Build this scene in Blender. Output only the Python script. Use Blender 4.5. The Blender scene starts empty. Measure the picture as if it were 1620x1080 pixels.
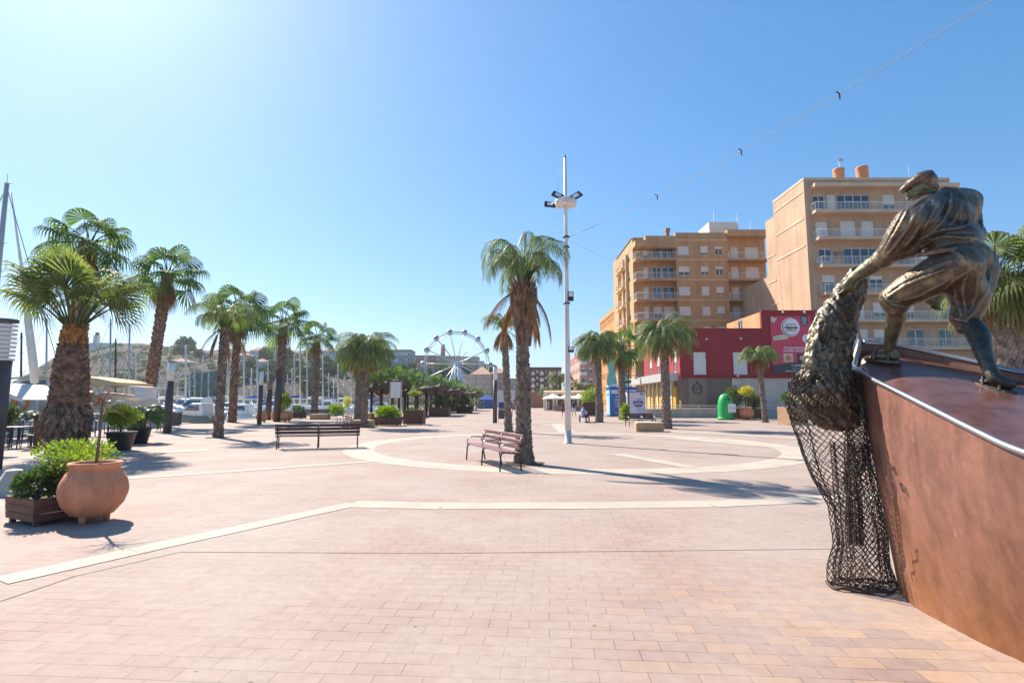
import bpy, bmesh, math, random
from mathutils import Vector, Matrix, noise
from math import sin, cos, pi, radians as R, sqrt, atan2
S = bpy.context.scene
C = S.collection
# ------------------------------------------------ camera
FPX = 860.0; TH = math.atan(94/860.0); CH = 1.65
cd = bpy.data.cameras.new('camera'); cam = bpy.data.objects.new('camera', cd); C.objects.link(cam)
cam.location = (0, 0, CH); cam.rotation_euler = (pi/2+TH, 0, 0)
cd.sensor_width = 36; cd.lens = FPX/1620*36; cd.clip_end = 4000; cd.clip_start = .05
S.camera = cam
# ------------------------------------------------ sky, sun, exposure
SUN_EL = R(43); SUN_AZ = R(-44)      # azimuth from +y towards +x
w = bpy.data.worlds.new('World'); S.world = w; w.use_nodes = True
nt = w.node_tree; bg = nt.nodes['Background']
sky = nt.nodes.new('ShaderNodeTexSky'); sky.sky_type = 'NISHITA'; sky.sun_disc = False
sky.sun_elevation = SUN_EL; sky.sun_rotation = SUN_AZ
sky.air_density = 1.1; sky.dust_density = .7; sky.ozone_density = 6.0; sky.altitude = 0
hs = nt.nodes.new('ShaderNodeHueSaturation'); hs.inputs['Saturation'].default_value = 1.25; gm = nt.nodes.new('ShaderNodeGamma'); gm.inputs[1].default_value = .7
mm = nt.nodes.new('ShaderNodeMixRGB'); mm.blend_type = 'MULTIPLY'; mm.inputs[0].default_value = 1; mm.inputs[2].default_value = (.85, 1.005, 1.13, 1)
nt.links.new(sky.outputs[0], hs.inputs['Color']); nt.links.new(hs.outputs[0], gm.inputs[0]); nt.links.new(gm.outputs[0], mm.inputs[1]); nt.links.new(mm.outputs[0], bg.inputs[0]); bg.inputs[1].default_value = .118
sd = bpy.data.lights.new('sun', 'SUN'); sd.energy = 4.6; sd.angle = R(.5); sd.color = (1, .90, .77)
so = bpy.data.objects.new('sun', sd); C.objects.link(so)
sdir = Vector((sin(SUN_AZ)*cos(SUN_EL), cos(SUN_AZ)*cos(SUN_EL), sin(SUN_EL)))
so.rotation_euler = sdir.to_track_quat('Z', 'Y').to_euler()
S.view_settings.view_transform = 'Standard'; S.view_settings.look = 'None'
S.view_settings.gamma = 1; S.view_settings.exposure = 1.12
S.cycles.max_bounces = 8; S.cycles.transparent_max_bounces = 12

# ------------------------------------------------ pixel helpers (photo pixels -> world points)
def ray(px, py):
    u = (px-810)/FPX; v = (540-py)/FPX
    return Vector((u, cos(TH)-v*sin(TH), sin(TH)+v*cos(TH)))
def G(px, py, z=0.0):
    d = ray(px, py); t = (z-CH)/d.z
    return Vector((d.x*t, d.y*t, z))
def P(px, py, Y):
    d = ray(px, py); t = Y/d.y
    return Vector((d.x*t, Y, CH+d.z*t))
def ZX(px, py, Y): p = P(px, py, Y); return p.x, p.z
def X(px, Y, py=600): return P(px, py, Y).x
def Z(py, Y): return P(810, py, Y).z

# ------------------------------------------------ mesh builder
class MB:
    def __init__(s): s.v = []; s.f = []; s.sm = []
    def add(s, vs, fs, smooth=False):
        o = len(s.v); s.v += [tuple(q) for q in vs]; s.f += [tuple(i+o for i in f) for f in fs]; s.sm += [smooth]*len(fs); return s
    def box(s, x0, x1, y0, y1, z0, z1):
        vs = [(x, y, z) for z in (z0, z1) for y in (y0, y1) for x in (x0, x1)]
        return s.add(vs, [(0,2,3,1),(4,5,7,6),(0,1,5,4),(2,6,7,3),(0,4,6,2),(1,3,7,5)])
    def obox(s, c, ax, ay, az):   # oriented box, half axes
        c = Vector(c); ax = Vector(ax); ay = Vector(ay); az = Vector(az)
        vs = [c+ax*i+ay*j+az*k for k in (-1,1) for j in (-1,1) for i in (-1,1)]
        return s.add(vs, [(0,2,3,1),(4,5,7,6),(0,1,5,4),(2,6,7,3),(0,4,6,2),(1,3,7,5)])
    def tube(s, pts, rs, n=8, cap=True, smooth=True):
        pts = [Vector(p) for p in pts]
        if not hasattr(rs, '__len__'): rs = [rs]*len(pts)
        vs = []; t0 = (pts[1]-pts[0]).normalized()
        up = Vector((0,0,1)) if abs(t0.z) < .9 else Vector((1,0,0))
        a = t0.cross(up).normalized()
        for i, p in enumerate(pts):
            t = (pts[min(i+1, len(pts)-1)]-pts[max(i-1, 0)]).normalized()
            a = (a-t*a.dot(t)).normalized(); b = t.cross(a)
            for k in range(n):
                th = 2*pi*k/n; vs.append(p+(a*cos(th)+b*sin(th))*rs[i])
        fs = [(i*n+k, i*n+(k+1)%n, (i+1)*n+(k+1)%n, (i+1)*n+k) for i in range(len(pts)-1) for k in range(n)]
        s.add(vs, fs, smooth)
        if cap: 
            o = len(s.v)-len(vs); m = len(pts)-1
            s.f += [tuple(o+k for k in range(n))[::-1], tuple(o+m*n+k for k in range(n))]; s.sm += [False, False]
        return s
    def lathe(s, c, prof, n=24, smooth=True):
        vs = [(c[0]+r*cos(2*pi*k/n), c[1]+r*sin(2*pi*k/n), c[2]+z) for r, z in prof for k in range(n)]
        fs = [(i*n+k, i*n+(k+1)%n, (i+1)*n+(k+1)%n, (i+1)*n+k) for i in range(len(prof)-1) for k in range(n)]
        return s.add(vs, fs, smooth)
    def ball(s, c, r, n=10, m=7):
        if not hasattr(r, '__len__'): r = (r, r, r)
        vs = [(c[0], c[1], c[2]-r[2])]
        for i in range(1, m):
            ph = -pi/2+pi*i/m
            for k in range(n): vs.append((c[0]+r[0]*cos(ph)*cos(2*pi*k/n), c[1]+r[1]*cos(ph)*sin(2*pi*k/n), c[2]+r[2]*sin(ph)))
        vs.append((c[0], c[1], c[2]+r[2])); L = len(vs)-1
        fs = [(0, 1+(k+1)%n, 1+k) for k in range(n)]
        for i in range(m-2): fs += [(1+i*n+k, 1+i*n+(k+1)%n, 1+(i+1)*n+(k+1)%n, 1+(i+1)*n+k) for k in range(n)]
        b = 1+(m-2)*n; fs += [(b+k, b+(k+1)%n, L) for k in range(n)]
        return s.add(vs, fs, True)
    def prism(s, poly, z0, z1):
        n = len(poly); vs = [(x, y, z0) for x, y in poly]+[(x, y, z1) for x, y in poly]
        return s.add(vs, [tuple(range(n))[::-1], tuple(range(n, 2*n))]+[(i, (i+1)%n, n+(i+1)%n, n+i) for i in range(n)])
    def mesh(s, name):
        me = bpy.data.meshes.new(name); me.from_pydata(s.v, [], s.f); me.polygons.foreach_set('use_smooth', s.sm); me.update(); return me
    def build(s, name, m, parent=None, loc=None, rz=0, bevel=0):
        me = s.mesh(name); o = bpy.data.objects.new(name, me); C.objects.link(o)
        if m: me.materials.append(m)
        if parent: o.parent = parent
        if loc is not None: o.location = loc
        if rz: o.rotation_euler = (0, 0, rz)
        if bevel:
            b = o.modifiers.new('b', 'BEVEL'); b.width = bevel; b.segments = 2; b.limit_method = 'ANGLE'
        return o
def empty(name, loc=(0,0,0), rz=0):
    o = bpy.data.objects.new(name, None); C.objects.link(o); o.location = loc; o.rotation_euler = (0,0,rz); o.empty_display_size = .2; return o
def tag(o, label=None, cat=None, group=None, kind=None):
    if label: o['label'] = label
    if cat: o['category'] = cat
    if group: o['group'] = group
    if kind: o['kind'] = kind
    return o
def thing(name, loc, label, cat, group=None, rz=0): return tag(empty(name, loc, rz), label, cat, group)
def copy_tree(o, parent=None):
    c = o.copy(); C.objects.link(c)
    if parent: c.parent = parent
    for ch in list(o.children): copy_tree(ch, c)
    return c
def text(s, size, m, parent, loc, rot=(pi/2,0,0), name='lettering', ext=.004, bold=0, align='CENTER', shear=0):
    cu = bpy.data.curves.new(name, 'FONT'); cu.body = s; cu.size = size; cu.extrude = ext; cu.align_x = align; cu.align_y = 'CENTER'; cu.offset = bold; cu.shear = shear; cu.resolution_u = 3
    t = bpy.data.objects.new('tmp', cu); C.objects.link(t)
    dg = bpy.context.evaluated_depsgraph_get(); me = bpy.data.meshes.new_from_object(t.evaluated_get(dg)); me.name = name
    bpy.data.objects.remove(t); bpy.data.curves.remove(cu)
    me.materials.clear(); me.materials.append(m)
    o = bpy.data.objects.new(name, me); C.objects.link(o); o.parent = parent; o.location = loc; o.rotation_euler = rot; return o

# ------------------------------------------------ materials
def nodes(name):
    m = bpy.data.materials.new(name); m.use_nodes = True; return m, m.node_tree, m.node_tree.nodes['Principled BSDF']
def hexc(r, g, b): return (r, g, b, 1)
def mat(name, c, rough=.6, metal=0, var=.12, scale=6, bump=0, bscale=30, c2=None, transl=0, spec=.5, coord='Object', detail=4, emit=0, stretch=None, isl=0, streak=0):
    m, t, b = nodes(name); L = t.links.new
    tc = t.nodes.new('ShaderNodeTexCoord'); src = tc.outputs[coord]
    if stretch:
        mp = t.nodes.new('ShaderNodeMapping'); mp.inputs['Scale'].default_value = stretch; L(src, mp.inputs[0]); src = mp.outputs[0]
    n = t.nodes.new('ShaderNodeTexNoise'); n.inputs['Scale'].default_value = scale; n.inputs['Detail'].default_value = detail; L(src, n.inputs['Vector'])
    r = t.nodes.new('ShaderNodeValToRGB'); L(n.outputs['Fac'], r.inputs[0])
    c2 = c2 or tuple(x*(1-2*var) for x in c[:3])
    r.color_ramp.elements[0].position = .3; r.color_ramp.elements[1].position = .7
    r.color_ramp.elements[0].color = (*c2[:3], 1); r.color_ramp.elements[1].color = (*[min(1, x*(1+var*.6)) for x in c[:3]], 1)
    if streak:
        ms = t.nodes.new('ShaderNodeMapping'); ms.inputs['Scale'].default_value = (1,1,.09); L(tc.outputs[coord], ms.inputs[0])
        ns = t.nodes.new('ShaderNodeTexNoise'); ns.inputs['Scale'].default_value = streak; ns.inputs['Detail'].default_value = 8; ns.inputs['Roughness'].default_value = .7; L(ms.outputs[0], ns.inputs['Vector'])
        rs = t.nodes.new('ShaderNodeValToRGB'); L(ns.outputs['Fac'], rs.inputs[0]); rs.color_ramp.elements[0].position = .33; rs.color_ramp.elements[1].position = .58; rs.color_ramp.elements[0].color = (.74,.72,.70,1); rs.color_ramp.elements[1].color = (1,1,1,1)
        mm_ = t.nodes.new('ShaderNodeMixRGB'); mm_.blend_type = 'MULTIPLY'; mm_.inputs[0].default_value = 1; L(r.outputs[0], mm_.inputs[1]); L(rs.outputs[0], mm_.inputs[2]); r = mm_
    if isl:
        gg = t.nodes.new('ShaderNodeNewGeometry'); mr = t.nodes.new('ShaderNodeMapRange'); L(gg.outputs['Random Per Island'], mr.inputs[0]); mr.inputs[3].default_value = 1-isl; mr.inputs[4].default_value = 1+isl
        vm = t.nodes.new('ShaderNodeVectorMath'); vm.operation = 'SCALE'; L(r.outputs[0], vm.inputs[0]); L(mr.outputs[0], vm.inputs['Scale']); base = vm.outputs[0]
    else: base = r.outputs[0]
    L(base, b.inputs['Base Color'])
    b.inputs['Roughness'].default_value = rough; b.inputs['Metallic'].default_value = metal; b.inputs['Specular IOR Level'].default_value = spec
    if bump:
        n2 = t.nodes.new('ShaderNodeTexNoise'); n2.inputs['Scale'].default_value = bscale; n2.inputs['Detail'].default_value = 5; L(src, n2.inputs['Vector'])
        bp = t.nodes.new('ShaderNodeBump'); bp.inputs['Strength'].default_value = bump; bp.inputs['Distance'].default_value = .02; L(n2.outputs['Fac'], bp.inputs['Height']); L(bp.outputs[0], b.inputs['Normal'])
    if transl:
        tr = t.nodes.new('ShaderNodeBsdfTranslucent'); mx = t.nodes.new('ShaderNodeMixShader'); mx.inputs[0].default_value = transl
        cm = t.nodes.new('ShaderNodeMixRGB'); cm.blend_type = 'MULTIPLY'; cm.inputs[0].default_value = 1; cm.inputs[2].default_value = (1.5, 1.6, .7, 1)
        L(base, cm.inputs[1]); L(cm.outputs[0], tr.inputs[0])
        L(b.outputs[0], mx.inputs[1]); L(tr.outputs[0], mx.inputs[2]); L(mx.outputs[0], t.nodes['Material Output'].inputs[0])
    if emit: b.inputs['Emission Color'].default_value = (*c[:3], 1); b.inputs['Emission Strength'].default_value = emit
    return m
M = {}
def mk(k, *a, **kw): M[k] = mat(k, *a, **kw)
mk('leaf_butia', (.19,.235,.10), .5, c2=(.09,.13,.06), scale=1.2, transl=.38, spec=.3, isl=0.35)
mk('leaf_fan', (.12,.19,.055), .7, c2=(.055,.11,.035), scale=1.5, transl=.38, spec=.2, isl=0.3)
mk('leaf_big', (.19,.215,.09), .6, c2=(.085,.12,.045), scale=1.3, transl=.45, spec=.2, isl=0.25)
mk('leaf_dry', (.34,.20,.10), .8, c2=(.22,.11,.06), scale=3, transl=.2, isl=0.35)
mk('leaf_bush', (.10,.15,.05), .45, c2=(.035,.075,.02), scale=4, transl=.3, isl=0.4)
mk('leaf_lime', (.29,.34,.05), .45, c2=(.13,.24,.02), scale=4, transl=.35, isl=0.35)
mk('leaf_yellow', (.60,.52,.04), .5, c2=(.36,.36,.03), scale=4, transl=.3, isl=0.25)
mk('leaf_olive', (.13,.16,.05), .6, c2=(.05,.07,.025), scale=4, transl=.25, isl=0.4)
mk('leaf_pine', (.09,.13,.06), .8, c2=(.045,.075,.035), scale=.6, transl=.25, spec=.1, isl=0.4)
mk('trunk', (.30,.23,.18), .9, c2=(.15,.11,.09), scale=5, bump=.8, bscale=25, isl=0.35)
mk('trunk_red', (.34,.19,.12), .9, c2=(.15,.085,.06), scale=5, bump=.8, bscale=25, isl=0.35)
mk('trunk_dark', (.27,.165,.11), .95, c2=(.12,.07,.05), scale=4, bump=.8, bscale=20, isl=0.5)
mk('fibre', (.48,.22,.06), .9, c2=(.25,.10,.04), scale=8, bump=.5, isl=0.4)
mk('bark', (.16,.12,.09), .9, bump=.5)
mk('terracotta', (.72,.30,.15), .8, c2=(.58,.23,.12), scale=3, bump=.35, bscale=25, detail=8, streak=6)
mk('soil', (.10,.07,.05), .95, bump=.6)
mk('wood_box', (.20,.10,.065), .75, c2=(.11,.05,.035), scale=3, stretch=(1,1,12), bump=.4, bscale=12, streak=5)
mk('wood_light', (.50,.32,.18), .75, c2=(.36,.21,.12), scale=3, stretch=(1,1,10), bump=.3, bscale=12)
mk('wood_dark', (.09,.045,.035), .6, c2=(.05,.025,.02), scale=4, stretch=(1,1,14), bump=.3)
mk('slat_brown', (.11,.05,.045), .5, c2=(.07,.03,.028), scale=3, bump=.15)
mk('slat_mauve', (.30,.16,.16), .45, c2=(.22,.11,.11), scale=3, bump=.15)
mk('bench_iron', (.05,.045,.045), .4, metal=.3, var=.1)
mk('white_paint', (.78,.76,.73), .5, c2=(.66,.63,.60), scale=2, bump=.05, streak=6)
mk('white_gloss', (.80,.80,.79), .25, c2=(.72,.72,.71), scale=1)
mk('cream', (.72,.62,.46), .6, c2=(.64,.54,.40), scale=1)
mk('canvas', (.78,.73,.66), .85, c2=(.70,.65,.58), scale=2)
mk('dark_metal', (.045,.04,.045), .5, metal=.3)
mk('pillar', (.105,.085,.085), .6, c2=(.07,.055,.055), scale=4, bump=.1)
mk('steel', (.55,.56,.58), .3, metal=.9, var=.05)
mk('alu', (.50,.48,.46), .5, metal=.1, var=.06)
mk('lamp_glass', (.80,.78,.75), .3, var=.03)
mk('glass', (.03,.04,.055), .06, var=.1, scale=.5, spec=.9)
mk('glass_blue', (.04,.10,.20), .08, var=.2, scale=.5, spec=.9)
mk('shutter', (.74,.70,.64), .6, c2=(.66,.62,.56), scale=.8)
mk('win_frame', (.80,.79,.76), .5, var=.05)
mk('ochre', (.54,.34,.165), .85, c2=(.46,.285,.135), scale=.35, bump=.1, bscale=8, detail=8, streak=1.2)
mk('ochre_trim', (.66,.46,.25), .85, c2=(.58,.38,.19), scale=.5)
mk('tan', (.52,.36,.235), .85, c2=(.46,.31,.20), scale=.3, bump=.1, bscale=8, detail=8, streak=1)
mk('tan_trim', (.64,.48,.32), .85, c2=(.56,.40,.26), scale=.5)
mk('red_wall', (.33,.026,.032), .7, c2=(.28,.02,.026), scale=.3, bump=.06, detail=7, streak=1.2)
mk('orange_wall', (.62,.30,.10), .85, c2=(.54,.25,.08), scale=.4, streak=1)
mk('umber_panel', (.20,.14,.105), .6, c2=(.17,.12,.09), scale=.3, streak=1.2)
mk('umber_panel_light', (.26,.19,.145), .6, c2=(.23,.165,.125), scale=.3)
mk('stone_white', (.66,.56,.46), .7, c2=(.58,.48,.39), scale=.6, bump=.1, streak=1.5)
mk('pink_sign', (.62,.05,.10), .5, var=.06)
mk('dark_sign', (.05,.05,.06), .5)
mk('sign_white', (.80,.78,.78), .5, var=.04)
mk('navy', (.03,.035,.12), .5)
mk('kiosk_blue', (.01,.17,.48), .35, c2=(.01,.13,.40), scale=1)
mk('kiosk_sky', (.25,.52,.72), .4, c2=(.38,.62,.78), scale=1.5)
mk('kiosk_white', (.70,.66,.74), .4, c2=(.62,.58,.68), scale=1)
mk('purple', (.10,.06,.32), .5)
mk('bin_green', (.03,.42,.10), .35, c2=(.02,.36,.08), scale=2)
mk('red', (.55,.05,.03), .5)
mk('orange', (.75,.20,.03), .5)
mk('tank', (.66,.28,.12), .7)
mk('blue', (.03,.10,.42), .5)
mk('teal', (.10,.42,.42), .7, c2=(.20,.55,.52), scale=3)
mk('yellow_panel', (.62,.36,.03), .6)
mk('pergola', (.13,.09,.07), .85, c2=(.075,.05,.04), scale=3)
mk('hull_grey', (.20,.24,.22), .35)
mk('deck_hull_white', (.82,.82,.80), .25, var=.05)
mk('sail_cover', (.10,.16,.36), .8)
mk('wheel', (.62,.68,.68), .4, metal=.2, var=.05)
mk('brick_far', (.36,.20,.13), .9, c2=(.28,.15,.10), scale=.1, streak=0.5)
mk('beige_far', (.52,.42,.32), .9, c2=(.46,.36,.27), scale=.1, streak=0.5)
mk('pink_far', (.58,.36,.30), .9, c2=(.5,.3,.25), scale=.1, streak=0.5)
mk('grey_far', (.30,.32,.36), .8, c2=(.24,.26,.3), scale=.1)
mk('white_far', (.72,.70,.66), .9, scale=.2)
mk('dark_far', (.16,.10,.08), .9, c2=(.12,.075,.06), scale=.15)
mk('roof_tile', (.42,.24,.17), .9, c2=(.33,.18,.13), scale=.5)
mk('skin', (.42,.25,.17), .6)
mk('cloth_maroon', (.20,.04,.05), .9); mk('cloth_navy', (.04,.05,.14), .9); mk('cloth_sky', (.25,.42,.75), .9); mk('cloth_grey', (.32,.29,.27), .9); mk('cloth_white', (.70,.68,.66), .9)
mk('hair', (.06,.04,.03), .9)
mk('concrete', (.50,.46,.40), .85, c2=(.42,.38,.33), scale=.8, bump=.15, detail=8, streak=1.5)
mk('cream_stripe', (.44,.385,.315), .85, c2=(.37,.32,.26), scale=1.2, bump=.15, bscale=14, detail=8)
mk('joint', (.10,.08,.07), .95)
mk('net_rope', (.10,.075,.055), .8, c2=(.045,.035,.03), scale=12)

def xyz(t, src):
    s = t.nodes.new('ShaderNodeSeparateXYZ'); t.links.new(src, s.inputs[0]); return s
def ramp(t, fac, stops):
    r = t.nodes.new('ShaderNodeValToRGB'); cr = r.color_ramp
    while len(cr.elements) < len(stops): cr.elements.new(.5)
    for e, (p, c) in zip(cr.elements, stops): e.position = p; e.color = (*c, 1) if len(c) == 3 else c
    t.links.new(fac, r.inputs[0]); return r.outputs[0]
def tnoise(t, src, scale, detail=4, rough=.5):
    n = t.nodes.new('ShaderNodeTexNoise'); n.inputs['Scale'].default_value = scale; n.inputs['Detail'].default_value = detail; n.inputs['Roughness'].default_value = rough
    t.links.new(src, n.inputs['Vector']); return n.outputs['Fac']
def tmix(t, fac, a, b, mode='MIX'):
    m = t.nodes.new('ShaderNodeMixRGB'); m.blend_type = mode
    for i, q in enumerate((fac, a, b)):
        if isinstance(q, (int, float)): m.inputs[i].default_value = q
        elif isinstance(q, tuple): m.inputs[i].default_value = (*q, 1)
        else: t.links.new(q, m.inputs[i])
    return m.outputs[0]
def paving():
    m, t, b = nodes('paving'); L = t.links.new
    tc = t.nodes.new('ShaderNodeTexCoord'); o = tc.outputs['Object']
    mp = t.nodes.new('ShaderNodeMapping'); mp.inputs['Rotation'].default_value = (0, 0, R(4)); L(o, mp.inputs[0]); v = mp.outputs[0]
    # slight waviness of the courses
    nz = t.nodes.new('ShaderNodeTexNoise'); nz.inputs['Scale'].default_value = .7; L(v, nz.inputs['Vector'])
    vm = t.nodes.new('ShaderNodeVectorMath'); vm.operation = 'SCALE'; vm.inputs['Scale'].default_value = .04; L(nz.outputs['Color'], vm.inputs[0])
    va = t.nodes.new('ShaderNodeVectorMath'); va.operation = 'ADD'; L(v, va.inputs[0]); L(vm.outputs[0], va.inputs[1]); v = va.outputs[0]
    def brick(c1, c2, bias=0):
        k = t.nodes.new('ShaderNodeTexBrick'); L(v, k.inputs['Vector']); k.inputs['Color1'].default_value = (*c1, 1); k.inputs['Color2'].default_value = (*c2, 1)
        k.inputs['Scale'].default_value = 1; k.inputs['Brick Width'].default_value = .30; k.inputs['Row Height'].default_value = .15; k.inputs['Mortar Size'].default_value = .0026
        k.inputs['Mortar Smooth'].default_value = .3; k.inputs['Bias'].default_value = bias; k.offset = .5; return k
    k1 = brick((.325,.213,.18), (.35,.243,.205)); k2 = brick((.42,.26,.155), (.23,.155,.145)); k3 = brick((.30,.245,.215), (.38,.285,.24))
    # different random per brick comes from offset vectors of a voronoi-free noise
    big = tnoise(t, o, .35, 3); med = tnoise(t, o, 1.6, 4)
    f1 = ramp(t, big, [(.42, (0,0,0)), (.62, (1,1,1))])
    col = tmix(t, f1, k1.outputs[0], k3.outputs[0])
    # strong varied bricks close to the boat
    s = xyz(t, o)
    g = t.nodes.new('ShaderNodeVectorMath'); g.operation = 'DISTANCE'; L(o, g.inputs[0]); g.inputs[1].default_value = (2.6, 3.9, 0)
    prox = ramp(t, g.outputs['Value'], [(.0, (1,1,1)), (1, (0,0,0))])
    mr = t.nodes.new('ShaderNodeMapRange'); L(g.outputs['Value'], mr.inputs[0]); mr.inputs[1].default_value = .6; mr.inputs[2].default_value = 3.0; mr.inputs[3].default_value = .85; mr.inputs[4].default_value = 0
    col = tmix(t, mr.outputs[0], col, k2.outputs[0])
    # dusty bleaching and dirt
    dust = ramp(t, tnoise(t, o, .5, 8, .7), [(.32, (0,0,0)), (.62, (.85,.85,.85))])
    col = tmix(t, dust, col, (.395,.325,.285))
    st = ramp(t, tnoise(t, o, 9, 8, .7), [(.3, (.80,.78,.76)), (.6, (1,1,1))])
    col = tmix(t, .7, col, st, 'MULTIPLY')
    sp = t.nodes.new('ShaderNodeTexVoronoi'); sp.inputs['Scale'].default_value = 2.2; L(o, sp.inputs['Vector'])
    spots = ramp(t, sp.outputs['Distance'], [(.025, (.35,.3,.28)), (.045, (1,1,1))]); col = tmix(t, .7, col, spots, 'MULTIPLY')
    mr2 = t.nodes.new('ShaderNodeMapRange'); L(g.outputs['Value'], mr2.inputs[0]); mr2.inputs[1].default_value = 1; mr2.inputs[2].default_value = 6; mr2.inputs[3].default_value = 1; mr2.inputs[4].default_value = .22
    mo0 = t.nodes.new('ShaderNodeMath'); mo0.operation = 'MULTIPLY'; L(k1.outputs['Fac'], mo0.inputs[0]); L(mr2.outputs[0], mo0.inputs[1])
    mo = t.nodes.new('ShaderNodeMath'); mo.operation = 'MULTIPLY'; L(mo0.outputs[0], mo.inputs[0])
    L(ramp(t, med, [(.45, (.0,.0,.0)), (.7, (.7,.7,.7))]), mo.inputs[1])
    col = tmix(t, mo.outputs[0], col, (.20,.125,.10))
    L(col, b.inputs['Base Color']); b.inputs['Roughness'].default_value = .82; b.inputs['Specular IOR Level'].default_value = .3
    h = tmix(t, .75, tnoise(t, o, 45, 5), k1.outputs['Fac'], 'SUBTRACT'); bp = t.nodes.new('ShaderNodeBump'); bp.inputs['Strength'].default_value = .2; bp.inputs['Distance'].default_value = .006
    L(h, bp.inputs['Height']); L(bp.outputs[0], b.inputs['Normal']); return m
M['paving'] = paving()
def rust(name, top, bot, rough, metal, zlo, zhi, scr=1):
    m, t, b = nodes(name); L = t.links.new; o = t.nodes.new('ShaderNodeTexCoord').outputs['Object']; s = xyz(t, o)
    mp = t.nodes.new('ShaderNodeMapping'); mp.inputs['Scale'].default_value = (1.6,1.6,.8); L(o, mp.inputs[0])
    n1 = tnoise(t, mp.outputs[0], 2.2, 8, .6); n2 = tnoise(t, o, 14, 6, .7)
    mr = t.nodes.new('ShaderNodeMapRange'); L(s.outputs[2], mr.inputs[0]); mr.inputs[1].default_value = zhi; mr.inputs[2].default_value = zlo
    ad = t.nodes.new('ShaderNodeMath'); ad.operation = 'ADD'; L(mr.outputs[0], ad.inputs[0]); m2 = t.nodes.new('ShaderNodeMath'); m2.operation = 'MULTIPLY_ADD'; L(n1, m2.inputs[0]); m2.inputs[1].default_value = 1.6; m2.inputs[2].default_value = -.8; L(m2.outputs[0], ad.inputs[1])
    c = tmix(t, ad.outputs[0], top, bot)
    c = tmix(t, ramp(t, n1, [(.38, (0,0,0)), (.62, (.8,.8,.8))]), c, tuple(x*1.75 for x in top))
    mp3 = t.nodes.new('ShaderNodeMapping'); mp3.inputs['Scale'].default_value = (7,7,.7); L(o, mp3.inputs[0]); c = tmix(t, .75, c, ramp(t, tnoise(t, mp3.outputs[0], 1.3, 7, .65), [(.32, (.72,.68,.70)), (.52, (1,1,1)), (.75, (1.15,1.06,1.0))]), 'MULTIPLY')
    c = tmix(t, .6, c, ramp(t, n2, [(.3, (.62,.58,.58)), (.65, (1.0,1.0,1.0))]), 'MULTIPLY')
    # scratches and pale drips
    mp2 = t.nodes.new('ShaderNodeMapping'); mp2.inputs['Scale'].default_value = (6,6,2.2); mp2.inputs['Rotation'].default_value = (.3,.5,0); L(o, mp2.inputs[0])
    sc = ramp(t, tnoise(t, mp2.outputs[0], 3.1, 2), [(.70, (0,0,0)), (.76, (.22*scr,)*3)])
    c = tmix(t, sc, c, (.50,.36,.28))
    L(c, b.inputs['Base Color']); b.inputs['Roughness'].default_value = rough; b.inputs['Metallic'].default_value = metal
    rr = t.nodes.new('ShaderNodeMapRange'); L(n2, rr.inputs[0]); rr.inputs[3].default_value = rough-.12; rr.inputs[4].default_value = rough+.15; L(rr.outputs[0], b.inputs['Roughness'])
    bp = t.nodes.new('ShaderNodeBump'); bp.inputs['Strength'].default_value = .15; bp.inputs['Distance'].default_value = .01; L(n2, bp.inputs['Height']); L(bp.outputs[0], b.inputs['Normal']); return m
M['rust'] = rust('rust', (.18,.085,.062), (.37,.15,.05), .48, .08, 0, 1.1)
M['rust_deck'] = rust('rust_deck', (.13,.062,.052), (.14,.065,.05), .30, .2, 0, 3, .3)
def bronze(name, base, hi, holes=False):
    m, t, b = nodes(name); L = t.links.new; o = t.nodes.new('ShaderNodeTexCoord').outputs['Object']
    g = t.nodes.new('ShaderNodeNewGeometry')
    n = tnoise(t, o, 6, 7, .65); c = ramp(t, n, [(.3, tuple(x*.45 for x in base)), (.52, base), (.72, hi)])
    c = tmix(t, ramp(t, g.outputs['Pointiness'], [(.50, (0,0,0)), (.60, (1,1,1))]), c, hi)  # raised edges lightened in the colour, as painted highlights
    c = tmix(t, ramp(t, g.outputs['Pointiness'], [(.40, (1,1,1)), (.49, (0,0,0))]), c, tuple(x*.22 for x in base))  # creases darkened in the colour, as painted shade
    c = tmix(t, ramp(t, tnoise(t, o, 2.6, 4), [(.5, (0,0,0)), (.72, (.3,.3,.3))]), c, (.14,.15,.10))
    if holes:
        vo = t.nodes.new('ShaderNodeTexVoronoi'); vo.inputs['Scale'].default_value = 26; vo.inputs['Randomness'].default_value = 1; L(o, vo.inputs['Vector'])
        c = tmix(t, tmix(t, ramp(t, tnoise(t, o, 7, 3), [(.46, (0,0,0)), (.56, (1,1,1))]), (0,0,0), ramp(t, vo.outputs['Distance'], [(.20, (1,1,1)), (.30, (0,0,0))])), c, (.008,.006,.005))
        v2 = t.nodes.new('ShaderNodeTexVoronoi'); v2.inputs['Scale'].default_value = 11; L(o, v2.inputs['Vector']); c = tmix(t, ramp(t, v2.outputs['Distance'], [(.03, (1,1,1)), (.06, (0,0,0))]), c, (.42,.38,.30))
    L(c, b.inputs['Base Color']); b.inputs['Metallic'].default_value = .55; b.inputs['Roughness'].default_value = .42
    bp = t.nodes.new('ShaderNodeBump'); bp.inputs['Strength'].default_value = .5; bp.inputs['Distance'].default_value = .006; L(tnoise(t, o, 55, 6, .7), bp.inputs['Height']); L(bp.outputs[0], b.inputs['Normal']); return m
M['bronze'] = bronze('bronze', (.115,.082,.055), (.36,.275,.19)); M['bronze_net'] = bronze('bronze_net', (.085,.065,.045), (.25,.20,.14), True)
M['bronze_green'] = bronze('bronze_green', (.105,.10,.06), (.28,.26,.16))
M['bronze_dark'] = bronze('bronze_dark', (.05,.045,.04), (.13,.11,.09))
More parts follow.
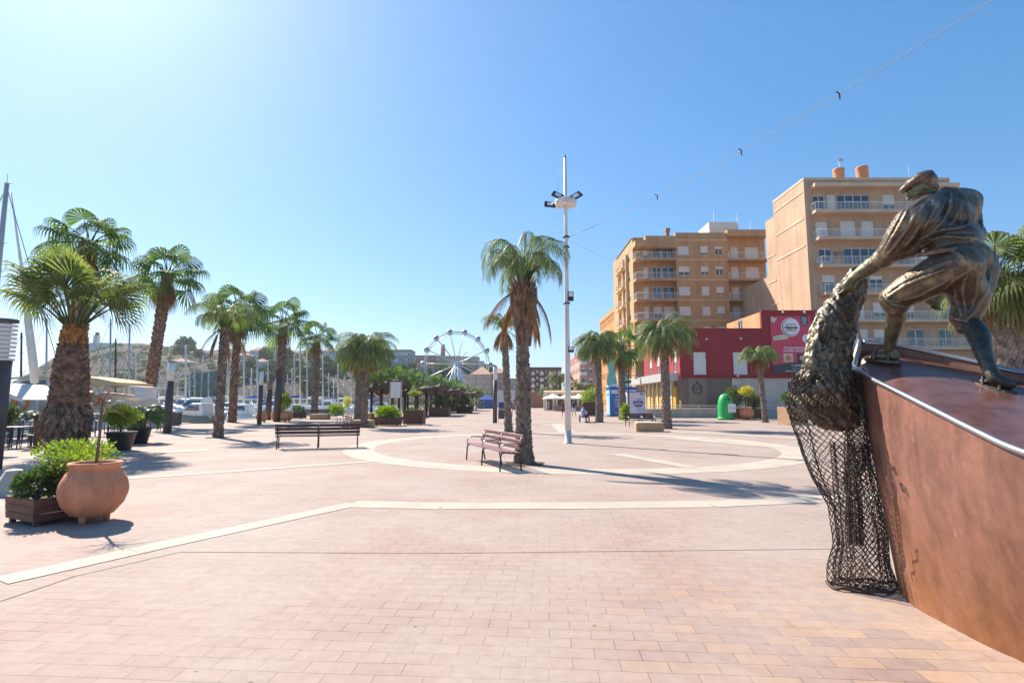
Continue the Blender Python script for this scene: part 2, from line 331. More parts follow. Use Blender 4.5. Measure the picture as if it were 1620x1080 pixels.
def hillmat():
    m, t, b = nodes('hill'); L = t.links.new; o = t.nodes.new('ShaderNodeTexCoord').outputs['Object']
    mp = t.nodes.new('ShaderNodeMapping'); mp.inputs['Scale'].default_value = (1,1,4); L(o, mp.inputs[0])
    n = tnoise(t, mp.outputs[0], .045, 10, .7); n2 = tnoise(t, o, .25, 8, .75)
    c = ramp(t, n, [(.35, (.05,.04,.035)), (.5, (.10,.075,.06)), (.62, (.16,.10,.07)), (.75, (.24,.19,.15))])
    c = tmix(t, ramp(t, n2, [(.50, (0,0,0)), (.58, (1,1,1))]), c, (.045,.06,.03))
    L(c, b.inputs['Base Color']); b.inputs['Roughness'].default_value = .95
    bp = t.nodes.new('ShaderNodeBump'); bp.inputs['Strength'].default_value = 1; bp.inputs['Distance'].default_value = 3; L(n2, bp.inputs['Height']); L(bp.outputs[0], b.inputs['Normal']); return m
M['hill'] = hillmat()
def watermat():
    m, t, b = nodes('water'); L = t.links.new; o = t.nodes.new('ShaderNodeTexCoord').outputs['Object']
    b.inputs['Base Color'].default_value = (.03,.07,.08,1); b.inputs['Roughness'].default_value = .08
    bp = t.nodes.new('ShaderNodeBump'); bp.inputs['Strength'].default_value = .3; bp.inputs['Distance'].default_value = .1; L(tnoise(t, o, 2.5, 4), bp.inputs['Height']); L(bp.outputs[0], b.inputs['Normal']); return m
M['water'] = watermat()
# ================================================ SETTING: ground, water, markings, hill
QX = -24.0
mb = MB(); mb.add([(QX,-60,0),(900,-60,0),(900,1500,0),(QX,1500,0)], [(0,1,2,3)])
mb.add([(QX,-60,-1.2),(QX,1500,-1.2),(QX,1500,0),(QX,-60,0)], [(0,1,2,3)])
tag(mb.build('plaza_ground', M['paving']), kind='structure')
tag(MB().box(QX-.02, QX+.45, -55, 400, -1.1, .05).build('quay_edge', M['concrete'], bevel=.02), kind='structure')
mb = MB(); mb.add([(-2500,-200,-.9),(QX-.01,-200,-.9),(QX-.01,2500,-.9),(-2500,2500,-.9)], [(0,1,2,3)])
tag(mb.build('harbour_water', M['water']), kind='structure')
def strip(mb, a, b, wd, z=.004):
    a = Vector((a[0], a[1], 0)); b = Vector((b[0], b[1], 0)); d = (b-a).normalized(); n = Vector((-d.y, d.x, 0))*wd/2
    mb.add([(*(a-n).xy, z), (*(b-n).xy, z), (*(b+n).xy, z), (*(a+n).xy, z)], [(0,1,2,3)])
def arcstrip(mb, c, r0, r1, a0, a1, n=64, z=.004):
    vs = []
    for i in range(n+1):
        a = a0+(a1-a0)*i/n; vs += [(c[0]+r0*cos(a), c[1]+r0*sin(a), z), (c[0]+r1*cos(a), c[1]+r1*sin(a), z)]
    mb.add(vs, [(2*i, 2*i+1, 2*i+3, 2*i+2) for i in range(n)])
mb = MB(); rc = (2.15, 20.6)
arcstrip(mb, rc, 7.1, 8.1, 0, 2*pi, 96)
tag(mb.build('cream_ring_band', M['cream_stripe']), kind='structure')
mb = MB()
pl = [G(0,919), G(280,857), G(560,797)]
for i, (a, b) in enumerate(zip(pl, pl[1:])): strip(mb, a, b, .34, .0061-.0003*i)
tag(mb.build('cream_band_left', M['cream_stripe']), kind='structure')
mb = MB(); pr = [G(556,797), G(700,800), G(930,799.5), G(1120,797), G(1340,787), G(1620,770)]
for i, (a, b) in enumerate(zip(pr, pr[1:])): strip(mb, a, b, .55, .0050+.0006*(i%2))
tag(mb.build('cream_band_centre', M['cream_stripe']), kind='structure')
for i, (a, b, wd) in enumerate([((0,770),(330,748),.35), ((330,748),(600,729),.35), ((975,718),(1095,739),.5), ((880,670),(898,684),.9),
        ((1060,682),(1280,694),.9), ((1060,692),(1300,712),1.1), ((0,726),(330,712),.8), ((560,676),(1000,664),.9), ((300,690),(620,686),.5), ((640,660),(1000,671),.6)]):
    mb = MB(); strip(mb, G(*a), G(*b), wd, .0065+.0005*i); tag(mb.build('paving_stripe', M['cream_stripe']), kind='structure')
mb = MB(); jl = [G(0,951), G(120,911), G(285,873), G(700,875), G(1330,868), G(1620,863)]
for i, (a, b) in enumerate(zip(jl, jl[1:])): strip(mb, a, b, .011, .0033+.0003*(i%2))
tag(mb.build('expansion_joint', M['joint']), kind='structure')

# hill: ridge heightfield on the far side of the harbour, skyline by bearing
sky_pts = [(-400,640),(-60,628),(20,606),(45,590),(75,570),(115,556),(150,547),(200,544),(260,549),(330,556),(400,556),(470,557),(540,560),(640,575),(700,578),(760,592),(830,612),(900,628),(1000,640)]
def skyl(px):
    for (a, ya), (b, yb) in zip(sky_pts, sky_pts[1:]):
        if a <= px <= b: return ya+(yb-ya)*(px-a)/(b-a)
    return 640
HY0, HY1 = 230.0, 420.0
mb = MB(); nu, nd = 170, 44; vs = []
for j in range(nd):
    for i in range(nu):
        px = -400+1400*i/(nu-1); t = j/(nd-1); Y = HY0+(HY1-HY0)*min(t/.75, 1)+max(0, t-.75)*900
        top = Z(skyl(px), HY1)
        s = min(1, t/.75); h = top*(s**.62)
        if t > .75: h = top*(1-(t-.75)*1.2)
        p = P(px, 600, Y); nn = noise.fractal(Vector((p.x*.02, Y*.02, 1)), 1, 2, 5)
        amp = 5.0*min(1, s*3)*(1-.85*(1 if .7 < t < .8 else 0))*min(1, max(0, top)/20)
        # terraces
        h += amp*nn; 
        vs.append((p.x, Y, max(h, -1.5) if top > 0 else -1.5))
mb.add(vs, [(j*nu+i, j*nu+i+1, (j+1)*nu+i+1, (j+1)*nu+i) for j in range(nd-1) for i in range(nu-1)], True)
hill = tag(mb.build('hill', M['hill']), kind='structure')
def hillz(px, s):  # approx height at bearing px, fraction s up the slope
    top = Z(skyl(px), HY1); Y = HY0+(HY1-HY0)*s; p = P(px, 600, Y)
    return Vector((p.x, Y, top*(s**.62)+5.0*min(1, s*3)*noise.fractal(Vector((p.x*.02, Y*.02, 1)), 1, 2, 5)*min(1, max(0, top)/20)))

# ================================================ BUILDINGS
def facade(mb, o, u, wd, ht, ops, dep=.18, n=None):
    """wall plane from o along unit u, up z; ops = (u0,u1,z0,z1) openings, revealed inwards by dep"""
    o = Vector(o); u = Vector(u); n = Vector(n)
    us = sorted({0, wd, *[q for p in ops for q in p[:2]]}); zs = sorted({0, ht, *[q for p in ops for q in p[2:]]})
    for a, b in zip(us, us[1:]):
        for c, d in zip(zs, zs[1:]):
            mu, mz = (a+b)/2, (c+d)/2
            if any(p[0] < mu < p[1] and p[2] < mz < p[3] for p in ops): continue
            q = lambda x, z: o+u*x+Vector((0,0,z))
            mb.add([q(a,c), q(b,c), q(b,d), q(a,d)], [(0,1,2,3)])
    for a, b, c, d in ops:
        q = lambda x, z, k: o+u*x+Vector((0,0,z))-n*dep*k
        for (x0, z0), (x1, z1) in (((a,c),(b,c)), ((b,c),(b,d)), ((b,d),(a,d)), ((a,d),(a,c))):
            mb.add([q(x0,z0,0), q(x1,z1,0), q(x1,z1,1), q(x0,z0,1)], [(0,1,2,3)])
WINCACHE = {}
def win_mesh(kind, w_, h_):
    k = (kind, round(w_, 2), round(h_, 2))
    if k in WINCACHE: return WINCACHE[k]
    fr = MB(); t = .07; y0, y1 = -.05, .03
    fr.box(0, w_, y0, y1, 0, t); fr.box(0, w_, y0, y1, h_-t, h_); fr.box(0, t, y0, y1, t, h_-t); fr.box(w_-t, w_, y0, y1, t, h_-t)
    nb = max(2, round(w_/1.0)) if w_ > 1.0 else (2 if w_ > .8 else 1)
    for i in range(1, nb): fr.box(w_*i/nb-.035, w_*i/nb+.035, y0-.002, y1-.004, t, h_-t)
    gl = MB().box(t*.5, w_-t*.5, -.01, .01, t*.5, h_-t*.5)
    sh = None
    if kind > 0:
        sh = MB(); z = h_*(1-kind)
        k2 = max(3, int((h_-z)/.12))
        for i in range(k2):
            za = z+(h_-z)*i/k2; zb = z+(h_-z)*(i+1)/k2
            sh.add([(.03,-.075,za),(w_-.03,-.075,za),(w_-.03,-.060,zb),(.03,-.060,zb)], [(0,1,2,3)])
        sh.add([(.03,-.075,z),(w_-.03,-.075,z),(w_-.03,0,z),(.03,0,z)], [(0,3,2,1)])
        sh = sh.mesh('shutter'); sh.materials.append(M['shutter'])
    a = fr.mesh('window'); a.materials.append(M['win_frame']); b = gl.mesh('pane'); b.materials.append(M['glass'] if kind != -1 else M['glass_blue'])
    WINCACHE[k] = (a, b, sh); return WINCACHE[k]
def window(parent, x, y, z, w_, h_, kind=0, rz=0):
    a, b, sh = win_mesh(kind, w_, h_)
    o = bpy.data.objects.new('window', a); C.objects.link(o); o.parent = parent; o.location = (x, y, z); o.rotation_euler = (0,0,rz)
    for nm, me in (('pane', b), ('shutter', sh)):
        if me: q = bpy.data.objects.new(nm, me); C.objects.link(q); q.parent = o
    return o
def railing(parent, pts, h=1.0, glass=None, m='win_frame', step=.12, name='balcony_railing'):
    """pts: list of (x,y) polyline at z0 = pts[i][2]"""
    r = MB()
    for a, b in zip(pts, pts[1:]):
        a = Vector(a); b = Vector(b); L_ = (b-a).length
        if L_ < .05: continue
        d = (b-a)/L_
        r.tube([a+Vector((0,0,h)), b+Vector((0,0,h))], .03, 5); r.tube([a+Vector((0,0,.1)), b+Vector((0,0,.1))], .02, 4)
        n = max(1, int(L_/step))
        for i in range(n+1):
            p = a+d*L_*i/n; r.tube([p, p+Vector((0,0,h))], .011 if i % 8 else .025, 3, cap=False, smooth=False)
    return r.build(name, M[m], parent)

# ---------- tall tan apartment building
TY = 62.0; tx0 = X(1272, TY, 300); tx1 = X(1503, TY, 300); twx = X(1556, TY, 300); tz = Z(282, TY)
B = thing('apartment_building', (0,0,0), 'tall tan apartment block with two orange rooftop tanks behind the fisherman statue', 'building')
fl = [Z(y, TY) for y in (341, 383, 426, 469, 511.5, 554, 597)]   # slab undersides
ops = []; wins = []
def wz(fz, h0, h1): return fz+h0, fz+h1
rows = [
 [(1291,1310,.1,2.2,0), (1314,1328,.1,2.3,1), (1330,1382,.1,2.3,0), (1403,1423,.1,2.3,.55), (1450,1470,.1,2.2,0)],
 [(1293,1312,.1,2.2,.85), (1332,1357,.1,2.3,1), (1366,1386,.1,2.3,.85), (1410,1425,.1,2.2,0), (1450,1472,.1,2.2,1)],
 [(1295,1316,.7,2.2,0), (1335,1388,.1,2.3,0), (1420,1440,.1,2.3,.4), (1455,1480,.1,2.3,.6)],
 [(1298,1319,.1,2.3,.4), (1340,1360,.1,2.2,1), (1373,1394,.7,2.2,.3), (1430,1455,.1,2.2,0)],
 [(1340,1362,.1,2.2,1), (1375,1397,.5,2.2,.7), (1427,1440,.3,2.2,.6), (1470,1492,.1,2.2,0)],
 [(1340,1365,.1,2.2,1), (1373,1397,.3,2.2,.5), (1425,1452,.1,2.2,0), (1475,1496,.1,2.2,0)],
 [(1340,1365,.1,2.2,0), (1425,1452,.1,2.2,0), (1475,1496,.1,2.2,.5)]]
for r_, fz in zip(rows, fl):
    for a, b, h0, h1, k in r_:
        ax, bx = X(a, TY, 400), X(b, TY, 400); ops.append((ax-tx0, bx-tx0, fz+.25+h0, fz+.25+h1)); wins.append((ax, fz+.25+h0, bx-ax, h1-h0, k))
wall = MB(); facade(wall, (tx0, TY, 0), (1,0,0), tx1-tx0, tz, ops, .2, (0,-1,0))
# left side wall running back, stepping down
d1 = 69.6; d2 = 72.0; d3 = 82; z2 = Z(346, 70.5); z3 = Z(448, 76)
wall.add([(tx0,TY,0),(tx0,TY,tz),(tx0,d1,tz),(tx0,d1,0)], [(0,1,2,3)])
wall.add([(tx0,d1,0),(tx0,d1,z2),(tx0,d2,z2),(tx0,d2,0)], [(0,1,2,3)])
wall.add([(tx0,d2,0),(tx0,d2,z3),(tx0,d3,z3),(tx0,d3,0)], [(0,1,2,3)])
wall.add([(tx0,d1,z2),(tx0,d1,tz),(tx1,d1,tz),(tx1,d1,z2)], [(0,1,2,3)]); wall.add([(tx0,d1,z2),(tx1,d1,z2),(tx1,d2,z2),(tx0,d2,z2)], [(0,1,2,3)])
wall.add([(tx0,d2,z3),(tx0,d2,z2),(tx1,d2,z2),(tx1,d2,z3)], [(0,1,2,3)]); wall.add([(tx0,d2,z3),(tx1,d2,z3),(tx1,d3,z3),(tx0,d3,z3)], [(0,1,2,3)])
wall.add([(tx1,TY,0),(tx1,TY,tz),(tx1,d1,tz),(tx1,d1,0)], [(3,2,1,0)]); wall.add([(tx1,d1,0),(tx1,d1,z2),(tx1,d2,z2),(tx1,d2,0)], [(3,2,1,0)])
wall.add([(tx0,TY,tz),(tx1,TY,tz),(tx1,d1,tz),(tx0,d1,tz)], [(0,1,2,3)])
wall.box(tx1+.003, twx, TY, d1, 0, Z(436,TY))
wall.build('wall', M['tan'], B)
for x_, z_, w_, h_, k in wins: window(B, x_, TY+.14, z_, w_, h_, k)
tr = MB()
tr = None
def trim(*a): MB().box(*a).build('string_course', M['tan_trim'], B)
for zt in (Z(303,TY), Z(345,TY), Z(388,TY)): trim(tx0-.06, tx0-.003, 62.4, 69.3, zt, zt+.22)
for zt in (Z(398,71), Z(438,71), Z(474,71)): trim(tx0-.06, tx0-.003, 69.7, 71.9, zt-.8, zt-.6)
MB().box(X(1281,TY,300), tx1+.3, TY-1.1, TY-.003, Z(300,TY), Z(294.5,TY)).build('cornice', M['tan_trim'], B)
trim(tx0-.04, tx1+.04, TY-.06, TY-.003, tz-.25, tz+.06); trim(tx0-.045, tx0-.003, TY-.003, d1, tz-.25, tz+.06)
for i, fz in enumerate(fl):
    a = X(1285+i*2.4, TY, 400); b = X(1447, TY, 400) if i < 3 else (tx1-.2 if i < 4 else twx-.4)
    MB().box(a, b, TY-1.25, TY-.003, fz, fz+.28).build('balcony', M['tan_trim'], B)
    railing(B, [(a+.05, TY-.05, fz+.28), (a+.05, TY-1.2, fz+.28), (b-.05, TY-1.2, fz+.28), (b-.05, TY-.05, fz+.28)], .95)
    for q in range(2):
        if i in (2, 3, 4, 5) and q < (2 if i == 2 else 1):
            ax = X((1320, 1398)[q] if i == 2 else 1402, TY, 400); zz = fz+.28+.9
            ac = MB().box(ax, ax+.85, TY-.38, TY-.004, zz-.2+(1.3 if i==2 else 0)-.9, zz+.42+(1.3 if i==2 else 0)-.9)
            ac.tube([(ax+.42, TY-.41, zz+.1+(1.3 if i==2 else 0)-.9), (ax+.42, TY-.378, zz+.1+(1.3 if i==2 else 0)-.9)], .24, 14).build('air_conditioner', M['umber_panel_light'], B)
for (a, b, y) in ((1322,1339,265), (1359,1377,262)):
    ax, bx = X(a, 63.5, 270), X(b, 63.5, 270); r_ = (bx-ax)/2
    MB().lathe(((ax+bx)/2, 64, tz-.1), [(0,0),(r_*.86,0),(r_*.95,1.0),(r_*.97,Z(y,63.5)-tz-.1),(r_*1.05,Z(y,63.5)-tz),(r_*.9,Z(y,63.5)-tz+.12),(0,Z(y,63.5)-tz+.2)], 20).build('water_tank', M['tank'], B)
ax = X(1327, 64, 250); MB().tube([(ax,64,tz),(ax,64,tz+3.4)], .03, 4).box(ax-.05, ax+.5, 63.97, 64, tz+3.0, tz+3.35).build('antenna', M['alu'], B)
ax = X(1436, 64, 250); MB().tube([(ax,64,tz),(ax,64,tz+2.4)], .025, 4).build('antenna', M['alu'], B); ax = X(1405, 64, 250)
an = MB()
for q in (0, 1): an.tube([(ax+q*1.0,64,tz),(ax+q*1.0,64,tz+.9)], .03, 4)
an.tube([(ax-.1,64,tz+.9),(ax+1.1,64,tz+.9)], .03, 4); an.build('roof_frame', M['alu'], B)

# ---------- yellow-ochre apartment building
YY = 80.0; yx0 = X(1005, YY, 450); yxa = X(1071, YY, 450); yxb = X(1153, YY, 450); yx1 = X(1219, YY, 450)
B = thing('apartment_building', (0,0,0), 'wide ochre apartment block with balconies at both ends beside the tall tan block', 'building')
fz = [Z(y, YY) for y in (411, 443, 475, 506.7, 538.5, 570)]
ztop = Z(368, YY); wall = MB(); ops = []; wins = []
sh_b = [[1,.75,.3],[.65,.6,.3],[1,1,.75],[1,1,.8],[.9,.8,1],[1,.5,1]]
for i, f in enumerate(fz):
    for (a, b), k in zip(((1074,1092),(1110,1122.5),(1133,1145.5)), sh_b[i]):
        ax, bx = X(a, YY, 450), X(b, YY, 450); ops.append((ax-yxa, bx-yxa, f+.75, f+2.1)); wins.append((ax, f+.75, bx-ax, 1.35, k, YY+.14))
facade(wall, (yxa, YY, 0), (1,0,0), yxb-yxa, ztop, ops, .2, (0,-1,0))
# loggia sections recessed by 1.2 m
ops = []
for i, f in enumerate(fz):
    for (a, b), k in zip(((1018,1026),(1033,1046),(1049,1067)), [[.6,0,0],[1,0,0],[1,-1,0],[1,.5,1],[1,0,.5],[1,0,1]][i]):
        ax, bx = X(a, YY+1.2, 450), X(b, YY+1.2, 450); ops.append((ax-yx0, bx-yx0, f+.15, f+2.3)); wins.append((ax, f+.15, bx-ax, 2.15, k, YY+1.34))
facade(wall, (yx0, YY+1.2, 0), (1,0,0), yxa-yx0, Z(381, YY), ops, .2, (0,-1,0))
wall.box(X(1023,YY,450), yxa-.003, YY-.02, YY+1.19, Z(392,YY), Z(373,YY)); wall.box(yx0, X(1023,YY,450)-.003, YY-.5, YY+1.19, Z(390,YY), Z(381,YY))
ops = []
for i, f in enumerate(fz):
    for (a, b), k in zip(((1158,1170),(1181,1203)), [[1,1],[1,.8],[1,1],[1,1],[1,.9],[.5,1]][i]):
        ax, bx = X(a, YY+1.2, 450), X(b, YY+1.2, 450); ops.append((ax-yxb, bx-yxb, f+.15, f+2.3)); wins.append((ax, f+.15, bx-ax, 2.15, k, YY+1.34))
facade(wall, (yxb, YY+1.2, 0), (1,0,0), yx1-yxb, Z(374, YY), ops, .2, (0,-1,0))
wall.box(yxb+.003, yx1, YY-.3, YY+1.19, Z(374,YY), Z(364,YY))
wall.box(yx0, yx1, YY+1.5, YY+14, ztop-.6, ztop-.3)
# reveal sides and left flank
wall.add([(yxa,YY,0),(yxa,YY+1.2,0),(yxa,YY+1.2,ztop),(yxa,YY,ztop)], [(0,1,2,3)]); wall.add([(yxb,YY,0),(yxb,YY+1.2,0),(yxb,YY+1.2,ztop),(yxb,YY,ztop)], [(3,2,1,0)])
fops = []
for f in fz:
    for q in (2.2, 8.5, 12): fops.append((q, q+1.2, f+.6, f+2.1)); wins.append((yx0-.0, f+.6, 1.2, 1.5, 1 if q > 3 else .5, YY+1.2+q+1.2, 1))
facade(wall, (yx0, YY+1.2, 0), (0,1,0), 16, Z(388,YY+6), fops, .2, (-1,0,0))
wall.build('wall', M['ochre'], B)
for q in wins:
    if len(q) == 7: window(B, q[0]+.14, q[5], q[1], q[2], q[3], q[4], -pi/2)
    else: window(B, q[0], q[5], q[1], q[2], q[3], q[4])
for f in fz+[Z(380,YY)]: MB().box(yxa-.02, yxb+.02, YY-.07, YY-.003, f-.1, f+.12).build('string_course', M['ochre_trim'], B)
for yq in (YY+4.5, YY+7.0, YY+11): MB().box(yx0-.45, yx0-.003, yq, yq+.5, 0, Z(386+(yq-YY)*.9, YY)).build('buttress', M['ochre_trim'], B)
for f in fz:
    for (a, b, o_) in ((yx0, yxa-.01, .55), (yxb+.01, yx1-.02, .4)):
        MB().box(a, b, YY-o_, YY+1.19, f-.15, f+.12).build('balcony', M['ochre'], B)
        railing(B, [(a+.05, YY+1.1, f+.12), (a+.05, YY-o_+.05, f+.12), (b-.05, YY-o_+.05, f+.12)], .95, step=.16)
    for yq in (YY+5.2, YY+8.2):
        MB().box(yx0-1.0, yx0-.004, yq, yq+2.2, f-.15, f+.1).build('balcony', M['ochre_trim'], B)
        railing(B, [(yx0-.05, yq+.05, f+.1), (yx0-.95, yq+.05, f+.1), (yx0-.95, yq+2.15, f+.1)], .95, step=.2)
z_ = ztop-.4
MB().box(X(1122,84,360), X(1168,84,360), 84, 89, z_, Z(351,84)).build('roof_room', M['white_far'], B)
ch = MB().box(X(1054,82,370), X(1059,82,370), 82, 82.6, z_-.5, Z(366,82)); ch.box(X(1053.5,82,370), X(1060,82,370), 81.9, 82.7, Z(365.5,82), Z(361,82)); ch.build('chimney', M['brick_far'], B)
for px, h in ((1129,333), (1166,338), (1186,352)):
    an = MB(); ax = X(px, 84, 340); an.tube([(ax,84,z_),(ax,84,Z(h,84))], .03, 4); an.tube([(ax-.5,84,Z(h,84)-.3),(ax+.5,84,Z(h,84)-.15)], .02, 4); an.build('antenna', M['alu'], B)
# block behind, further left
def plain_block(name, label, x0, x1, y0, y1, z1, wallm, nf, nc, wm=.42, cat='building', group=None, z0=0, sidew=True, roof=None, kinds=(0,1,.5,1), hip=0, wh=.45, balc=False):
    B = thing(name, (0,0,0), label, cat, group); rn = random.Random(hash(label) % 999 if False else len(label)*7+nf*13+nc)
    mb = MB(); H_ = z1-z0; fh = H_/nf; ops = []; W = x1-x0; cw = W/nc
    for i in range(nf):
        for j in range(nc): ops.append((j*cw+cw*(1-wm)/2, j*cw+cw*(1+wm)/2, i*fh+fh*.28, i*fh+fh*(.28+wh)))
    facade(mb, (x0, y0, z0), (1,0,0), W, H_, ops, .3, (0,-1,0))
    sops = []; D = y1-y0; ns = max(1, int(D/ (cw*1.4)))
    if sidew:
        for i in range(nf):
            for j in range(ns): sops.append((j*D/ns+D/ns*.3, j*D/ns+D/ns*.7, i*fh+fh*.28, i*fh+fh*(.28+wh)))
    left = (x0+x1)/2 > 0
    if left: facade(mb, (x0, y0, z0), (0,1,0), D, H_, sops, .3, (-1,0,0)); mb.add([(x1,y0,z0),(x1,y0,z1),(x1,y1,z1),(x1,y1,z0)], [(0,1,2,3)])
    else: facade(mb, (x1, y0, z0), (0,1,0), D, H_, sops, .3, (1,0,0)); mb.add([(x0,y0,z0),(x0,y0,z1),(x0,y1,z1),(x0,y1,z0)], [(0,1,2,3)])
    mb.add([(x0,y1,z0),(x1,y1,z0),(x1,y1,z1),(x0,y1,z1)], [(0,1,2,3)])
    if not hip: mb.add([(x0,y0,z1),(x1,y0,z1),(x1,y1,z1),(x0,y1,z1)], [(0,1,2,3)])
    mb.build('wall', wallm, B)
    n = 0
    for (a, b, c, d) in ops:
        if n >= 95: break
        window(B, x0+a, y0+.2, z0+c, b-a, d-c, rn.choice(kinds)); n += 1
    if n < 80:
        for (a, b, c, d) in sops[:max(0, 95-n)]:
            if left: window(B, x0+.2, y0+b, z0+c, b-a, d-c, rn.choice(kinds), -pi/2)
            else: window(B, x1-.2, y0+a, z0+c, b-a, d-c, rn.choice(kinds), pi/2)
    if balc:
        for i in range(1, nf):
            for j in range(0, nc, 2):
                MB().box(x0+j*cw+.1*cw, x0+(j+1)*cw-.1*cw, y0-1.0, y0-.01, z0+i*fh-.1, z0+i*fh+.9).build('balcony', M['white_far'] if balc is True else M[balc], B)
    rm = M[roof] if roof else wallm; e = .35
    if hip:
        cx, cy = (x0+x1)/2, (y0+y1)/2; k = min(W, D)/2
        rx = max(W/2-k, .3)
        vs = [(x0-e,y0-e,z1),(x1+e,y0-e,z1),(x1+e,y1+e,z1),(x0-e,y1+e,z1),(cx-rx,cy,z1+hip),(cx+rx,cy,z1+hip)]
        MB().add(vs, [(0,1,5,4),(1,2,5),(2,3,4,5),(3,0,4),(3,2,1,0)]).build('roof', rm, B)
    else:
        mb = MB(); mb.box(x0-.15, x1+.15, y0-.15, y0-.003, z1-.35, z1+.5); mb.box(x0-.15, x0-.003, y0-.003, y1, z1-.35, z1+.5); mb.box(x1+.003, x1+.15, y0-.003, y1, z1-.35, z1+.5)
        mb.build('parapet', rm, B)
    return B
x1_ = yx0-1.5
plain_block('apartment_building', 'narrow orange block glimpsed left of the ochre apartment block', X(974,100,500), x1_+3.5, 100, 118, Z(489,100), M['orange_wall'], 7, 3, balc='ochre_trim')
plain_block('apartment_building', 'pinkish cream block with balconies behind the crossed palm heads left of the ochre block', X(917,150,580), X(975,150,580), 150, 175, Z(560,150), M['pink_far'], 5, 5, balc=True)
# right-hand orange building with balconies
OY = 66.0; ox0 = X(1572, OY, 500)
B = thing('apartment_building', (0,0,0), 'orange balconied block at the right edge behind the fan palm', 'building')
wall = MB(); ops = []; zt = Z(432, OY)
for zz in (Z(500,OY)-2.6, Z(500,OY)+.2, Z(500,OY)-5.2):
    for q in (1.2, 4.2): ops.append((q, q+1.6, zz+.2, zz+2.1))
facade(wall, (ox0, OY, 0), (1,0,0), 14, zt, ops, .2, (0,-1,0)); wall.add([(ox0,OY,0),(ox0,OY,zt),(ox0,OY+12,zt),(ox0,OY+12,0)], [(0,1,2,3)]); wall.add([(ox0,OY,zt),(ox0+14,OY,zt),(ox0+14,OY+12,zt),(ox0,OY+12,zt)], [(0,1,2,3)]); wall.build('wall', M['orange_wall'], B)
for a, b, c, d in ops: window(B, ox0+a, OY+.15, c, b-a, d-c, 0)
for y_ in (515, 555, 592):
    zz = Z(y_, OY); MB().box(ox0+.1, ox0+13.9, OY-1.5, OY-.003, zz, zz+.6).build('balcony', M['ochre_trim'], B); railing(B, [(ox0+.15,OY-.1,zz+.6),(ox0+.15,OY-1.45,zz+.6),(ox0+13.8,OY-1.45,zz+.6)], 1.0)
# ---------- red restaurant building
RY = 57.0; rx0 = X(1075, RY, 560); rxm = X(1207, RY, 560); rx1 = X(1300, RY, 560)
B = thing('restaurant_building', (0,0,0), 'dark red two-storey restaurant with a pink billboard and shuttered windows', 'building')
zb = Z(597, RY); zr = Z(521, RY); zr2 = Z(493, RY)
wall = MB(); ops = []; wl = []
for a, b in ((1097,1117), (1160,1182)):
    ax, bx = X(a, RY, 570), X(b, RY, 570); ops.append((ax-rx0, bx-rx0, Z(592.5,RY)-zb, Z(557,RY)-zb)); wl.append((ax, Z(592.5,RY), bx-ax, Z(557,RY)-Z(592.5,RY)))
facade(wall, (rx0, RY, zb), (1,0,0), rxm-rx0, zr-zb, ops, .15, (0,-1,0))
fo = []
for q in (1.2, 4.6, 8.0, 11.5): fo.append((q, q+1.0, .6, 2.9))
facade(wall, (rx0, RY, zb), (0,1,0), 15.5, zr-zb, fo, .15, (-1,0,0))
wall.box(rxm+.14, rx1, RY-.04, RY+9, zb, zr2-.01); wall.box(rxm-.019, rxm+.139, RY-.05, RY+.29, zb, zr2)
wall.add([(rx0,RY,zr-.02),(rxm,RY,zr-.02),(rxm,RY+15.5,zr-.02),(rx0,RY+15.5,zr-.02)], [(0,1,2,3)])
wall.build('wall', M['red_wall'], B)
for a, b, c, d in wl: window(B, a, RY+.1, b, c, d, .96)
for q in fo: window(B, rx0+.1, RY+q[1], zb+.6, 1.0, 2.3, .5, -pi/2)
MB().box(rx0, X(1157,RY,610), RY+.03, RY+8, 0, zb-.01).build('lower_wall', M['umber_panel'], B)
MB().box(X(1089,RY,610), X(1117,RY,610), RY-.02, RY+.027, 0, zb-.05).build('wall_panel', M['umber_panel_light'], B)
lw = MB(); facade(lw, (X(1158.5,RY,610), RY+.03, 0), (1,0,0), rx1-X(1158.5,RY,610), zb-.01, [(X(1247,RY,620)-X(1158.5,RY,620), X(1262,RY,620)-X(1158.5,RY,620), 0, Z(604,RY))], .5, (0,-1,0))
for k in range(1, 5): lw.box(X(1158.5,RY,610), X(1246,RY,610), RY+.015, RY+.027, zb*k/5, zb*k/5+.03)
lw.build('lower_wall', M['stone_white'], B)
MB().box(X(1246,RY,620), X(1263,RY,620), RY+.5, RY+.55, 0, Z(603,RY)).build('door', M['wood_dark'], B)
co = MB().box(rx0-.1, rxm, RY-.1, RY+.3, zr, zr+.12); co.box(rxm, rx1+.1, RY-.15, RY+.3, zr2+.002, zr2+.14); co.box(rx0-.1, rx1, RY-.12, RY-.053, zb-.06, zb+.08); co.build('cornice', M['red_wall'], B)
# side canopy and yellow shopfront bays on the left flank
MB().box(rx0-1.5, rx0-.01, RY+.5, RY+19, Z(602,RY), Z(589,RY)).build('canopy', M['alu'], B)
for k in range(7):
    y_ = RY+1.0+k*1.9
    MB().box(rx0-.25, rx0-.01, y_, y_+.9, 0, zb-.9).build('shop_panel', M['yellow_panel'], B)
    MB().box(rx0-.35, rx0-.02, y_+1.15, y_+1.6, 0, zb-.3).build('shop_column', M['cream'], B)
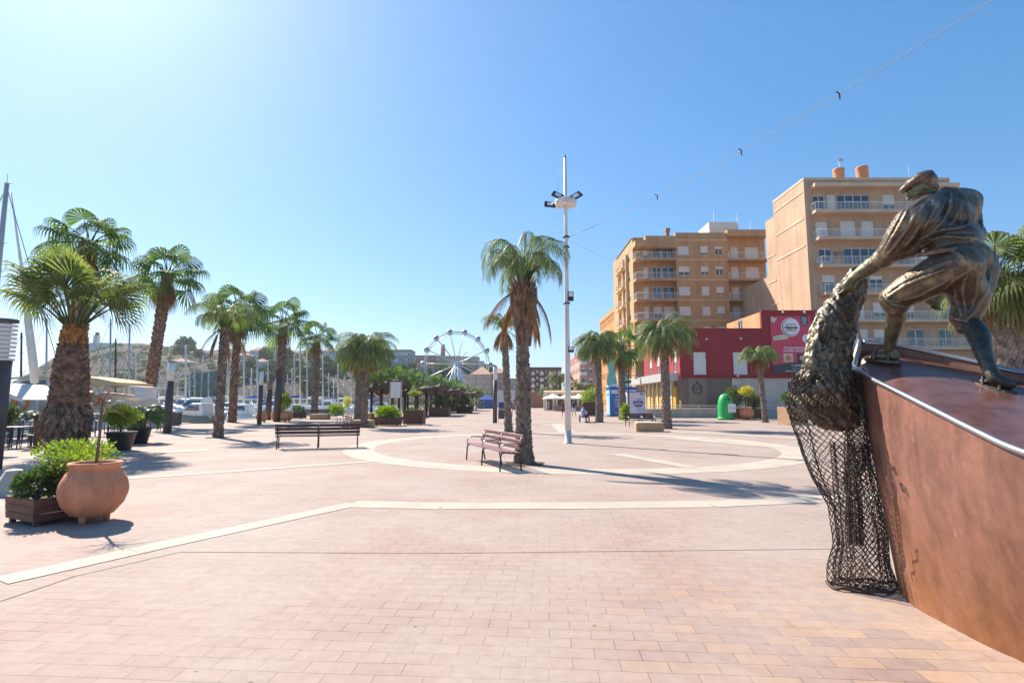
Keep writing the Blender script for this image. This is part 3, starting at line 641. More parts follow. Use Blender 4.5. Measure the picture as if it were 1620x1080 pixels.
# round emblem on the brown panel
cx, cz = X(1103,RY,614), Z(614.5,RY); em = MB(); r0 = .5
em.tube([(cx+r0*cos(a), RY-.04, cz+r0*sin(a)) for a in [2*pi*i/28 for i in range(29)]], .05, 6); em.ball((cx, RY-.04, cz+.62), .09, 8, 6); 
E = em.build('emblem', M['dark_sign'], B); text('GT', .62, M['dark_sign'], E, (cx, RY-.035, cz-.02), ext=.01, bold=.01)
lm = MB()
for px, py in ((1116,537),(1170,536),(1236,494.5),(1270,494.5),(1165,594.5)): lm.ball((X(px,RY,py), RY-.35, Z(py,RY)), .12, 8, 6); lm.tube([(X(px,RY,py),RY-.3,Z(py,RY)),(X(px,RY,py),RY-.05,Z(py,RY)+.1)], .03, 5)
lm.build('wall_spotlight', M['lamp_glass'], B)
MB().box(X(1196,RY,578), X(1206,RY,578), RY-.4, RY-.06, Z(583,RY), Z(574,RY)).build('air_conditioner', M['alu'], B)
# rear cream volume
mb = MB(); facade(mb, (rxm-.02, RY+.3, zr+.13), (0,1,0), 8.7, zr2-zr-.13, [(4.4,5.6,.3,1.6)], .15, (-1,0,0)); mb.box(rxm-.019, rxm+.0, RY+9.002, RY+9.2, zr+.13, zr2); mb.build('flank_wall', M['ochre'], B)
window(B, rxm+.07, RY+.3+5.6, zr+.43, 1.2, 1.3, 0, -pi/2)
# billboard
bx0, bx1, bz0, bz1 = X(1219,RY,540), X(1283,RY,540), Z(590,RY), Z(500,RY); by = RY-.12
BB = thing('billboard', (bx0, by, bz0), 'pink restaurant billboard with a white round logo on the red wall', 'billboard')
W_ = bx1-bx0; Hh = bz1-bz0
MB().box(0, W_, -.05, .05, 0, Hh).build('board', M['pink_sign'], BB)
q = MB(); q.add([(0,-.055,0),(W_,-.055,0),(W_,-.055,1.25),(W_*.7,-.055,1.15),(0,-.055,.85)], [(0,1,2,3,4)]); q.add([(0,-.04,0),(W_,-.04,0),(W_,-.04,1.25),(0,-.04,.85)], [(0,1,2,3)]); q.build('footer_strip', M['dark_sign'], BB)
def disc(cx, cz, r, y, m, name, n=40): 
    d = MB(); d.add([(cx+r*cos(2*pi*i/n), y, cz+r*sin(2*pi*i/n)) for i in range(n)]+[(cx+r*cos(2*pi*i/n), y+.012, cz+r*sin(2*pi*i/n)) for i in range(n)], [tuple(range(n))]+[(i,(i+1)%n,n+(i+1)%n,n+i) for i in range(n)]); return d.build(name, m, BB)
lx, lz = W_*.49, Hh*.80
disc(lx, lz, .98, -.066, M['sign_white'], 'logo_disc'); disc(lx, lz, .88, -.078, M['navy'], 'logo_ring'); disc(lx+.05, lz+.02, .84, -.092, M['sign_white'], 'logo_disc')
text('RESTAURANTE', .17, M['navy'], BB, (lx, -.097, lz+.28), bold=.006); text('vippos', .52, M['dark_sign'], BB, (lx+.03, -.097, lz-.02), bold=.022); text('CLUB NÁUTICO', .15, M['navy'], BB, (lx, -.097, lz-.36), bold=.006)
disc(W_*.87, Hh*.6, .45, -.066, M['sign_white'], 'round_photo')
sg = MB(); sx = W_*.84; sg.add([(sx-.4,-.066,Hh-.02),(sx+.4,-.066,Hh-.02),(sx+.4,-.066,Hh-.75),(sx+.2,-.066,Hh-1.1),(sx-.2,-.066,Hh-1.1),(sx-.4,-.066,Hh-.75)], [(0,1,2,3,4,5)]); sg.build('shield', M['dark_sign'], BB)
for k, s_ in enumerate(('Cocina', 'abierta', 'todo', 'el día')): text(s_, .2, M['sign_white'], BB, (sx, -.07, Hh-.2-.22*k), bold=.004)
gq = MB(); gq.add([(.05,-.066,Hh-.1),(.75,-.066,Hh-.25),(.35,-.066,Hh-.75),(.05,-.066,Hh-.55)], [(0,1,2,3)]); gq.add([(.2,-.066,Hh*.64),(1.6,-.066,Hh*.68),(1.9,-.066,Hh*.60),(.25,-.066,Hh*.56)], [(0,1,2,3)]); gq.build('print_patch', M['stone_white'], BB)
text('Compartiendo los', .36, M['sign_white'], BB, (W_*.60, -.062, Hh*.44), shear=.35, bold=.006); text('grandes momentos', .36, M['sign_white'], BB, (W_*.60, -.062, Hh*.39), shear=.35, bold=.006)
for k, (a, m_) in enumerate(((.28,'stone_white'), (.62,'dark_sign'))):
    p = MB().box(W_*a, W_*a+1.0, -.075, -.052, Hh*.19, Hh*.34).build('photo_print', M[m_], BB)
    MB().ball((W_*a+.5, -.08, Hh*.26), (.3,.02,.25), 12, 8).build('plate', M['orange' if k == 0 else 'stone_white'], p)
text('T. +34 627 19 30', .24, M['sign_white'], BB, (W_*.66, -.062, .78), bold=.006); text('restaurantevippos.es', .2, M['sign_white'], BB, (W_*.5, -.062, .22), bold=.004); text('reservas online', .2, M['alu'], BB, (W_*.62, -.062, .5), bold=.003)

# ---------- low wall with railing in front of the restaurant
LY = 54.0; lx0, lx1 = X(1018,LY,650), X(1460,LY,650)
LW = thing('low_wall', (0,0,0), 'long low cream wall with a metal rail in front of the red restaurant', 'wall')
MB().box(lx0, lx1, LY, LY+.35, 0, Z(648,LY)).build('wall', M['concrete'], LW, bevel=.03)
MB().box(lx0, lx1, LY-.05, LY+.40, Z(648,LY)+.002, Z(648,LY)+.08).build('coping', M['stone_white'], LW)
rl = MB(); zt = Z(641.5, LY)
for z_ in (zt, zt-.25): rl.tube([(lx0,LY+.15,z_),(lx1,LY+.15,z_)], .035, 6)
n = int((lx1-lx0)/1.8)
for i in range(n+1): x_ = lx0+(lx1-lx0)*i/n; rl.tube([(x_,LY+.15,Z(648,LY)+.08),(x_,LY+.15,zt)], .035, 6)
rl.build('railing', M['alu'], LW)

# ---------- far buildings at the end of the plaza and on the hill
plain_block('hotel_building', 'cream four-storey building with pink hip roof right of the ferris wheel', X(745,210,600), X(777,210,600), 210, 230, Z(592,210), M['beige_far'], 6, 9, roof='roof_tile', hip=3.6, balc=False)
plain_block('hotel_building', 'long pink building with red tiled roof between the lamp pillar and the main palms', X(777,214,600), X(800,214,600), 214, 230, Z(590,214), M['pink_far'], 6, 8, roof='roof_tile', hip=2.6)
plain_block('apartment_building', 'dark brown apartment block with white balconies behind the central palm', X(826,180,600), X(888,180,600), 180, 200, Z(583,180), M['dark_far'], 6, 9, balc=True)
plain_block('apartment_building', 'grey modern block with banded floors on the hill top', X(612,330,560), X(650,330,560), 330, 345, Z(554,330), M['grey_far'], 5, 8, z0=12, wm=.8, roof='beige_far')
hb = [(655,690,563,360,'brick_far',6,9,'long reddish terrace building on the hill left of the wheel'), (690,728,564,350,'beige_far',6,8,'tan cliffside building behind the ferris wheel spokes'), (728,757,565,365,'beige_far',7,7,'stepped tan block right behind the wheel hub'),
      (660,684,580,300,'pink_far',4,5,'small pink house below the reddish terrace building'), (757,765,572,360,'white_far',5,2,'slim white block at the right end of the hill row'), (684,700,583,290,'grey_far',4,4,'greyish house low on the slope behind the wheel'),
      (560,600,563,380,'white_far',4,7,'white block on the ridge behind the round butia palm'), (800,828,600,260,'beige_far',4,7,'beige low block between the two central palm trunks')]
for a, b, t_, Y_, m_, nf, nc, lb in hb: plain_block('hillside_building', lb, X(a,Y_,580), X(b,Y_,580), Y_, Y_+12, Z(t_,Y_), M[m_], nf, nc, z0=max(2, Z(t_,Y_)-nf*3.6), group='buildings along the hill')
# chimney on hill
c = X(700.5,370,560); tag(MB().tube([(c,370,20),(c,370,Z(545,370))], [2.2,1.4], 12).build('factory_chimney', M['brick_far']), 'tall brick chimney rising behind the ferris wheel', 'chimney')
# houses with tiled roofs on the ridge
hs = [(395,412,548,330,'white_far','white villa with tiled roof furthest left of the ridge houses'), (414,432,543,335,'beige_far','beige villa with pointed tiled roof among the ridge houses'), (434,448,549,325,'white_far','white villa with low tiled roof right of the beige one'), (372,392,556,310,'pink_far','salmon house with tiled roof below the ridge crest'), (300,322,551,345,'beige_far','flat beige house beside the dark round tree on the ridge'), (262,296,566,300,'white_far','long pale green-white house half way up the slope'),
      (450,470,552,330,'beige_far','beige house just left of the slim fan palm'), (508,530,549,330,'white_far','white ridge house right of the slim fan palm'), (400,420,566,290,'white_far','small white house low among the green trees')]
for a, b, t_, Y_, m_, lb in hs: plain_block('villa', lb, X(a,Y_,560), X(b,Y_,560), Y_, Y_+9, Z(t_+6,Y_), M[m_], 2, 4, z0=Z(t_+22,Y_), roof='roof_tile', hip=Z(t_,Y_)-Z(t_+6,Y_), group='houses on the hill')
# lighthouse on its round wall
c = P(153, 540, 400); LH = thing('lighthouse', (c.x, 400, 0), 'small white lighthouse on a long pale base on top of the left hill', 'lighthouse')
zz = Z(546,400); MB().box(-12, 15, -3, 3, zz-9, zz+1.5).build('base', M['white_far'], LH)
MB().lathe((0,0,zz+1.5), [(2.4,0),(2.0,5),(2.6,5.1),(2.6,5.5),(0,5.5)], 16).build('tower', M['white_far'], LH); MB().lathe((0,0,zz+7), [(1.3,0),(1.3,1.8),(1.6,1.9),(0,3)], 12).build('lantern', M['dark_metal'], LH)
# reddish retaining wall at the end of the plaza, dark shed, blue kiosk tent
tag(MB().box(X(838,130,640), X(872,130,640), 130, 131, 0, Z(620,130)).build('brick_wall', M['brick_far']), 'reddish brown wall closing the plaza behind the central palm', 'wall')
tag(MB().box(X(800,190,640), X(840,190,640), 190, 191, 0, Z(628,190)).build('red_awning_wall', M['red_wall']), 'low red shopfront strip under the pink building', 'shopfront')
# ================================================ VEGETATION
def leafquad(mb, p, d, nrm, L_, w_, droop=0):
    """pointed leaf: kite from p along d"""
    s = d.cross(nrm); s = s.normalized()*w_ if s.length > 1e-5 else Vector((w_,0,0))
    m = p+d*L_*.45; e = p+d*L_+Vector((0,0,-droop))
    o = len(mb.v); mb.v += [tuple(p), tuple(m+s), tuple(e), tuple(m-s)]; mb.f.append((o,o+1,o+2,o+3)); mb.sm.append(False)
def butia_crown(seed, n=44, L=2.1, spread=1.0, dry=0, arch=False):
    rn = random.Random(seed); mb = MB(); dm = MB()
    for i in range(n+dry):
        isdry = i >= n; az = i*2.39996+rn.uniform(-.2,.2); f = (i/n if not isdry else 1.0)
        el = R(86-(92 if spread > 1 else 66)*f**.9)+rn.uniform(-.12,.12)
        if isdry: el = R(-38)+rn.uniform(-.25,.25)
        Lf = L*rn.uniform(.85,1.1)*(.62 if isdry else 1); bend = (R(150)+rn.uniform(-.3,.4))*(1-.30*f)
        ex = 1.35
        if arch and not isdry: el = R(89-25*f)+rn.uniform(-.06,.06); bend = R(178)+rn.uniform(-.35,.2); ex = 1.75-.35*f; Lf *= 1.02-.2*f
        if isdry: bend = R(45)
        p = Vector((cos(az)*.12, sin(az)*.12, 0)); h = Vector((cos(az), sin(az), 0)); side = Vector((-sin(az), cos(az), 0)); N_ = 22; pts = [p.copy()]; ds = []
        for k in range(N_):
            t = k/N_; e = el-bend*t**ex; d = h*cos(e)+Vector((0,0,sin(e))); ds.append(d); p = p+d*Lf/N_; pts.append(p.copy())
        T = dm if isdry else mb
        T.tube([pts[k] for k in (0,4,9,13,18,22)], [.035,.028,.022,.016,.011,.005], 4, cap=False)
        tw = rn.uniform(-.2,.2)
        for k in range(4, N_):
            d = ds[k]; up = side.cross(d); ll = L*(.17 if arch else .19)*sin(pi*(k/N_)**.8)**.55*rn.uniform(.75,1.15)+.1
            for half in (0,.5):
                q = pts[k]+d*Lf/N_*half
                for sg in (-1, 1):
                    dd = (side*sg*.85+d*.75+up*(.45+tw*sg)).normalized() if not isdry else (side*sg*.35+d*.9+Vector((0,0,-.4))).normalized()
                    leafquad(T, q, dd, up, ll, .012, ll*rn.uniform(.3,.8))
    return mb, dm
def fan_crown(seed, n=26, L1=.9, L2=.85, dry=8, elmax=85, elmin=-35, seg=24, droop=.7):
    rn = random.Random(seed); mb = MB(); dm = MB()
    for i in range(n+dry):
        isdry = i >= n; az = i*2.39996+rn.uniform(-.25,.25); f = (i+.5)/n if not isdry else 1
        el = R(elmax+(elmin-elmax)*f)+rn.uniform(-.1,.1) if not isdry else R(-68)+rn.uniform(-.12,.12)
        l1 = L1*rn.uniform(.8,1.15)*(.7 if isdry else 1); h = Vector((cos(az), sin(az), 0)); side = Vector((-sin(az), cos(az), 0))
        p = Vector((cos(az)*.1, sin(az)*.1, 0)); T = dm if isdry else mb; pts = [p]
        for k in range(4):
            e = el-.12*k; p = p+(h*cos(e)+Vector((0,0,sin(e))))*l1/4; pts.append(p)
        T.tube(pts, [.03,.026,.022,.02,.016], 4, cap=False)
        e = el-.45; d = h*cos(e)+Vector((0,0,sin(e))); up = side.cross(d)*-1; roll = rn.uniform(-.5,.5); sd_ = side*cos(roll)+up*sin(roll); up = sd_.cross(d)
        A = R(118) if not isdry else R(50); l2 = L2*rn.uniform(.85,1.1); w_ = 2*A/seg*.5
        for s_ in range(seg):
            a = -A+2*A*(s_+.5)/seg; dd = d*cos(a)+sd_*sin(a); q = sd_*cos(a)-d*sin(a)
            fold = up*(.05 if s_ % 2 else -.05)*l2; lift = up*(.22*abs(sin(a)))*l2
            b = p; m1 = p+dd*l2*.66+fold*.6+lift*.5+Vector((0,0,-l2*droop*.08)); rr = l2*.66; hw = q*rr*w_*1.02
            e1 = p+dd*l2*.86+lift*.7+Vector((0,0,-l2*droop*.32)); e2 = p+dd*l2*.95+lift*.6+Vector((0,0,-l2*droop*rn.uniform(.7,1.3)))
            o = len(T.v); T.v += [tuple(x) for x in (b, m1-hw, m1+hw, e1-hw*.45, e1+hw*.45, e2)]
            T.f += [(o,o+1,o+2),(o+1,o+3,o+4,o+2),(o+3,o+5,o+4)]; T.sm += [False]*3
    return mb, dm
def trunk_mb(h, r0, r1, seed, lean=(0,0), chips=300, chipsize=.09, base_flare=1.25, chip_from=0, curve=.0, out=1.0):
    rn = random.Random(seed); mb = MB(); n = 26; pts = []; rs = []
    def cen(t): return Vector((lean[0]*t+curve*sin(pi*t), lean[1]*t, h*t))
    def rad(t): return (r0+(r1-r0)*t)*(1+(base_flare-1)*math.exp(-t*h/.35))
    N_ = int(h/.11)+2
    for i in range(N_+1):
        t = i/N_; pts.append(cen(t)); rs.append(rad(t)*(1+(.045 if i % 2 else -.02)+rn.uniform(-.015,.015)))
    mb.tube(pts, rs, 18, smooth=False)
    for i in range(chips):
        t = chip_from+(1-chip_from)*(i+.5)/chips; a = i*2.39996; c = cen(t); r = rad(t)*.97; cs = chipsize*rn.uniform(.7,1.3)
        o_ = Vector((cos(a), sin(a), 0)); s = Vector((-sin(a), cos(a), 0)); b = c+o_*r
        tip = b+o_*cs*.75*out+Vector((0,0,cs*rn.uniform(.6,1.1)))
        v = [b-s*cs*.75+Vector((0,0,-cs*.3)), b+s*cs*.75+Vector((0,0,-cs*.3)), b+Vector((0,0,-cs*.9))+o_*cs*.3, tip-s*cs*.3, tip+s*cs*.3, b+Vector((0,0,cs))]
        mb.add(v, [(0,2,3),(2,4,3),(2,1,4),(0,3,5),(3,4,5),(4,1,5)])
    return mb
def soilpatch(t, r0):
    rn = random.Random(int(r0*1000)); n = 22; d = MB(); d.add([(0,0,.03)]+[((r0+.32+rn.uniform(-.1,.14))*cos(2*pi*i/n), (r0+.32+rn.uniform(-.1,.14))*sin(2*pi*i/n), .0135) for i in range(n)], [(0,i+1,(i+1)%n+1) for i in range(n)]); d.build('soil_patch', M['soil'], t)
CR = {}
def crown_mesh(kind):
    if kind in CR: return CR[kind]
    if kind[0] == 'b': a, b = butia_crown(kind[1], n=kind[2], dry=kind[3])
    elif kind[0] == 'a': a, b = butia_crown(kind[1], n=kind[2], dry=kind[3], L=2.4, arch=True)
    elif kind[0] == 'r': a, b = butia_crown(kind[1], n=kind[2], dry=kind[3], L=1.95, spread=1.28)
    else: a, b = fan_crown(kind[1], n=kind[2], dry=kind[3])
    me = a.mesh('crown'); me.materials.append(M['leaf_butia'] if kind[0] in 'bra' else M['leaf_fan'])
    md = None
    if kind[3]: md = b.mesh('dead_fronds'); md.materials.append(M['leaf_dry'])
    CR[kind] = (me, md); return CR[kind]
def palm(px, py, topy, r0, kind, label, csize, name='palm_tree', lean=(0,0), tm='trunk', loc=None, chips=300, cs=.08, group='palms around the plaza', rz=0, r1=None, chip_from=0, curve=0, tilt=(0,0)):
    b = loc or G(px, py); h = Z(topy, b.y) if loc is None else topy
    t = thing(name, b, label, 'palm tree', group, 0)
    trunk_mb(h, r0, r1 or r0*.82, int(px*7+h*10), lean, chips, cs, chip_from=chip_from, curve=curve).build('trunk', M[tm], t)
    if b.y < 46 and loc is None: soilpatch(t, r0)
    me, md = crown_mesh(kind)
    for nm, q in (('crown', me), ('dead_fronds', md)):
        if q: o = bpy.data.objects.new(nm, q); C.objects.link(o); o.parent = t; o.location = (lean[0], lean[1], h); o.scale = (csize,)*3; o.rotation_euler = (tilt[0], tilt[1], rz)
    return t
# central butia palm with swollen neck under the crown
b = G(829, 733); hc = Z(452, b.y)
t = thing('palm_tree', b, 'tallest feather palm beside the mauve bench with rusty hanging fronds', 'palm tree', 'palms around the plaza')
mb = trunk_mb(hc*.66, .19, .14, 3, (-.03,0), 520, .06, base_flare=1.4); mb.build('trunk', M['trunk'], t)
up = MB(); hh = hc*.66
up.tube([(-.03,0,hh-.02),(-.03,0,hh+.4),(-.02,0,hh+.9),(0,0,hc-.5),(0,0,hc),(0,0,hc+.15)], [.155,.165,.22,.27,.22,.09], 18)
for i in range(420):
    tt = (i+.5)/420; a = i*2.39996; z = hh+(hc-hh)*tt; r = [.155,.165,.21,.25,.27,.25,.2][min(6, int(tt*7))]
    o_ = Vector((cos(a), sin(a), 0)); s = Vector((-sin(a), cos(a), 0)); q = Vector((0,0,z))+o_*r*.95; L_ = .22; tip = q+o_*(.08+.10*tt)+Vector((0,0,L_))
    up.add([q-s*.05-Vector((0,0,.04)), q+s*.05-Vector((0,0,.04)), tip+s*.02, tip-s*.02, q+o_*.05-Vector((0,0,.05))], [(0,4,3),(4,2,3),(4,1,2),(0,3,2,1)])
up.build('leaf_base_neck', M['trunk_dark'], t); soilpatch(t, .2)
a, d = butia_crown(11, n=21, L=2.25, dry=5, arch=True)
o = a.build('crown', M['leaf_butia'], t, (0,0,hc)); o.rotation_euler = (0,0,.6); o.scale = (.9,.9,1.2)
o = d.build('dead_fronds', M['leaf_dry'], t, (0,0,hc-.1))
P3 = [
 (805,683,523,.17,('a',5,18,8),'feather palm with drooping brown skirt just behind the tallest one',.82,dict(lean=(-.25,0))),
 (345,692,520,.165,('a',6,24,5),'thick-trunked feather palm nearest the grey totems on the left',1.0,dict()),
 (576,676,553,.17,('r',7,60,8),'round-headed feather palm behind the box of lime shrubs',1.2,dict()),
 (948,668,545,.26,('r',8,60,8),'round-headed feather palm left of the blue kiosk',1.22,dict()),
 (1055,678,530,.25,('r',9,42,8),'feather palm beside the sandy-topped planter bench in front of the red restaurant',1.22,dict()),
 (1211,668,565,.18,('b',10,40,5),'short feather palm in front of the pink billboard',.92,dict(lean=(-.3,0))),
]
for px, py, ty, r0, kd, lb, cs, kw in P3: palm(px, py, ty, r0, kd, lb, cs, **kw)
P4 = [
 (228,672,432,.36,('f',21,17,8),'tall fan palm rising behind the clipped round shrub',1.6,dict(tm='trunk_red',cs=.14,lean=(.9,0))),
 (367,668,490,.25,('f',22,19,10),'reddish fan palm standing right behind the thick feather palm',1.6,dict(tm='trunk_red',cs=.12)),
 (441,664,508,.34,('f',23,15,3),'fan palm rising behind the dark grey totem and terracotta pots',1.55,dict(cs=.13)),
 (497,660,532,.3,('f',24,15,3),'fan palm behind the small bench left of the round feather palm',1.3,dict(cs=.12)),
 (985,664,548,.3,('f',25,14,6),'bushy fan palm half hidden behind the feather palm by the blue kiosk',1.5,dict()),
 (100,700,385,.34,('f',26,17,8),'tallest fan palm at the far left rising behind the stout orange-necked palm',1.05,dict(tm='trunk_red',cs=.12,lean=(.35,0))),
 (566,664,560,.3,('f',27,14,4),'slim fan palm partly hidden behind the round feather palm',1.3,dict()),
]
for px, py, ty, r0, kd, lb, cs, kw in P4: palm(px, py, ty, r0, kd, lb, cs, **kw)
# background palms by the café
for i, (px, ty, Y, cs, lb) in enumerate([(886,597,110,1.5,'tall bushy palm behind the white café pergola'), (905,612,108,1.3,'lower palm right of the white mast behind the café pergola'), (925,612,112,1.3,'palm left of the round feather palm behind the café pergola'), (868,618,112,1.2,'leafy palm at the left end of the café pergola')]):
    palm(px, 640, Z(ty, Y)-.3, .3, ('b',30+i%2,50,0) if i != 1 else ('f',25,14,6), lb, cs, loc=Vector((X(px,Y,600), Y, 0)), chips=60, cs=.15, group='palms behind the café pergola')
# fan palm at right edge behind the boat
bY = 16.0; bx = X(1582, bY, 560)
t = thing('palm_tree', (bx, bY, 0), 'thick fan palm behind the boat sculpture at the right edge', 'palm tree'); h = Z(436, bY)
trunk_mb(h, .5, .42, 5, (.1,0), 900, .12, out=.6).build('trunk', M['trunk'], t)
a, d = fan_crown(41, n=30, L1=.9, L2=1.0, dry=26, droop=.55, seg=30, elmin=-40); a.build('crown', M['leaf_big'], t, (.1,0,h+.0)); d.build('dead_fronds', M['leaf_dry'], t, (.1,0,h))
# row of small palms along the promenade
row = [(603,588,62),(622,590,68),(640,592,74),(660,599,80),(676,601,86),(690,602,92),(702,606,98),(714,607,105),(724,610,112),(735,613,120),(745,616,128),(755,618,138),(764,622,150),(580,592,60)]
nth = ['nearest','second','third','fourth','fifth','sixth','seventh','eighth','ninth','tenth','eleventh','twelfth','farthest']
for i, (px, ty, Y) in enumerate(row):
    lb = f'{nth[i]} bright fan palm of the promenade row running towards the ferris wheel' if i < 13 else 'fan palm of the promenade row just behind the round feather palm trunk'
    palm(px, 640, Z(ty+3, Y), .2, ('f',24,15,3) if i % 2 else ('f',27,14,4), lb, .95+.1*(i%3), loc=Vector((X(px,Y,600), Y, 0)), chips=50, cs=.14, group='palms of the promenade row', rz=i)

# stout foreground palm at left
b = G(103, 716); b.x = X(104, b.y, 700)
t = thing('palm_tree', b, 'stout palm with shaggy orange-necked trunk and huge fan leaves at the left', 'palm tree')
h = Z(523, b.y); prof = [(0,.46),(.10,.55),(.18,.68),(.26,.78),(.33,.80),(.38,.64),(.44,.60),(.55,.56),(.72,.50),(.86,.40),(1,.26)]
prof = [(a, r*.80) for a, r in prof]
def pr_(t_):
    for (a, ra), (c, rc_) in zip(prof, prof[1:]):
        if a <= t_ <= c: return ra+(rc_-ra)*(t_-a)/(c-a)
    return .21
lx = X(117,b.y,523)-X(104,b.y,700)
mb = MB(); mb.tube([(lx*k/30, 0, h*k/30) for k in range(31)], [pr_(k/30)*.9 for k in range(31)], 22, smooth=False)
fb = MB(); sk = MB(); rn = random.Random(9)
for i in range(1500):
    tt = (i+.5)/1500; a = i*2.39996; r = pr_(tt)*.9; o_ = Vector((cos(a), sin(a), 0)); s = Vector((-sin(a), cos(a), 0)); q = Vector((lx*tt, 0, h*tt))+o_*r*.97
    T = fb if tt > .86 else (sk if tt < .40 else mb)
    if T is sk:
        L_ = rn.uniform(.16,.34); tip = q+o_*rn.uniform(.08,.2)+Vector((0,0,-L_*rn.uniform(.2,1)))+s*rn.uniform(-.1,.1); w_ = rn.uniform(.05,.09)
        T.add([q-s*w_, q+s*w_, tip+s*w_*.8, tip-s*w_*.8, tip+o_*.02-Vector((0,0,.06)), q+o_*.1-s*w_*.2+Vector((0,0,.05))], [(0,5,3),(5,2,3),(5,1,2),(3,2,4),(0,3,2,1)])
    else:
        L_ = rn.uniform(.10,.17) if T is mb else rn.uniform(.12,.3); w_ = rn.uniform(.09,.13) if T is mb else rn.uniform(.03,.08); tip = q+o_*rn.uniform(.08,.15)+Vector((0,0,L_))
        T.add([q-s*w_, q+s*w_, tip+s*w_*.5, tip-s*w_*.5, q+o_*.04-Vector((0,0,.09)), tip+Vector((0,0,.02))-o_*.1], [(0,4,3),(4,2,3),(4,1,2),(3,2,5),(0,3,5),(2,1,5)])
mb.build('trunk', M['trunk_dark'], t); sk.build('shaggy_base', M['trunk_dark'], t); fb.build('orange_neck', M['fibre'], t)
a, d = MB(), MB()
rn = random.Random(4)
def bigfan(T, base, az, el, l1, l2, roll=0, seg=40, droop=.3, bendl=.3, A=R(120)):
    h_ = Vector((cos(az), sin(az), 0)); side = Vector((-sin(az), cos(az), 0)); p = Vector(base)+h_*.15; pts = [p]
    for k in range(5):
        e = el-bendl*k/5; p = p+(h_*cos(e)+Vector((0,0,sin(e))))*l1/5; pts.append(p)
    T.tube(pts, [.04,.035,.03,.028,.024,.02], 5, cap=False)
    e = el-bendl-.15; d_ = h_*cos(e)+Vector((0,0,sin(e))); u = d_.cross(side); sd_ = side*cos(roll)+u*sin(roll); u = d_.cross(sd_)*-1
    w_ = A/seg
    for s_ in range(seg):
        a_ = -A+2*A*(s_+.5)/seg; dd = d_*cos(a_)+sd_*sin(a_); q = sd_*cos(a_)-d_*sin(a_); ll = l2*(1-.25*abs(a_)/A)*rn.uniform(.92,1.06)
        fold = u*(.03 if s_ % 2 else -.03)*ll; lift = u*(.28*abs(sin(a_)))*ll
        P_ = [p, p+dd*ll*.6+fold+lift*.5, p+dd*ll*.78+lift*.7+Vector((0,0,-ll*droop*.12)), p+dd*ll*.9+lift*.8+Vector((0,0,-ll*droop*.45)), p+dd*ll*.98+lift*.7+Vector((0,0,-ll*droop*rn.uniform(.9,1.6)))]
        W_ = [0, ll*.6*w_*1.05, ll*.6*w_*.6, ll*.6*w_*.3, 0]; o = len(T.v)
        T.v += [tuple(P_[0])]; 
        for k in (1,2,3): T.v += [tuple(P_[k]-q*W_[k]), tuple(P_[k]+q*W_[k])]
        T.v += [tuple(P_[4])]; T.f += [(o,o+1,o+2),(o+1,o+3,o+4,o+2),(o+3,o+5,o+6,o+4),(o+5,o+7,o+6)]; T.sm += [False]*4
cb = (lx, 0, 0)
fans = [(-150,62,1.9,1.35,.3),(-100,70,1.6,1.3,0),(-60,66,1.9,1.4,-.2),(-20,52,1.7,1.4,.3),(-5,28,1.7,1.2,-.4),(180,34,1.9,1.3,.4),(150,62,1.7,1.3,0),(95,75,1.9,1.3,0),(60,64,1.6,1.3,.4),(30,46,1.9,1.3,-.3),(-175,58,1.7,1.3,.5),(-35,38,1.9,1.3,0),(-125,48,1.6,1.2,.2),(120,45,1.6,1.2,.2),(10,60,2.0,1.2,.2),(-90,80,1.9,1.35,.5),(-110,58,1.5,1.3,-.4),(-70,48,1.6,1.3,.3),(80,55,1.8,1.3,-.2),(175,80,2.0,1.3,.3)]
for az, el, l1, l2, ro in fans: bigfan(a, cb, R(az), R(el)+(.12 if el < 60 else 0), l1*.82, l2*.98, ro)
o = a.build('crown', M['leaf_big'], t, (0,0,h)); o.scale = (.97,.97,1.14)

def bush_mb(c, r, n, ls, seed, lw=.4, up=.2, shell=.5):
    rn = random.Random(seed); mb = MB(); c = Vector(c)
    for i in range(n):
        d = Vector((rn.gauss(0,1), rn.gauss(0,1), rn.gauss(0,1))).normalized(); k = rn.random()**shell; lump = .82+.3*noise.noise(d*2.3+Vector((seed,0,0)))
        p = c+Vector((d.x*r[0], d.y*r[1], d.z*r[2]))*k*lump
        dd = (d+Vector((rn.uniform(-.8,.8), rn.uniform(-.8,.8), rn.uniform(-.5,.9)+up))).normalized(); nn = Vector((rn.uniform(-1,1), rn.uniform(-1,1), rn.uniform(-1,1)))
        leafquad(mb, p, dd, nn, ls*rn.uniform(.6,1.3), ls*lw*.5)
    return mb
def stems(mb, c, r, n, seed):
    rn = random.Random(seed)
    for i in range(n):
        a = rn.uniform(0, 2*pi); q = rn.uniform(.3,.9)
        mb.tube([c, Vector(c)+Vector((cos(a)*r[0]*q*.5, sin(a)*r[1]*q*.5, r[2]*.6)), Vector(c)+Vector((cos(a)*r[0]*q, sin(a)*r[1]*q, r[2]*1.2))], [.014,.01,.005], 4, cap=False)
    return mb
def shrub(loc, r, label, m='leaf_bush', n=900, ls=.09, group=None, name='shrub', seed=1, stem=0, lw=.45, flowers=None, rzs=None):
    """loc = base; stem = bare stem height"""
    t = thing(name, loc, label, 'shrub', group)
    bush_mb((0,0,stem+r[2]*.9), r, n, ls, seed, lw).build('foliage', M[m], t)
    st = MB(); 
    if stem: st.tube([(0,0,0),(.02,.01,stem*.5),(0,0,stem+r[2]*.5)], [.035,.03,.02], 6)
    stems(st, (0,0,stem*.9), r, 7, seed); st.build('stem', M['bark'], t)
    if flowers: bush_mb((0,0,stem+r[2]*1.35), (r[0]*.6,r[1]*.6,r[2]*.5), n//5, ls*1.2, seed+9, lw).build('flowers', M[flowers], t)
    return t
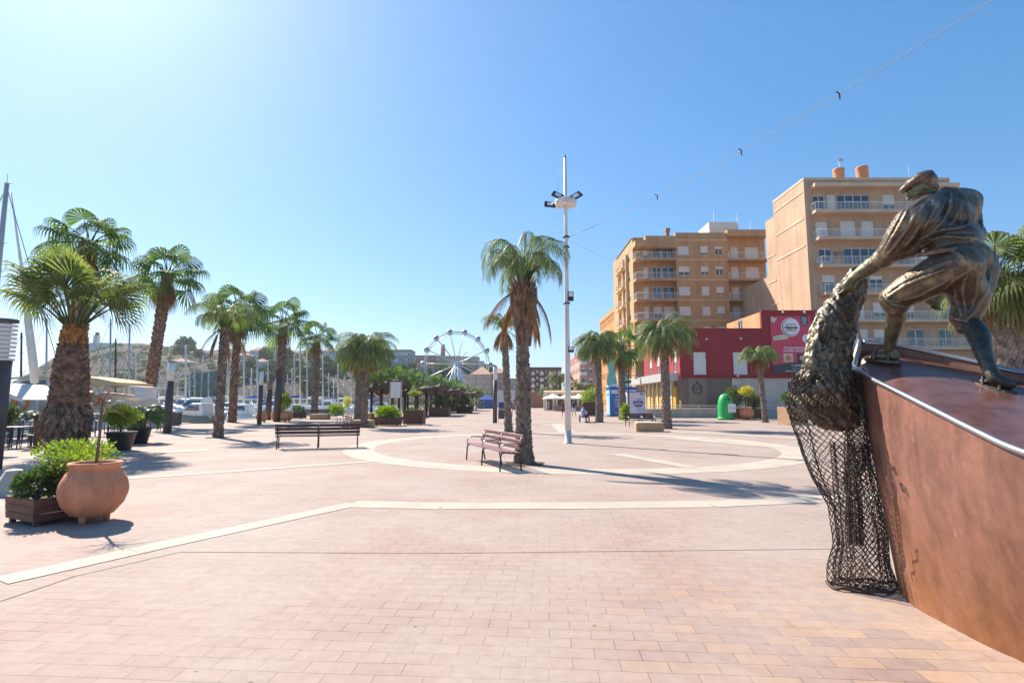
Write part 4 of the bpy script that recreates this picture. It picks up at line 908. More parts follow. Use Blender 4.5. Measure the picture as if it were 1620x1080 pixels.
def pot(loc, R_, H_, label, m='terracotta', name='terracotta_pot', group=None, feet=True):
    t = thing(name, loc, label, 'plant pot', group); f = .07*H_*1.3 if feet else 0
    prof = [(0,f),(R_*.30,f),(R_*.62,f+H_*.06),(R_*.88,f+H_*.24),(R_*.99,f+H_*.42),(R_,f+H_*.5),(R_*.95,f+H_*.65),(R_*.82,f+H_*.80),(R_*.70,f+H_*.88),(R_*.68,f+H_*.91),(R_*.76,f+H_*.93),(R_*.79,f+H_*.965),(R_*.76,f+H_),(R_*.68,f+H_*1.0),(R_*.64,f+H_*.96),(R_*.62,f+H_*.88),(R_*.5,f+H_*.86)]
    MB().lathe((0,0,0), prof, 48).build('body', M[m], t)
    MB().lathe((0,0,0), [(0,f+H_*.9),(R_*.63,f+H_*.895)], 24).build('soil', M['soil'], t)
    if feet:
        for k in range(3): 
            a = k*2*pi/3-pi/2; MB().tube([(cos(a)*R_*.42, sin(a)*R_*.42, 0), (cos(a)*R_*.40, sin(a)*R_*.40, f+H_*.09)], [R_*.085, R_*.14], 10).build('foot', M[m], t)
    return t, f+H_*.9
def box_planter(loc, wx, wy, h, label, rz=0, m='wood_box', flare=1.0, boards=3, group=None, name='planter_box'):
    t = thing(name, loc, label, 'planter', group, rz); mb = MB(); f = .06
    for i in range(boards):
        z0 = f+(h-f)*i/boards+.003; z1 = f+(h-f)*(i+1)/boards-.003
        k0 = 1+(flare-1)*i/boards; k1 = 1+(flare-1)*(i+1)/boards
        for (sx, sy, ax, ay) in ((wx/2,wy/2,1,0),(wx/2,wy/2,-1,0),(wx/2,wy/2,0,1),(wx/2,wy/2,0,-1)):
            if ax: 
                o0 = (ax*wx/2*k0, 0); o1 = (ax*wx/2*k1, 0); v = []
                for (oo, z, k) in ((o0,z0,k0),(o1,z1,k1)):
                    for th in (0, -.03*ax): 
                        for yy in (-1, 1): v.append((oo[0]+th, yy*wy/2*k, z))
            else:
                v = []
                for (z, k) in ((z0,k0),(z1,k1)):
                    for th in (0, -.03*ay):
                        for xx in (-1, 1): v.append((xx*(wx/2*k-.031), ay*wy/2*k+th, z))
            mb.add(v, [(0,1,5,4),(2,3,7,6),(4,5,7,6),(0,1,3,2),(0,2,6,4),(1,3,7,5)])
    mb.build('boards', M[m], t)
    co = MB()
    for sx in (-1, 1):
        for sy in (-1, 1): co.box(sx*(wx/2-.06)-.03, sx*(wx/2-.06)+.03, sy*(wy/2-.06)-.03, sy*(wy/2-.06)+.03, 0, h-.03)
    co.build('corner_post', M[m], t)
    MB().box(-wx/2*flare+.035, wx/2*flare-.035, -wy/2*flare+.035, wy/2*flare-.035, h-.12, h-.06).build('soil', M['soil'], t)
    return t
# --- near left planter, big terracotta pot
pb = G(50, 832); a0 = G(7, 826); a1 = G(52, 834); a2 = G(165, 815)
dx = (a2-a1); ang = atan2(dx.y, dx.x); side = (a0-a1)
mid = a1+dx*.5+side*.5
LEN = dx.length; WID = side.length
box_planter(mid, LEN, max(.75, WID), .36, 'long low brown plank planter beside the big terracotta pot at the left', rz=ang, flare=1.05)
mid.z = 0
rn = random.Random(77)
dxn = dx.normalized()
for i, (k, r, m_, n_, lb, hh_) in enumerate([(-.32,(.30,.30,.24),'leaf_bush',900,'dark green leafy shrub in the left end of the low plank planter',.34), (-.02,(.34,.32,.28),'leaf_olive',800,'twiggy olive shrub in the middle of the low plank planter',.36), (.30,(.42,.32,.34),'leaf_lime',900,'yellow-green shrub in the right end of the low plank planter behind the pot',.38)]):
    q = mid+dxn*LEN*k; shrub((q.x, q.y, hh_-.08), r, lb, m_, n_, .07, seed=20+i, stem=.05)
q = G(120, 762); shrub((q.x, q.y, 0), (1.0,.5,.42), 'spreading yellow-green shrub between the stout palm and the big pot', 'leaf_lime', 2200, .08, seed=31, stem=.15)
pc = G(148, 836); pc.y += .42; pc.x = X(148, pc.y, 780)
pt, sh_ = pot(pc, .405, .74, 'big round terracotta pot with three feet at the lower left')
t = thing('dry_sapling', (pc.x, pc.y, sh_-.02), 'bare dry sapling standing in the big round terracotta pot', 'sapling')
st = MB(); st.tube([(0,0,-.05),(.02,0,.5),(0,.02,.95)], [.022,.018,.014], 6); st.build('stem', M['bark'], t)
tw = MB(); rn = random.Random(5)
for i in range(46):
    a = rn.uniform(0,2*pi); e = rn.uniform(-.2,1.2); L_ = rn.uniform(.25,.6); p0 = Vector((0,.02,rn.uniform(.72,.95))); d = Vector((cos(a)*cos(e), sin(a)*cos(e), sin(e)))
    p1 = p0+d*L_*.5; p2 = p1+(d+Vector((rn.uniform(-.6,.6), rn.uniform(-.6,.6), rn.uniform(-.8,.3)))).normalized()*L_*.5
    tw.tube([p0,p1,p2], [.004,.003,.0015], 3, cap=False)
tw.build('twigs', M['leaf_dry'], t)
# --- clipped shrub, cycad pots
def tapered_pot(loc, R_, H_, label, m='dark_metal'):
    t = thing('plant_pot', loc, label, 'plant pot', 'dark tapered pots')
    MB().lathe((0,0,0), [(0,0),(R_*.68,0),(R_*.7,.02),(R_*.97,H_*.9),(R_*1.04,H_*.92),(R_*1.04,H_),(R_*.95,H_),(R_*.92,H_*.88),(0,H_*.87)], 32).build('body', M[m], t)
    MB().lathe((0,0,0), [(0,H_*.9),(R_*.93,H_*.895)], 20).build('soil', M['soil'], t); return t
q = G(190, 712); tapered_pot(q, .44, .62, 'dark tapered pot under the clipped round shrub'); 
t = shrub((q.x-.05, q.y, .5), (.72,.62,.42), 'clipped dome shaped shrub growing in the dark tapered pot', 'leaf_lime', 4200, .06, seed=41, stem=.28, lw=.8)
q = G(219, 701); tapered_pot(q, .42, .60, 'dark tapered pot under the cycad')
t = thing('cycad', (q.x, q.y, .52), 'dark green cycad with arching leaves in the second dark pot', 'cycad'); MB().tube([(0,0,0),(0,0,.45)], [.2,.22], 12).build('trunk', M['trunk_dark'], t)
CYC, _ = butia_crown(61, n=34, L=1.05, spread=.85)
cyc = CYC.mesh('fronds'); cyc.materials.append(M['leaf_bush'])
o = bpy.data.objects.new('fronds', cyc); C.objects.link(o); o.parent = t; o.location = (0,0,.45)
q = G(68, 690); q.y = 19.5; q.x = X(66, 19.5, 640)
t = thing('cycad', (q.x, q.y, 0), 'cycad peeking out left of the stout palm above the café chairs', 'cycad'); MB().tube([(0,0,0),(0,0,1.15)], [.14,.16], 12).build('trunk', M['trunk_dark'], t)
o = bpy.data.objects.new('fronds', cyc); C.objects.link(o); o.parent = t; o.location = (0,0,1.1); o.rotation_euler = (0,0,1); o.scale = (.62,.62,.45)
q = Vector((X(8,17,660), 17, 0)); shrub((q.x, q.y, 0), (.42,.42,.4), 'clipped ball shrub at the left picture edge', 'leaf_bush', 2200, .06, seed=43, stem=.85, lw=.7)
# --- mid planters
q = G(611, 674); q.y += .7; q.x = X(612,q.y,660)
box_planter(q, 1.75, 1.1, .55, 'low flared brown planter with lime shrub', flare=1.12, boards=2); shrub((q.x,q.y,.35), (1.05,.7,.55), 'lime green shrub overflowing the low flared planter', 'leaf_lime', 1800, .16, seed=51)
tag(MB().box(q.x-1.35, q.x-.95, q.y-.5, q.y+.5, .05, .85).build('wooden_end_board', M['wood_light']), 'pale upright plank box at the left side of the flared planter', 'planter box')
q = G(656, 672); q.y += .6; q.x = X(656,q.y,660)
box_planter(q, 1.35, 1.3, 1.0, 'tall square brown planter under the small lime-topped tree', boards=4)
shrub((q.x,q.y,.9), (.55,.55,.14), 'small flat-topped tree with lime leaves in the tall square planter', 'leaf_lime', 700, .13, seed=53, stem=1.15, name='small_tree')
shrub((q.x-.1,q.y,.85), (.62,.6,.16), 'low pale ground plant filling the tall square planter', 'leaf_olive', 500, .1, seed=54)
pots = [(414,668,.46,.78,'terracotta pot just left of the dark grey totem'), (436,666,.4,.75,'terracotta pot half hidden behind the dark grey totem'), (453,667,.50,.80,'terracotta pot right of the dark grey totem')]
for px, py, r, h, lb in pots: q = G(px, py); pot(q, r, h, lb, group='terracotta pots by the totems')
q = G(447, 667); shrub((q.x, q.y+.25, .62), (.62,.5,.7), 'yellow-orange flowering shrub in the pot right of the totem', 'leaf_lime', 900, .15, seed=55, stem=.3, flowers='leaf_yellow')
q = G(420, 668); shrub((q.x-.1, q.y+.15, .62), (.3,.3,.12), 'dark sprig in the pot left of the totem', 'leaf_bush', 200, .12, seed=56, stem=.05)
q = G(471, 662); box_planter(q, 1.2, 1.2, .6, 'dark square planter right of the terracotta pots', m='wood_dark'); shrub((q.x,q.y,.5), (.8,.7,.4), 'dark green shrub in the dark square planter', 'leaf_bush', 900, .14, seed=57)
q = G(532, 658); shrub((q.x,q.y,0), (1.25,1.0,.75), 'round green shrub between the small bench and the feather palm', 'leaf_lime', 1400, .2, seed=58)
q = G(549, 655); shrub((q.x,q.y,.3), (.6,.6,.8), 'yellow flowering bush beside the round green shrub', 'leaf_yellow', 500, .2, seed=59, stem=.5)
for i, (px, Y, w_, lb) in enumerate([(696,58,1.3,'planter'), (736,75,1.2,'planter'), (712,88,1.1,'planter')]):
    x_ = X(px,Y,640); box_planter((x_,Y,0), w_*1.6, w_*1.4, .95, ['dark planter with small palm-like tuft near the walker in white','small dark planter with green shrub under the far pergola','farthest dark planter on the promenade edge'][i])
    shrub((x_,Y,.9), (.9,.8,.6), ['tuft of green leaves in the planter near the walker in white','green shrub in the small dark planter under the far pergola','green shrub in the farthest dark planter'][i], ['leaf_olive','leaf_bush','leaf_lime'][i], 500, .25, seed=70+i, stem=.3)
# planters by the restaurant wall
q = G(1183, 664); q.x = X(1181,q.y,650); pot(q, .62, 1.05, 'round terracotta pot with the yellow-flowering sapling by the wall')
shrub((q.x+.05,q.y,1.0), (.75,.6,.42), 'yellow flowering sapling in the round pot by the wall', 'leaf_yellow', 700, .17, seed=81, stem=1.15, name='small_tree')
q2 = Vector((X(1160,45,650), 45.5, 0)); q2 = Vector((X(1172,44.5,650), 44.5, 0))
box_planter((X(1176,q.y+2,650), q.y+2.0, 0), 2.6, 1.5, .95, 'terracotta coloured planter box behind the round pot', m='wood_box', boards=2)
shrub((X(1163,q.y+2,650), q.y+2.0, .6), (1.1,.9,1.15), 'big olive shrub right of the green bottle bank', 'leaf_olive', 1500, .2, seed=82, stem=.4)
shrub((X(1192,q.y+2,650), q.y+2.0, .6), (.9,.8,.85), 'smaller olive shrub right of the yellow sapling', 'leaf_olive', 1100, .2, seed=83, stem=.3)
q = G(1254, 672); q.y += .6; q.x = X(1253, q.y, 650)
box_planter(q, 1.35, 1.3, 1.25, 'tall light plank planter beside the hanging net', m='wood_light', boards=5, rz=.35); shrub((q.x-.2,q.y,1.15), (.6,.5,.45), 'leafy plant in the tall light planter beside the net', 'leaf_bush', 700, .16, seed=84, stem=.3)
q = Vector((X(937,60,640), 60, 0)); box_planter(q, 2.2, 1.5, 1.5, 'dark square planter left of the round-headed palm by the kiosk', m='wood_dark'); shrub((q.x,q.y,1.2), (1.6,1.3,1.0), 'round green shrub in the planter by the café people', 'leaf_lime', 1300, .25, seed=85)
q = Vector((X(989,44,640), 44, 0)); shrub((q.x,q.y,0), (.32,.32,.8), 'small leafy plant between the blue kiosk and the white kiosk', 'leaf_lime', 400, .25, seed=86)
# --- trees on the hill
TM = []
for s_ in range(3):
    mbt = bush_mb((0,0,.9), (1,1,.85), 900, .3, 90+s_, .7, shell=.35); me = mbt.mesh('crown'); me.materials.append(M['leaf_pine']); TM.append(me)
tk = MB().tube([(0,0,-.6),(.03,0,.5)], [.09,.06], 6).mesh('trunk'); tk.materials.append(M['bark'])
def hilltree(px, s_, r, lab, hs=1.0, i=0):
    p = hillz(px, s_); p.z -= r*.35; t = thing('tree', p, lab, 'tree', 'trees on the hill')
    o = bpy.data.objects.new('crown', TM[i % 3]); C.objects.link(o); o.parent = t; o.scale = (r, r, r*hs); o.rotation_euler = (0,0,px)
    o = bpy.data.objects.new('trunk', tk); C.objects.link(o); o.parent = t; o.scale = (r, r, r)
for i, (a, b, c, lb) in enumerate([(290,.70,6.5,'large dark round tree on the ridge left of the beige house'),(283,.64,4.5,'smaller dark tree at the left foot of the large ridge tree'),(299,.66,4.2,'smaller dark tree at the right foot of the large ridge tree'),(312,.6,3.5,'lone dark bush below the flat beige ridge house')]): hilltree(a, b, c, lb, 1.1, i)
rn = random.Random(12)
for i in range(64):
    px = rn.uniform(383, 660); s_ = rn.uniform(.03, .36) if i < 50 else rn.uniform(.36,.6)
    hilltree(px, s_, rn.uniform(2.4,4.6), 'dark green round tree of the wooded harbour slope, one of many alike', rn.uniform(.8,1.3), i)
rn = random.Random(13)
for i in range(14): hilltree(rn.uniform(660, 800), rn.uniform(.1,.6), rn.uniform(2.5,5), 'dark green tree among the buildings behind the ferris wheel', rn.uniform(.8,1.2), i)

sc = MB(); rn = random.Random(21)
for i in range(520):
    px = rn.uniform(-40, 380); s_ = rn.uniform(.05, .76); p = hillz(px, s_); k = rn.uniform(.6,1.9)
    for j in range(26):
        d = Vector((rn.gauss(0,1), rn.gauss(0,1), abs(rn.gauss(0,.7)))).normalized(); leafquad(sc, p+d*k*rn.uniform(.3,1), (d+Vector((0,0,.5))).normalized(), Vector((rn.uniform(-1,1),rn.uniform(-1,1),rn.uniform(-1,1))), k*.7, k*.22)
tag(sc.build('hillside_scrub', M['leaf_pine']), 'low dark scrub dotted over the dry slope of the left hill', 'scrub', kind='stuff')
# ================================================ STREET FURNITURE
# white light mast
b = G(899, 701); t = thing('light_mast', b, 'tall white lighting mast with floodlights and speaker ring in mid plaza', 'lamp post')
ht = Z(250, b.y); k_ = b.y/FPX
MB().tube([(0,0,0),(0,0,2.8),(0,0,ht*.42),(0,0,ht*.74),(0,0,ht)], [.125,.115,.10,.075,.055], 16).build('pole', M['white_paint'], t)
MB().lathe((0,0,0), [(.2,0),(.2,.03),(.14,.04),(.128,.5),(.12,.52)], 16).build('base_sleeve', M['alu'], t)
zr_ = Z(322, b.y); MB().lathe((0,0,zr_), [(.07,-.1),(.3,-.12),(.42,-.05),(.46,.06),(.42,.14),(.3,.16),(.07,.14)], 24).build('head_ring', M['white_paint'], t)
for a in range(6): 
    aa = a*pi/3+.3; MB().ball((.38*cos(aa), .38*sin(aa), zr_-.08), (.08,.08,.07), 10, 6).build('ring_lamp', M['lamp_glass'], t)
for (dx_, dz_, ang_, y_) in ((-.33,.30,-.45,-.12), (.42,.28,.55,-.1), (-.62,.05,-.12,.25)):
    fl_ = MB(); c_ = Vector((dx_, y_, zr_+dz_)); ax = Vector((cos(ang_),0,sin(ang_)))*.24; az = Vector((-sin(ang_)*.5,-.75,cos(ang_)*.5)).normalized()
    ay = ax.normalized().cross(az).normalized()
    fl_.obox(c_, ax, ay*.16, az*.03); F_ = fl_.build('floodlight', M['dark_metal'], t); MB().obox(c_+az*.034+ax*.3*0, ax*.5, ay*.10, az*.005).build('lens', M['lamp_glass'], F_)
    MB().tube([(dx_*.4, 0, zr_+.1), tuple(c_)], .025, 6).build('bracket', M['alu'], t)
for (py_, s_, sx) in ((469,.30,.16), (553,.18,.14)):
    z_ = Z(py_, b.y); F_ = MB().box(sx-.11, sx+.11, -.12, .06, z_-s_*.6, z_+s_*.6).build('floodlight', M['dark_metal'], t); MB().box(sx-.085, sx+.085, -.135, -.121, z_-.02, z_+s_*.5).build('lens', M['lamp_glass'], F_)
cl = MB()
for py_ in (375,391,480): z_ = Z(py_, b.y); cl.lathe((0,0,z_), [(.08,-.03),(.14,-.02),(.14,.03),(.08,.035)], 12)
cl.tube([(0,0,ht),(0,0,ht+.12)], .04, 6); cl.build('clamp', M['dark_metal'], t)
mb = MB(); mb.tube([(-.1,0,ht-.4),(-.3,.0,zr_+1.0),(-.36,0,zr_+.2)], .006, 3); mb.build('stay_wire', M['dark_metal'], t)
# string of lights crossing the sky, and the short cable
A_ = Vector((b.x+.06, b.y, Z(376, b.y)))
def cable(A_, B_, sag, label, beads=True):
    pts = []
    n = 60
    for i in range(n+1): s_ = i/n; p = A_.lerp(B_, s_); p.z -= sag*4*s_*(1-s_); pts.append(p)
    t = thing('string_lights', A_, label, 'cable'); 
    MB().tube([p-A_ for p in pts], .006, 4).build('cable', M['alu'], t)
    tw = MB()
    if beads:
        n2 = 420; up_ = []
        for i in range(n2+1):
            s_ = i/n2; p = A_.lerp(B_, s_); p.z -= sag*4*s_*(1-s_); a = i*.9; up_.append(p-A_+Vector((.0,.02*cos(a),.022*sin(a))))
            if i % 6 == 0: tw.ball(p-A_+Vector((0,0,-.025)), .010, 5, 4)
        tw.tube(up_, .0035, 3)
        tw.build('bulbs', M['grey_far'], t)
        hk = MB()
        for (hx, hy) in ((1175,230),(1328,136),(1040,303)):
            # nearest point on the cable
            q = min(pts, key=lambda p: abs((810+FPX*p.x/(p.y*cos(TH)+(p.z-CH)*sin(TH)))-hx)); hk.tube([q-A_+Vector((-.08,0,.05)), q-A_, q-A_+Vector((0,0,-.14))], .018, 5)
        hk.build('hanger', M['dark_metal'], t)
    return t
B_ = P(1680, -70, 9.0)
cable(A_, B_, .35, 'long string of small lights rising from the mast to the upper right sky')
cable(A_+Vector((.02,0,-.05)), P(1010, 415, 60), .5, 'plain cable running from the mast down to the ochre building', False)

# benches: frame, seat and back of slats; local x along, -y = open front
def bench(loc, rz, L_, n, slat, label, seats=3):
    t = thing('bench', loc, label, 'bench', 'benches of the plaza', rz)
    for i in range(n):
        x = -L_/2+.08+(L_-.16)*i/(n-1)
        MB().tube([(x,-.27,0),(x,-.25,.36),(x,-.22,.425),(x,-.15,.435)], .021, 8).build('leg', M['bench_iron'], t)
        MB().tube([(x,.28,0),(x,.20,.40),(x,.22,.55),(x,.30,.82)], .021, 8).build('leg', M['bench_iron'], t)
        MB().tube([(x,-.16,.433),(x,.20,.40)], .018, 8).build('seat_bracket', M['bench_iron'], t)
        MB().tube([(x,-.245,.38),(x,-.25,.56),(x,-.19,.635),(x,-.05,.645),(x,.25,.63)], .017, 8).build('armrest', M['steel'], t)
    st = MB()
    for k in range(4): y = -.20+k*.115; st.box(-L_/2, L_/2, y-.048, y+.048, .442-.008*k, .474-.008*k)
    st.build('seat', M[slat], t, bevel=.006)
    bk = MB()
    for k, z in enumerate((.56,.68,.80)):
        y = .205+.085*k/1.6; 
        for h0, h1 in ((-L_/2, -.02), (.02, L_/2)): bk.obox(((h0+h1)/2, y-.02, z), ((h1-h0)/2,0,0), (0,.014,.004), (0,-.012,.047))
    bk.build('backrest', M[slat], t, bevel=.005); return t
q0, q1 = G(432,711), G(563,708); c_ = (q0+q1)/2
bench((c_.x, c_.y+.28, 0), pi+atan2((q1-q0).y, (q1-q0).x), (q1-q0).length+.1, 3, 'slat_brown', 'long brown slatted bench seen from behind, left of the cream ring')
f0, f1 = G(738,727), G(791,746); d_ = (f1-f0); c_ = (f0+f1)/2; n_ = Vector((-d_.y, d_.x, 0)).normalized()
bench((c_.x+n_.x*.27, c_.y+n_.y*.27, 0), atan2(d_.y, d_.x), d_.length+.15, 3, 'slat_mauve', 'mauve slatted bench at the foot of the tallest feather palm')
def bench_px(fa, fb, slat, label, n=3):
    f0, f1 = G(*fa), G(*fb); d_ = f1-f0; c_ = (f0+f1)/2; n_ = Vector((-d_.y, d_.x, 0)).normalized(); return bench((c_.x+n_.x*.27, c_.y+n_.y*.27, 0), atan2(d_.y, d_.x), min(3.2, max(1.7, d_.length+.15)), n, slat, label)
bench_px((527,672), (549,680), 'slat_mauve', 'mauve bench facing left in front of the round feather palm')
bench_px((516,661), (475,662), 'slat_brown', 'brown bench by the fan palm seen beyond the long bench')
bench_px((914,663), (921,673), 'slat_brown', 'brown bench with the two café strollers beside it', 3)
bench_px((1000,680), (1003,668), 'slat_brown', 'brown bench beside the sandy-topped planter box') if False else None
q = G(1024, 676); t_ = bench((q.x-.2, q.y+.9, 0), .25, 2.0, 3, 'slat_brown', 'dark bench backing onto the sandy-topped planter box')
# planter seats with sandy top
def sand_box(loc, wx, wy, h, rz, label):
    t = thing('planter_box', loc, label, 'planter', None, rz); MB().box(-wx/2, wx/2, -wy/2, wy/2, 0, h).build('boards', M['wood_light'], t, bevel=.01)
    MB().box(-wx/2+.06, wx/2-.06, -wy/2+.06, wy/2-.06, h+.002, h+.04).build('sand_fill', M['cream'], t)
q = G(1030, 683); sand_box((q.x, q.y+.5, 0), 1.45, 1.0, .46, -.1, 'low sandy-topped wooden box in front of the dark bench')
q = G(571, 676); sand_box((q.x, q.y+.4, 0), 1.3, .8, .42, 0, 'low wooden box beside the mauve bench and round feather palm')
q = G(500, 664); sand_box((q.x, q.y+1, 0), 1.6, .8, .45, 0, 'low dark box behind the brown bench')
# dark pillar lamps with pale cylinder heads
def pillar_lamp(px, py, label, hpx, r=.13):
    b = G(px, py); t = thing('pillar_lamp', b, label, 'street lamp', 'pillar lamps'); top = Z(hpx, b.y); z1 = top-1.05
    MB().tube([(0,0,0),(0,0,z1)], [r*1.1, r*1.05], 18).build('post', M['pillar'], t)
    MB().lathe((0,0,z1), [(r*.5,0),(r*1.0,.01),(r*1.0,1.0),(0,1.02)], 18).build('lamp_head', M['lamp_glass'], t)
    MB().lathe((0,0,z1+1.02), [(0,.05),(r*1.1,.04),(r*1.12,0),(0,-.005)], 18).build('cap', M['pillar'], t); return t
pillar_lamp(264, 685, 'dark pillar lamp with pale head beside the litter bin at the left', 571, .17)
pillar_lamp(410, 671, 'dark pillar lamp with pale head in front of the terracotta pots', 586, .14)
pillar_lamp(783, 669, 'dark pillar lamp with pale head left of the second feather palm', 579, .15)
# grey totems with louvred tops
for px, py, ty, w_, lb in ((438,667,583,.29,'dark grey louvre-topped totem between the terracotta pots'), (424,664,602,.26,'shorter dark totem behind the pillar lamp')):
    b = G(px, py); t = thing('totem', b, lb, 'totem'); z1 = Z(ty, b.y); MB().tube([(0,0,0),(0,0,z1-.8)], w_*.95, 20).build('post', M['pillar'], t)
    lv = MB()
    for k in range(9): lv.lathe((0,0,z1-.8+k*.088), [(w_*.5,0),(w_*.98,.0),(w_*.98,.05),(w_*.5,.06)], 20)
    lv.build('louvres', M['pillar'], t)
b = Vector((X(4, 13.5, 640), 13.5, 0)); b.x -= .12; t = thing('pillar_lamp', b, 'thick pillar lamp with white louvred head cut by the left edge', 'street lamp'); z1 = Z(510, 13.5); z0 = Z(570, 13.5)
MB().tube([(0,0,0),(0,0,z0)], [.2,.2], 20).build('post', M['pillar'], t); lv = MB()
for k in range(9): lv.lathe((0,0,z0+(z1-z0)*k/9), [(.05,0),(.24,0),(.24,.05),(.05,.06)], 20)
lv.tube([(0,0,z0),(0,0,z1)], .12, 10); lv.build('louvres', M['lamp_glass'], t); MB().tube([(0,0,z1),(0,0,z1+.08)], .25, 20).build('cap', M['pillar'], t)
# litter bins
for px, py, lb in ((277,681,'square dark litter bin on thin legs beside the left pillar lamp'), (793,669,'square dark litter bin on thin legs right of the middle pillar lamp')):
    b = G(px, py); t = thing('litter_bin', b, lb, 'bin', 'litter bins'); w_ = .23
    MB().box(-w_, w_, -.17, .17, .32, 1.0).build('bucket', M['pillar'], t, bevel=.02)
    MB().box(-w_-.02, w_+.02, -.19, .19, 1.02, 1.06).build('lid', M['dark_metal'], t)
    for s_ in (-1, 1): MB().tube([(s_*w_*.9,0,0),(s_*w_*.9,0,1.0)], .018, 6).build('leg', M['alu'], t)
# framed info panel above the lime planter
b = G(625, 668); t = thing('information_panel', b, 'white framed information panel on two posts behind the lime shrub', 'sign'); z0, z1 = Z(629,b.y), Z(604,b.y); w_ = (X(634,b.y)-X(617,b.y))/2
MB().box(-w_, w_, -.04, .04, z0, z1).build('panel', M['lamp_glass'], t); MB().box(-.015, .015, -.05, .05, z0, z1).build('divider', M['alu'], t)
for s_ in (-1, 1): MB().box(s_*w_-.05, s_*w_+.05, -.06, .06, 0, z1+.02).build('post', M['alu'], t)

# kiosks
KY = G(964, 658).y; x0, x1 = X(965,KY,630), X(1009,KY,630); b = Vector((x0, KY, 0)); zt = Z(613.5, KY); W_ = x1-x0; D_ = 2.3
t = thing('kiosk', b, 'blue vending kiosk with white printed price list and pale blue side', 'kiosk')
MB().box(0, W_, 0, D_, .06, zt).build('body', M['kiosk_blue'], t, bevel=.03); MB().box(-.02, .0-.002, .15, D_-.15, .15, zt-.25).build('side_panel', M['kiosk_sky'], t)
MB().box(-.08, W_+.08, -.08, D_+.1, zt+.002, zt+.12).build('roof', M['kiosk_blue'], t); MB().box(.05, W_-.05, .05, D_-.05, 0, .058).build('plinth', M['dark_metal'], t)
MB().box(.15, W_-.12, -.03, -.004, zt-.62, zt-.22).build('header_board', M['kiosk_white'], t)
text('ICE · AGUA', .3, M['kiosk_blue'], t, (W_*.5, -.035, zt-.42), bold=.006)
for k, (s_, sz, xx) in enumerate((('AGUA', .26, .32), ('HIELO 2 kg', .26, .36), ('1,50 €', .34, .3), ('PURO', .3, .32), ('ABIERTO', .18, .5), ('24 HORAS', .24, .34))): text(s_, sz, M['sign_white'], t, (W_*xx, -.006, zt-.95-.36*k), bold=.004)
text('AGUA', .34, M['navy'], t, (-.025, D_*.5, zt-.75), rot=(pi/2,0,-pi/2)); 
for k in range(4): MB().ball((-.02, D_*(.3+.13*k), .7+.25*(k%2)), (.02,.16,.22), 10, 7).build('droplet_print', M['sign_white'], t)
t = thing('rooftop_tarp', (x0+W_*.1, KY+.6, zt+.12), 'white and black folded tarp lying on the blue kiosk roof', 'tarp')
MB().obox((W_*.3,.5,.22), (W_*.42,0,.18), (0,.5,0), (-.02,0,.10)).build('sheet', M['canvas'], t, bevel=.05); MB().obox((W_*.52,.5,.52), (W_*.22,0,.16), (0,.4,0), (-.05,0,.12)).build('cover', M['dark_metal'], t, bevel=.06)
KY2 = G(1000, 662).y; x0, x1 = X(998,KY2,640), X(1021.5,KY2,640); b = Vector((x0, KY2, 0)); zt = Z(620, KY2); W_ = x1-x0; D_ = 1.3
t = thing('atm_kiosk', b, 'small white cash machine kiosk marked ATM in front of the blue kiosk', 'kiosk')
MB().box(-.35, W_, 0, D_, .04, zt).build('body', M['kiosk_white'], t, bevel=.02); MB().box(-.38, W_+.03, -.03, D_+.03, zt+.002, zt+.08).build('roof', M['purple'], t); MB().box(-.3, W_-.05, .04, D_-.05, 0, .038).build('plinth', M['dark_metal'], t)
MB().box(-.362, -.352, .25, D_-.35, .9, zt-.35).build('screen_panel', M['dark_metal'], t)
em = MB(); cz = zt*.55; cx = W_*.5
pts = [(-.42,.16),(-.30,.24),(-.1,.20),(0,.27),(.1,.20),(.30,.24),(.42,.16),(.36,-.08),(.22,-.22),(.08,-.17),(0,-.26),(-.08,-.17),(-.22,-.22),(-.36,-.08)]
em.add([(cx+a*1.15, -.006, cz+b_*1.3) for a, b_ in pts], [tuple(range(14))]); em.build('emblem', M['purple'], t); text('ATM', .34, M['sign_white'], t, (cx, -.012, cz), bold=.012)
MB().add([(cx-.42,-.005,cz+.42),(cx+.05,-.005,cz+.56),(cx+.48,-.005,cz+.40),(cx,-.005,cz+.34)], [(0,1,2,3)]).build('emblem', M['alu'], t)
text('CASH', .13, M['purple'], t, (cx, -.008, cz-.46)); MB().box(W_*.78, W_*.92, -.012, -.003, .2, .42).build('sticker', M['dark_metal'], t); MB().box(W_*.62, W_*.86, -.012, -.003, zt-.22, zt-.12).build('sticker', M['dark_metal'], t); text('24h', .14, M['purple'], t, (W_*.18, -.008, .3))
# green bottle bank
q = G(1153, 664); t = thing('bottle_bank', (q.x, q.y+.6, 0), 'green dome-topped glass recycling container by the low wall', 'recycling container'); Rb = 12.5/FPX*q.y*1.03*.98; H_ = Z(622, q.y+.6)
MB().lathe((0,0,0), [(0,.02),(Rb*.95,.02),(Rb,.05),(Rb*.97,.25),(Rb*.93,H_*.55),(Rb*.88,H_*.7),(Rb*.72,H_*.86),(Rb*.45,H_*.96),(0,H_)], 32).build('body', M['bin_green'], t)
MB().lathe((0,0,0), [(Rb*1.0,.05),(Rb*1.06,.06),(Rb*1.06,.2),(Rb*.98,.22)], 32).build('base_rim', M['bin_green'], t)
MB().box(-.05, .62, -Rb*.99, -Rb*.80, H_*.28, H_*.60).build('label', M['sign_white'], t); text('VIDRIO', .15, M['bin_green'], t, (.28, -Rb*.995, H_*.45))
MB().tube([(Rb*.1,-Rb*.78,H_*.78),(Rb*.1,-Rb*.9,H_*.78)], .12, 14).build('slot', M['dark_metal'], t)
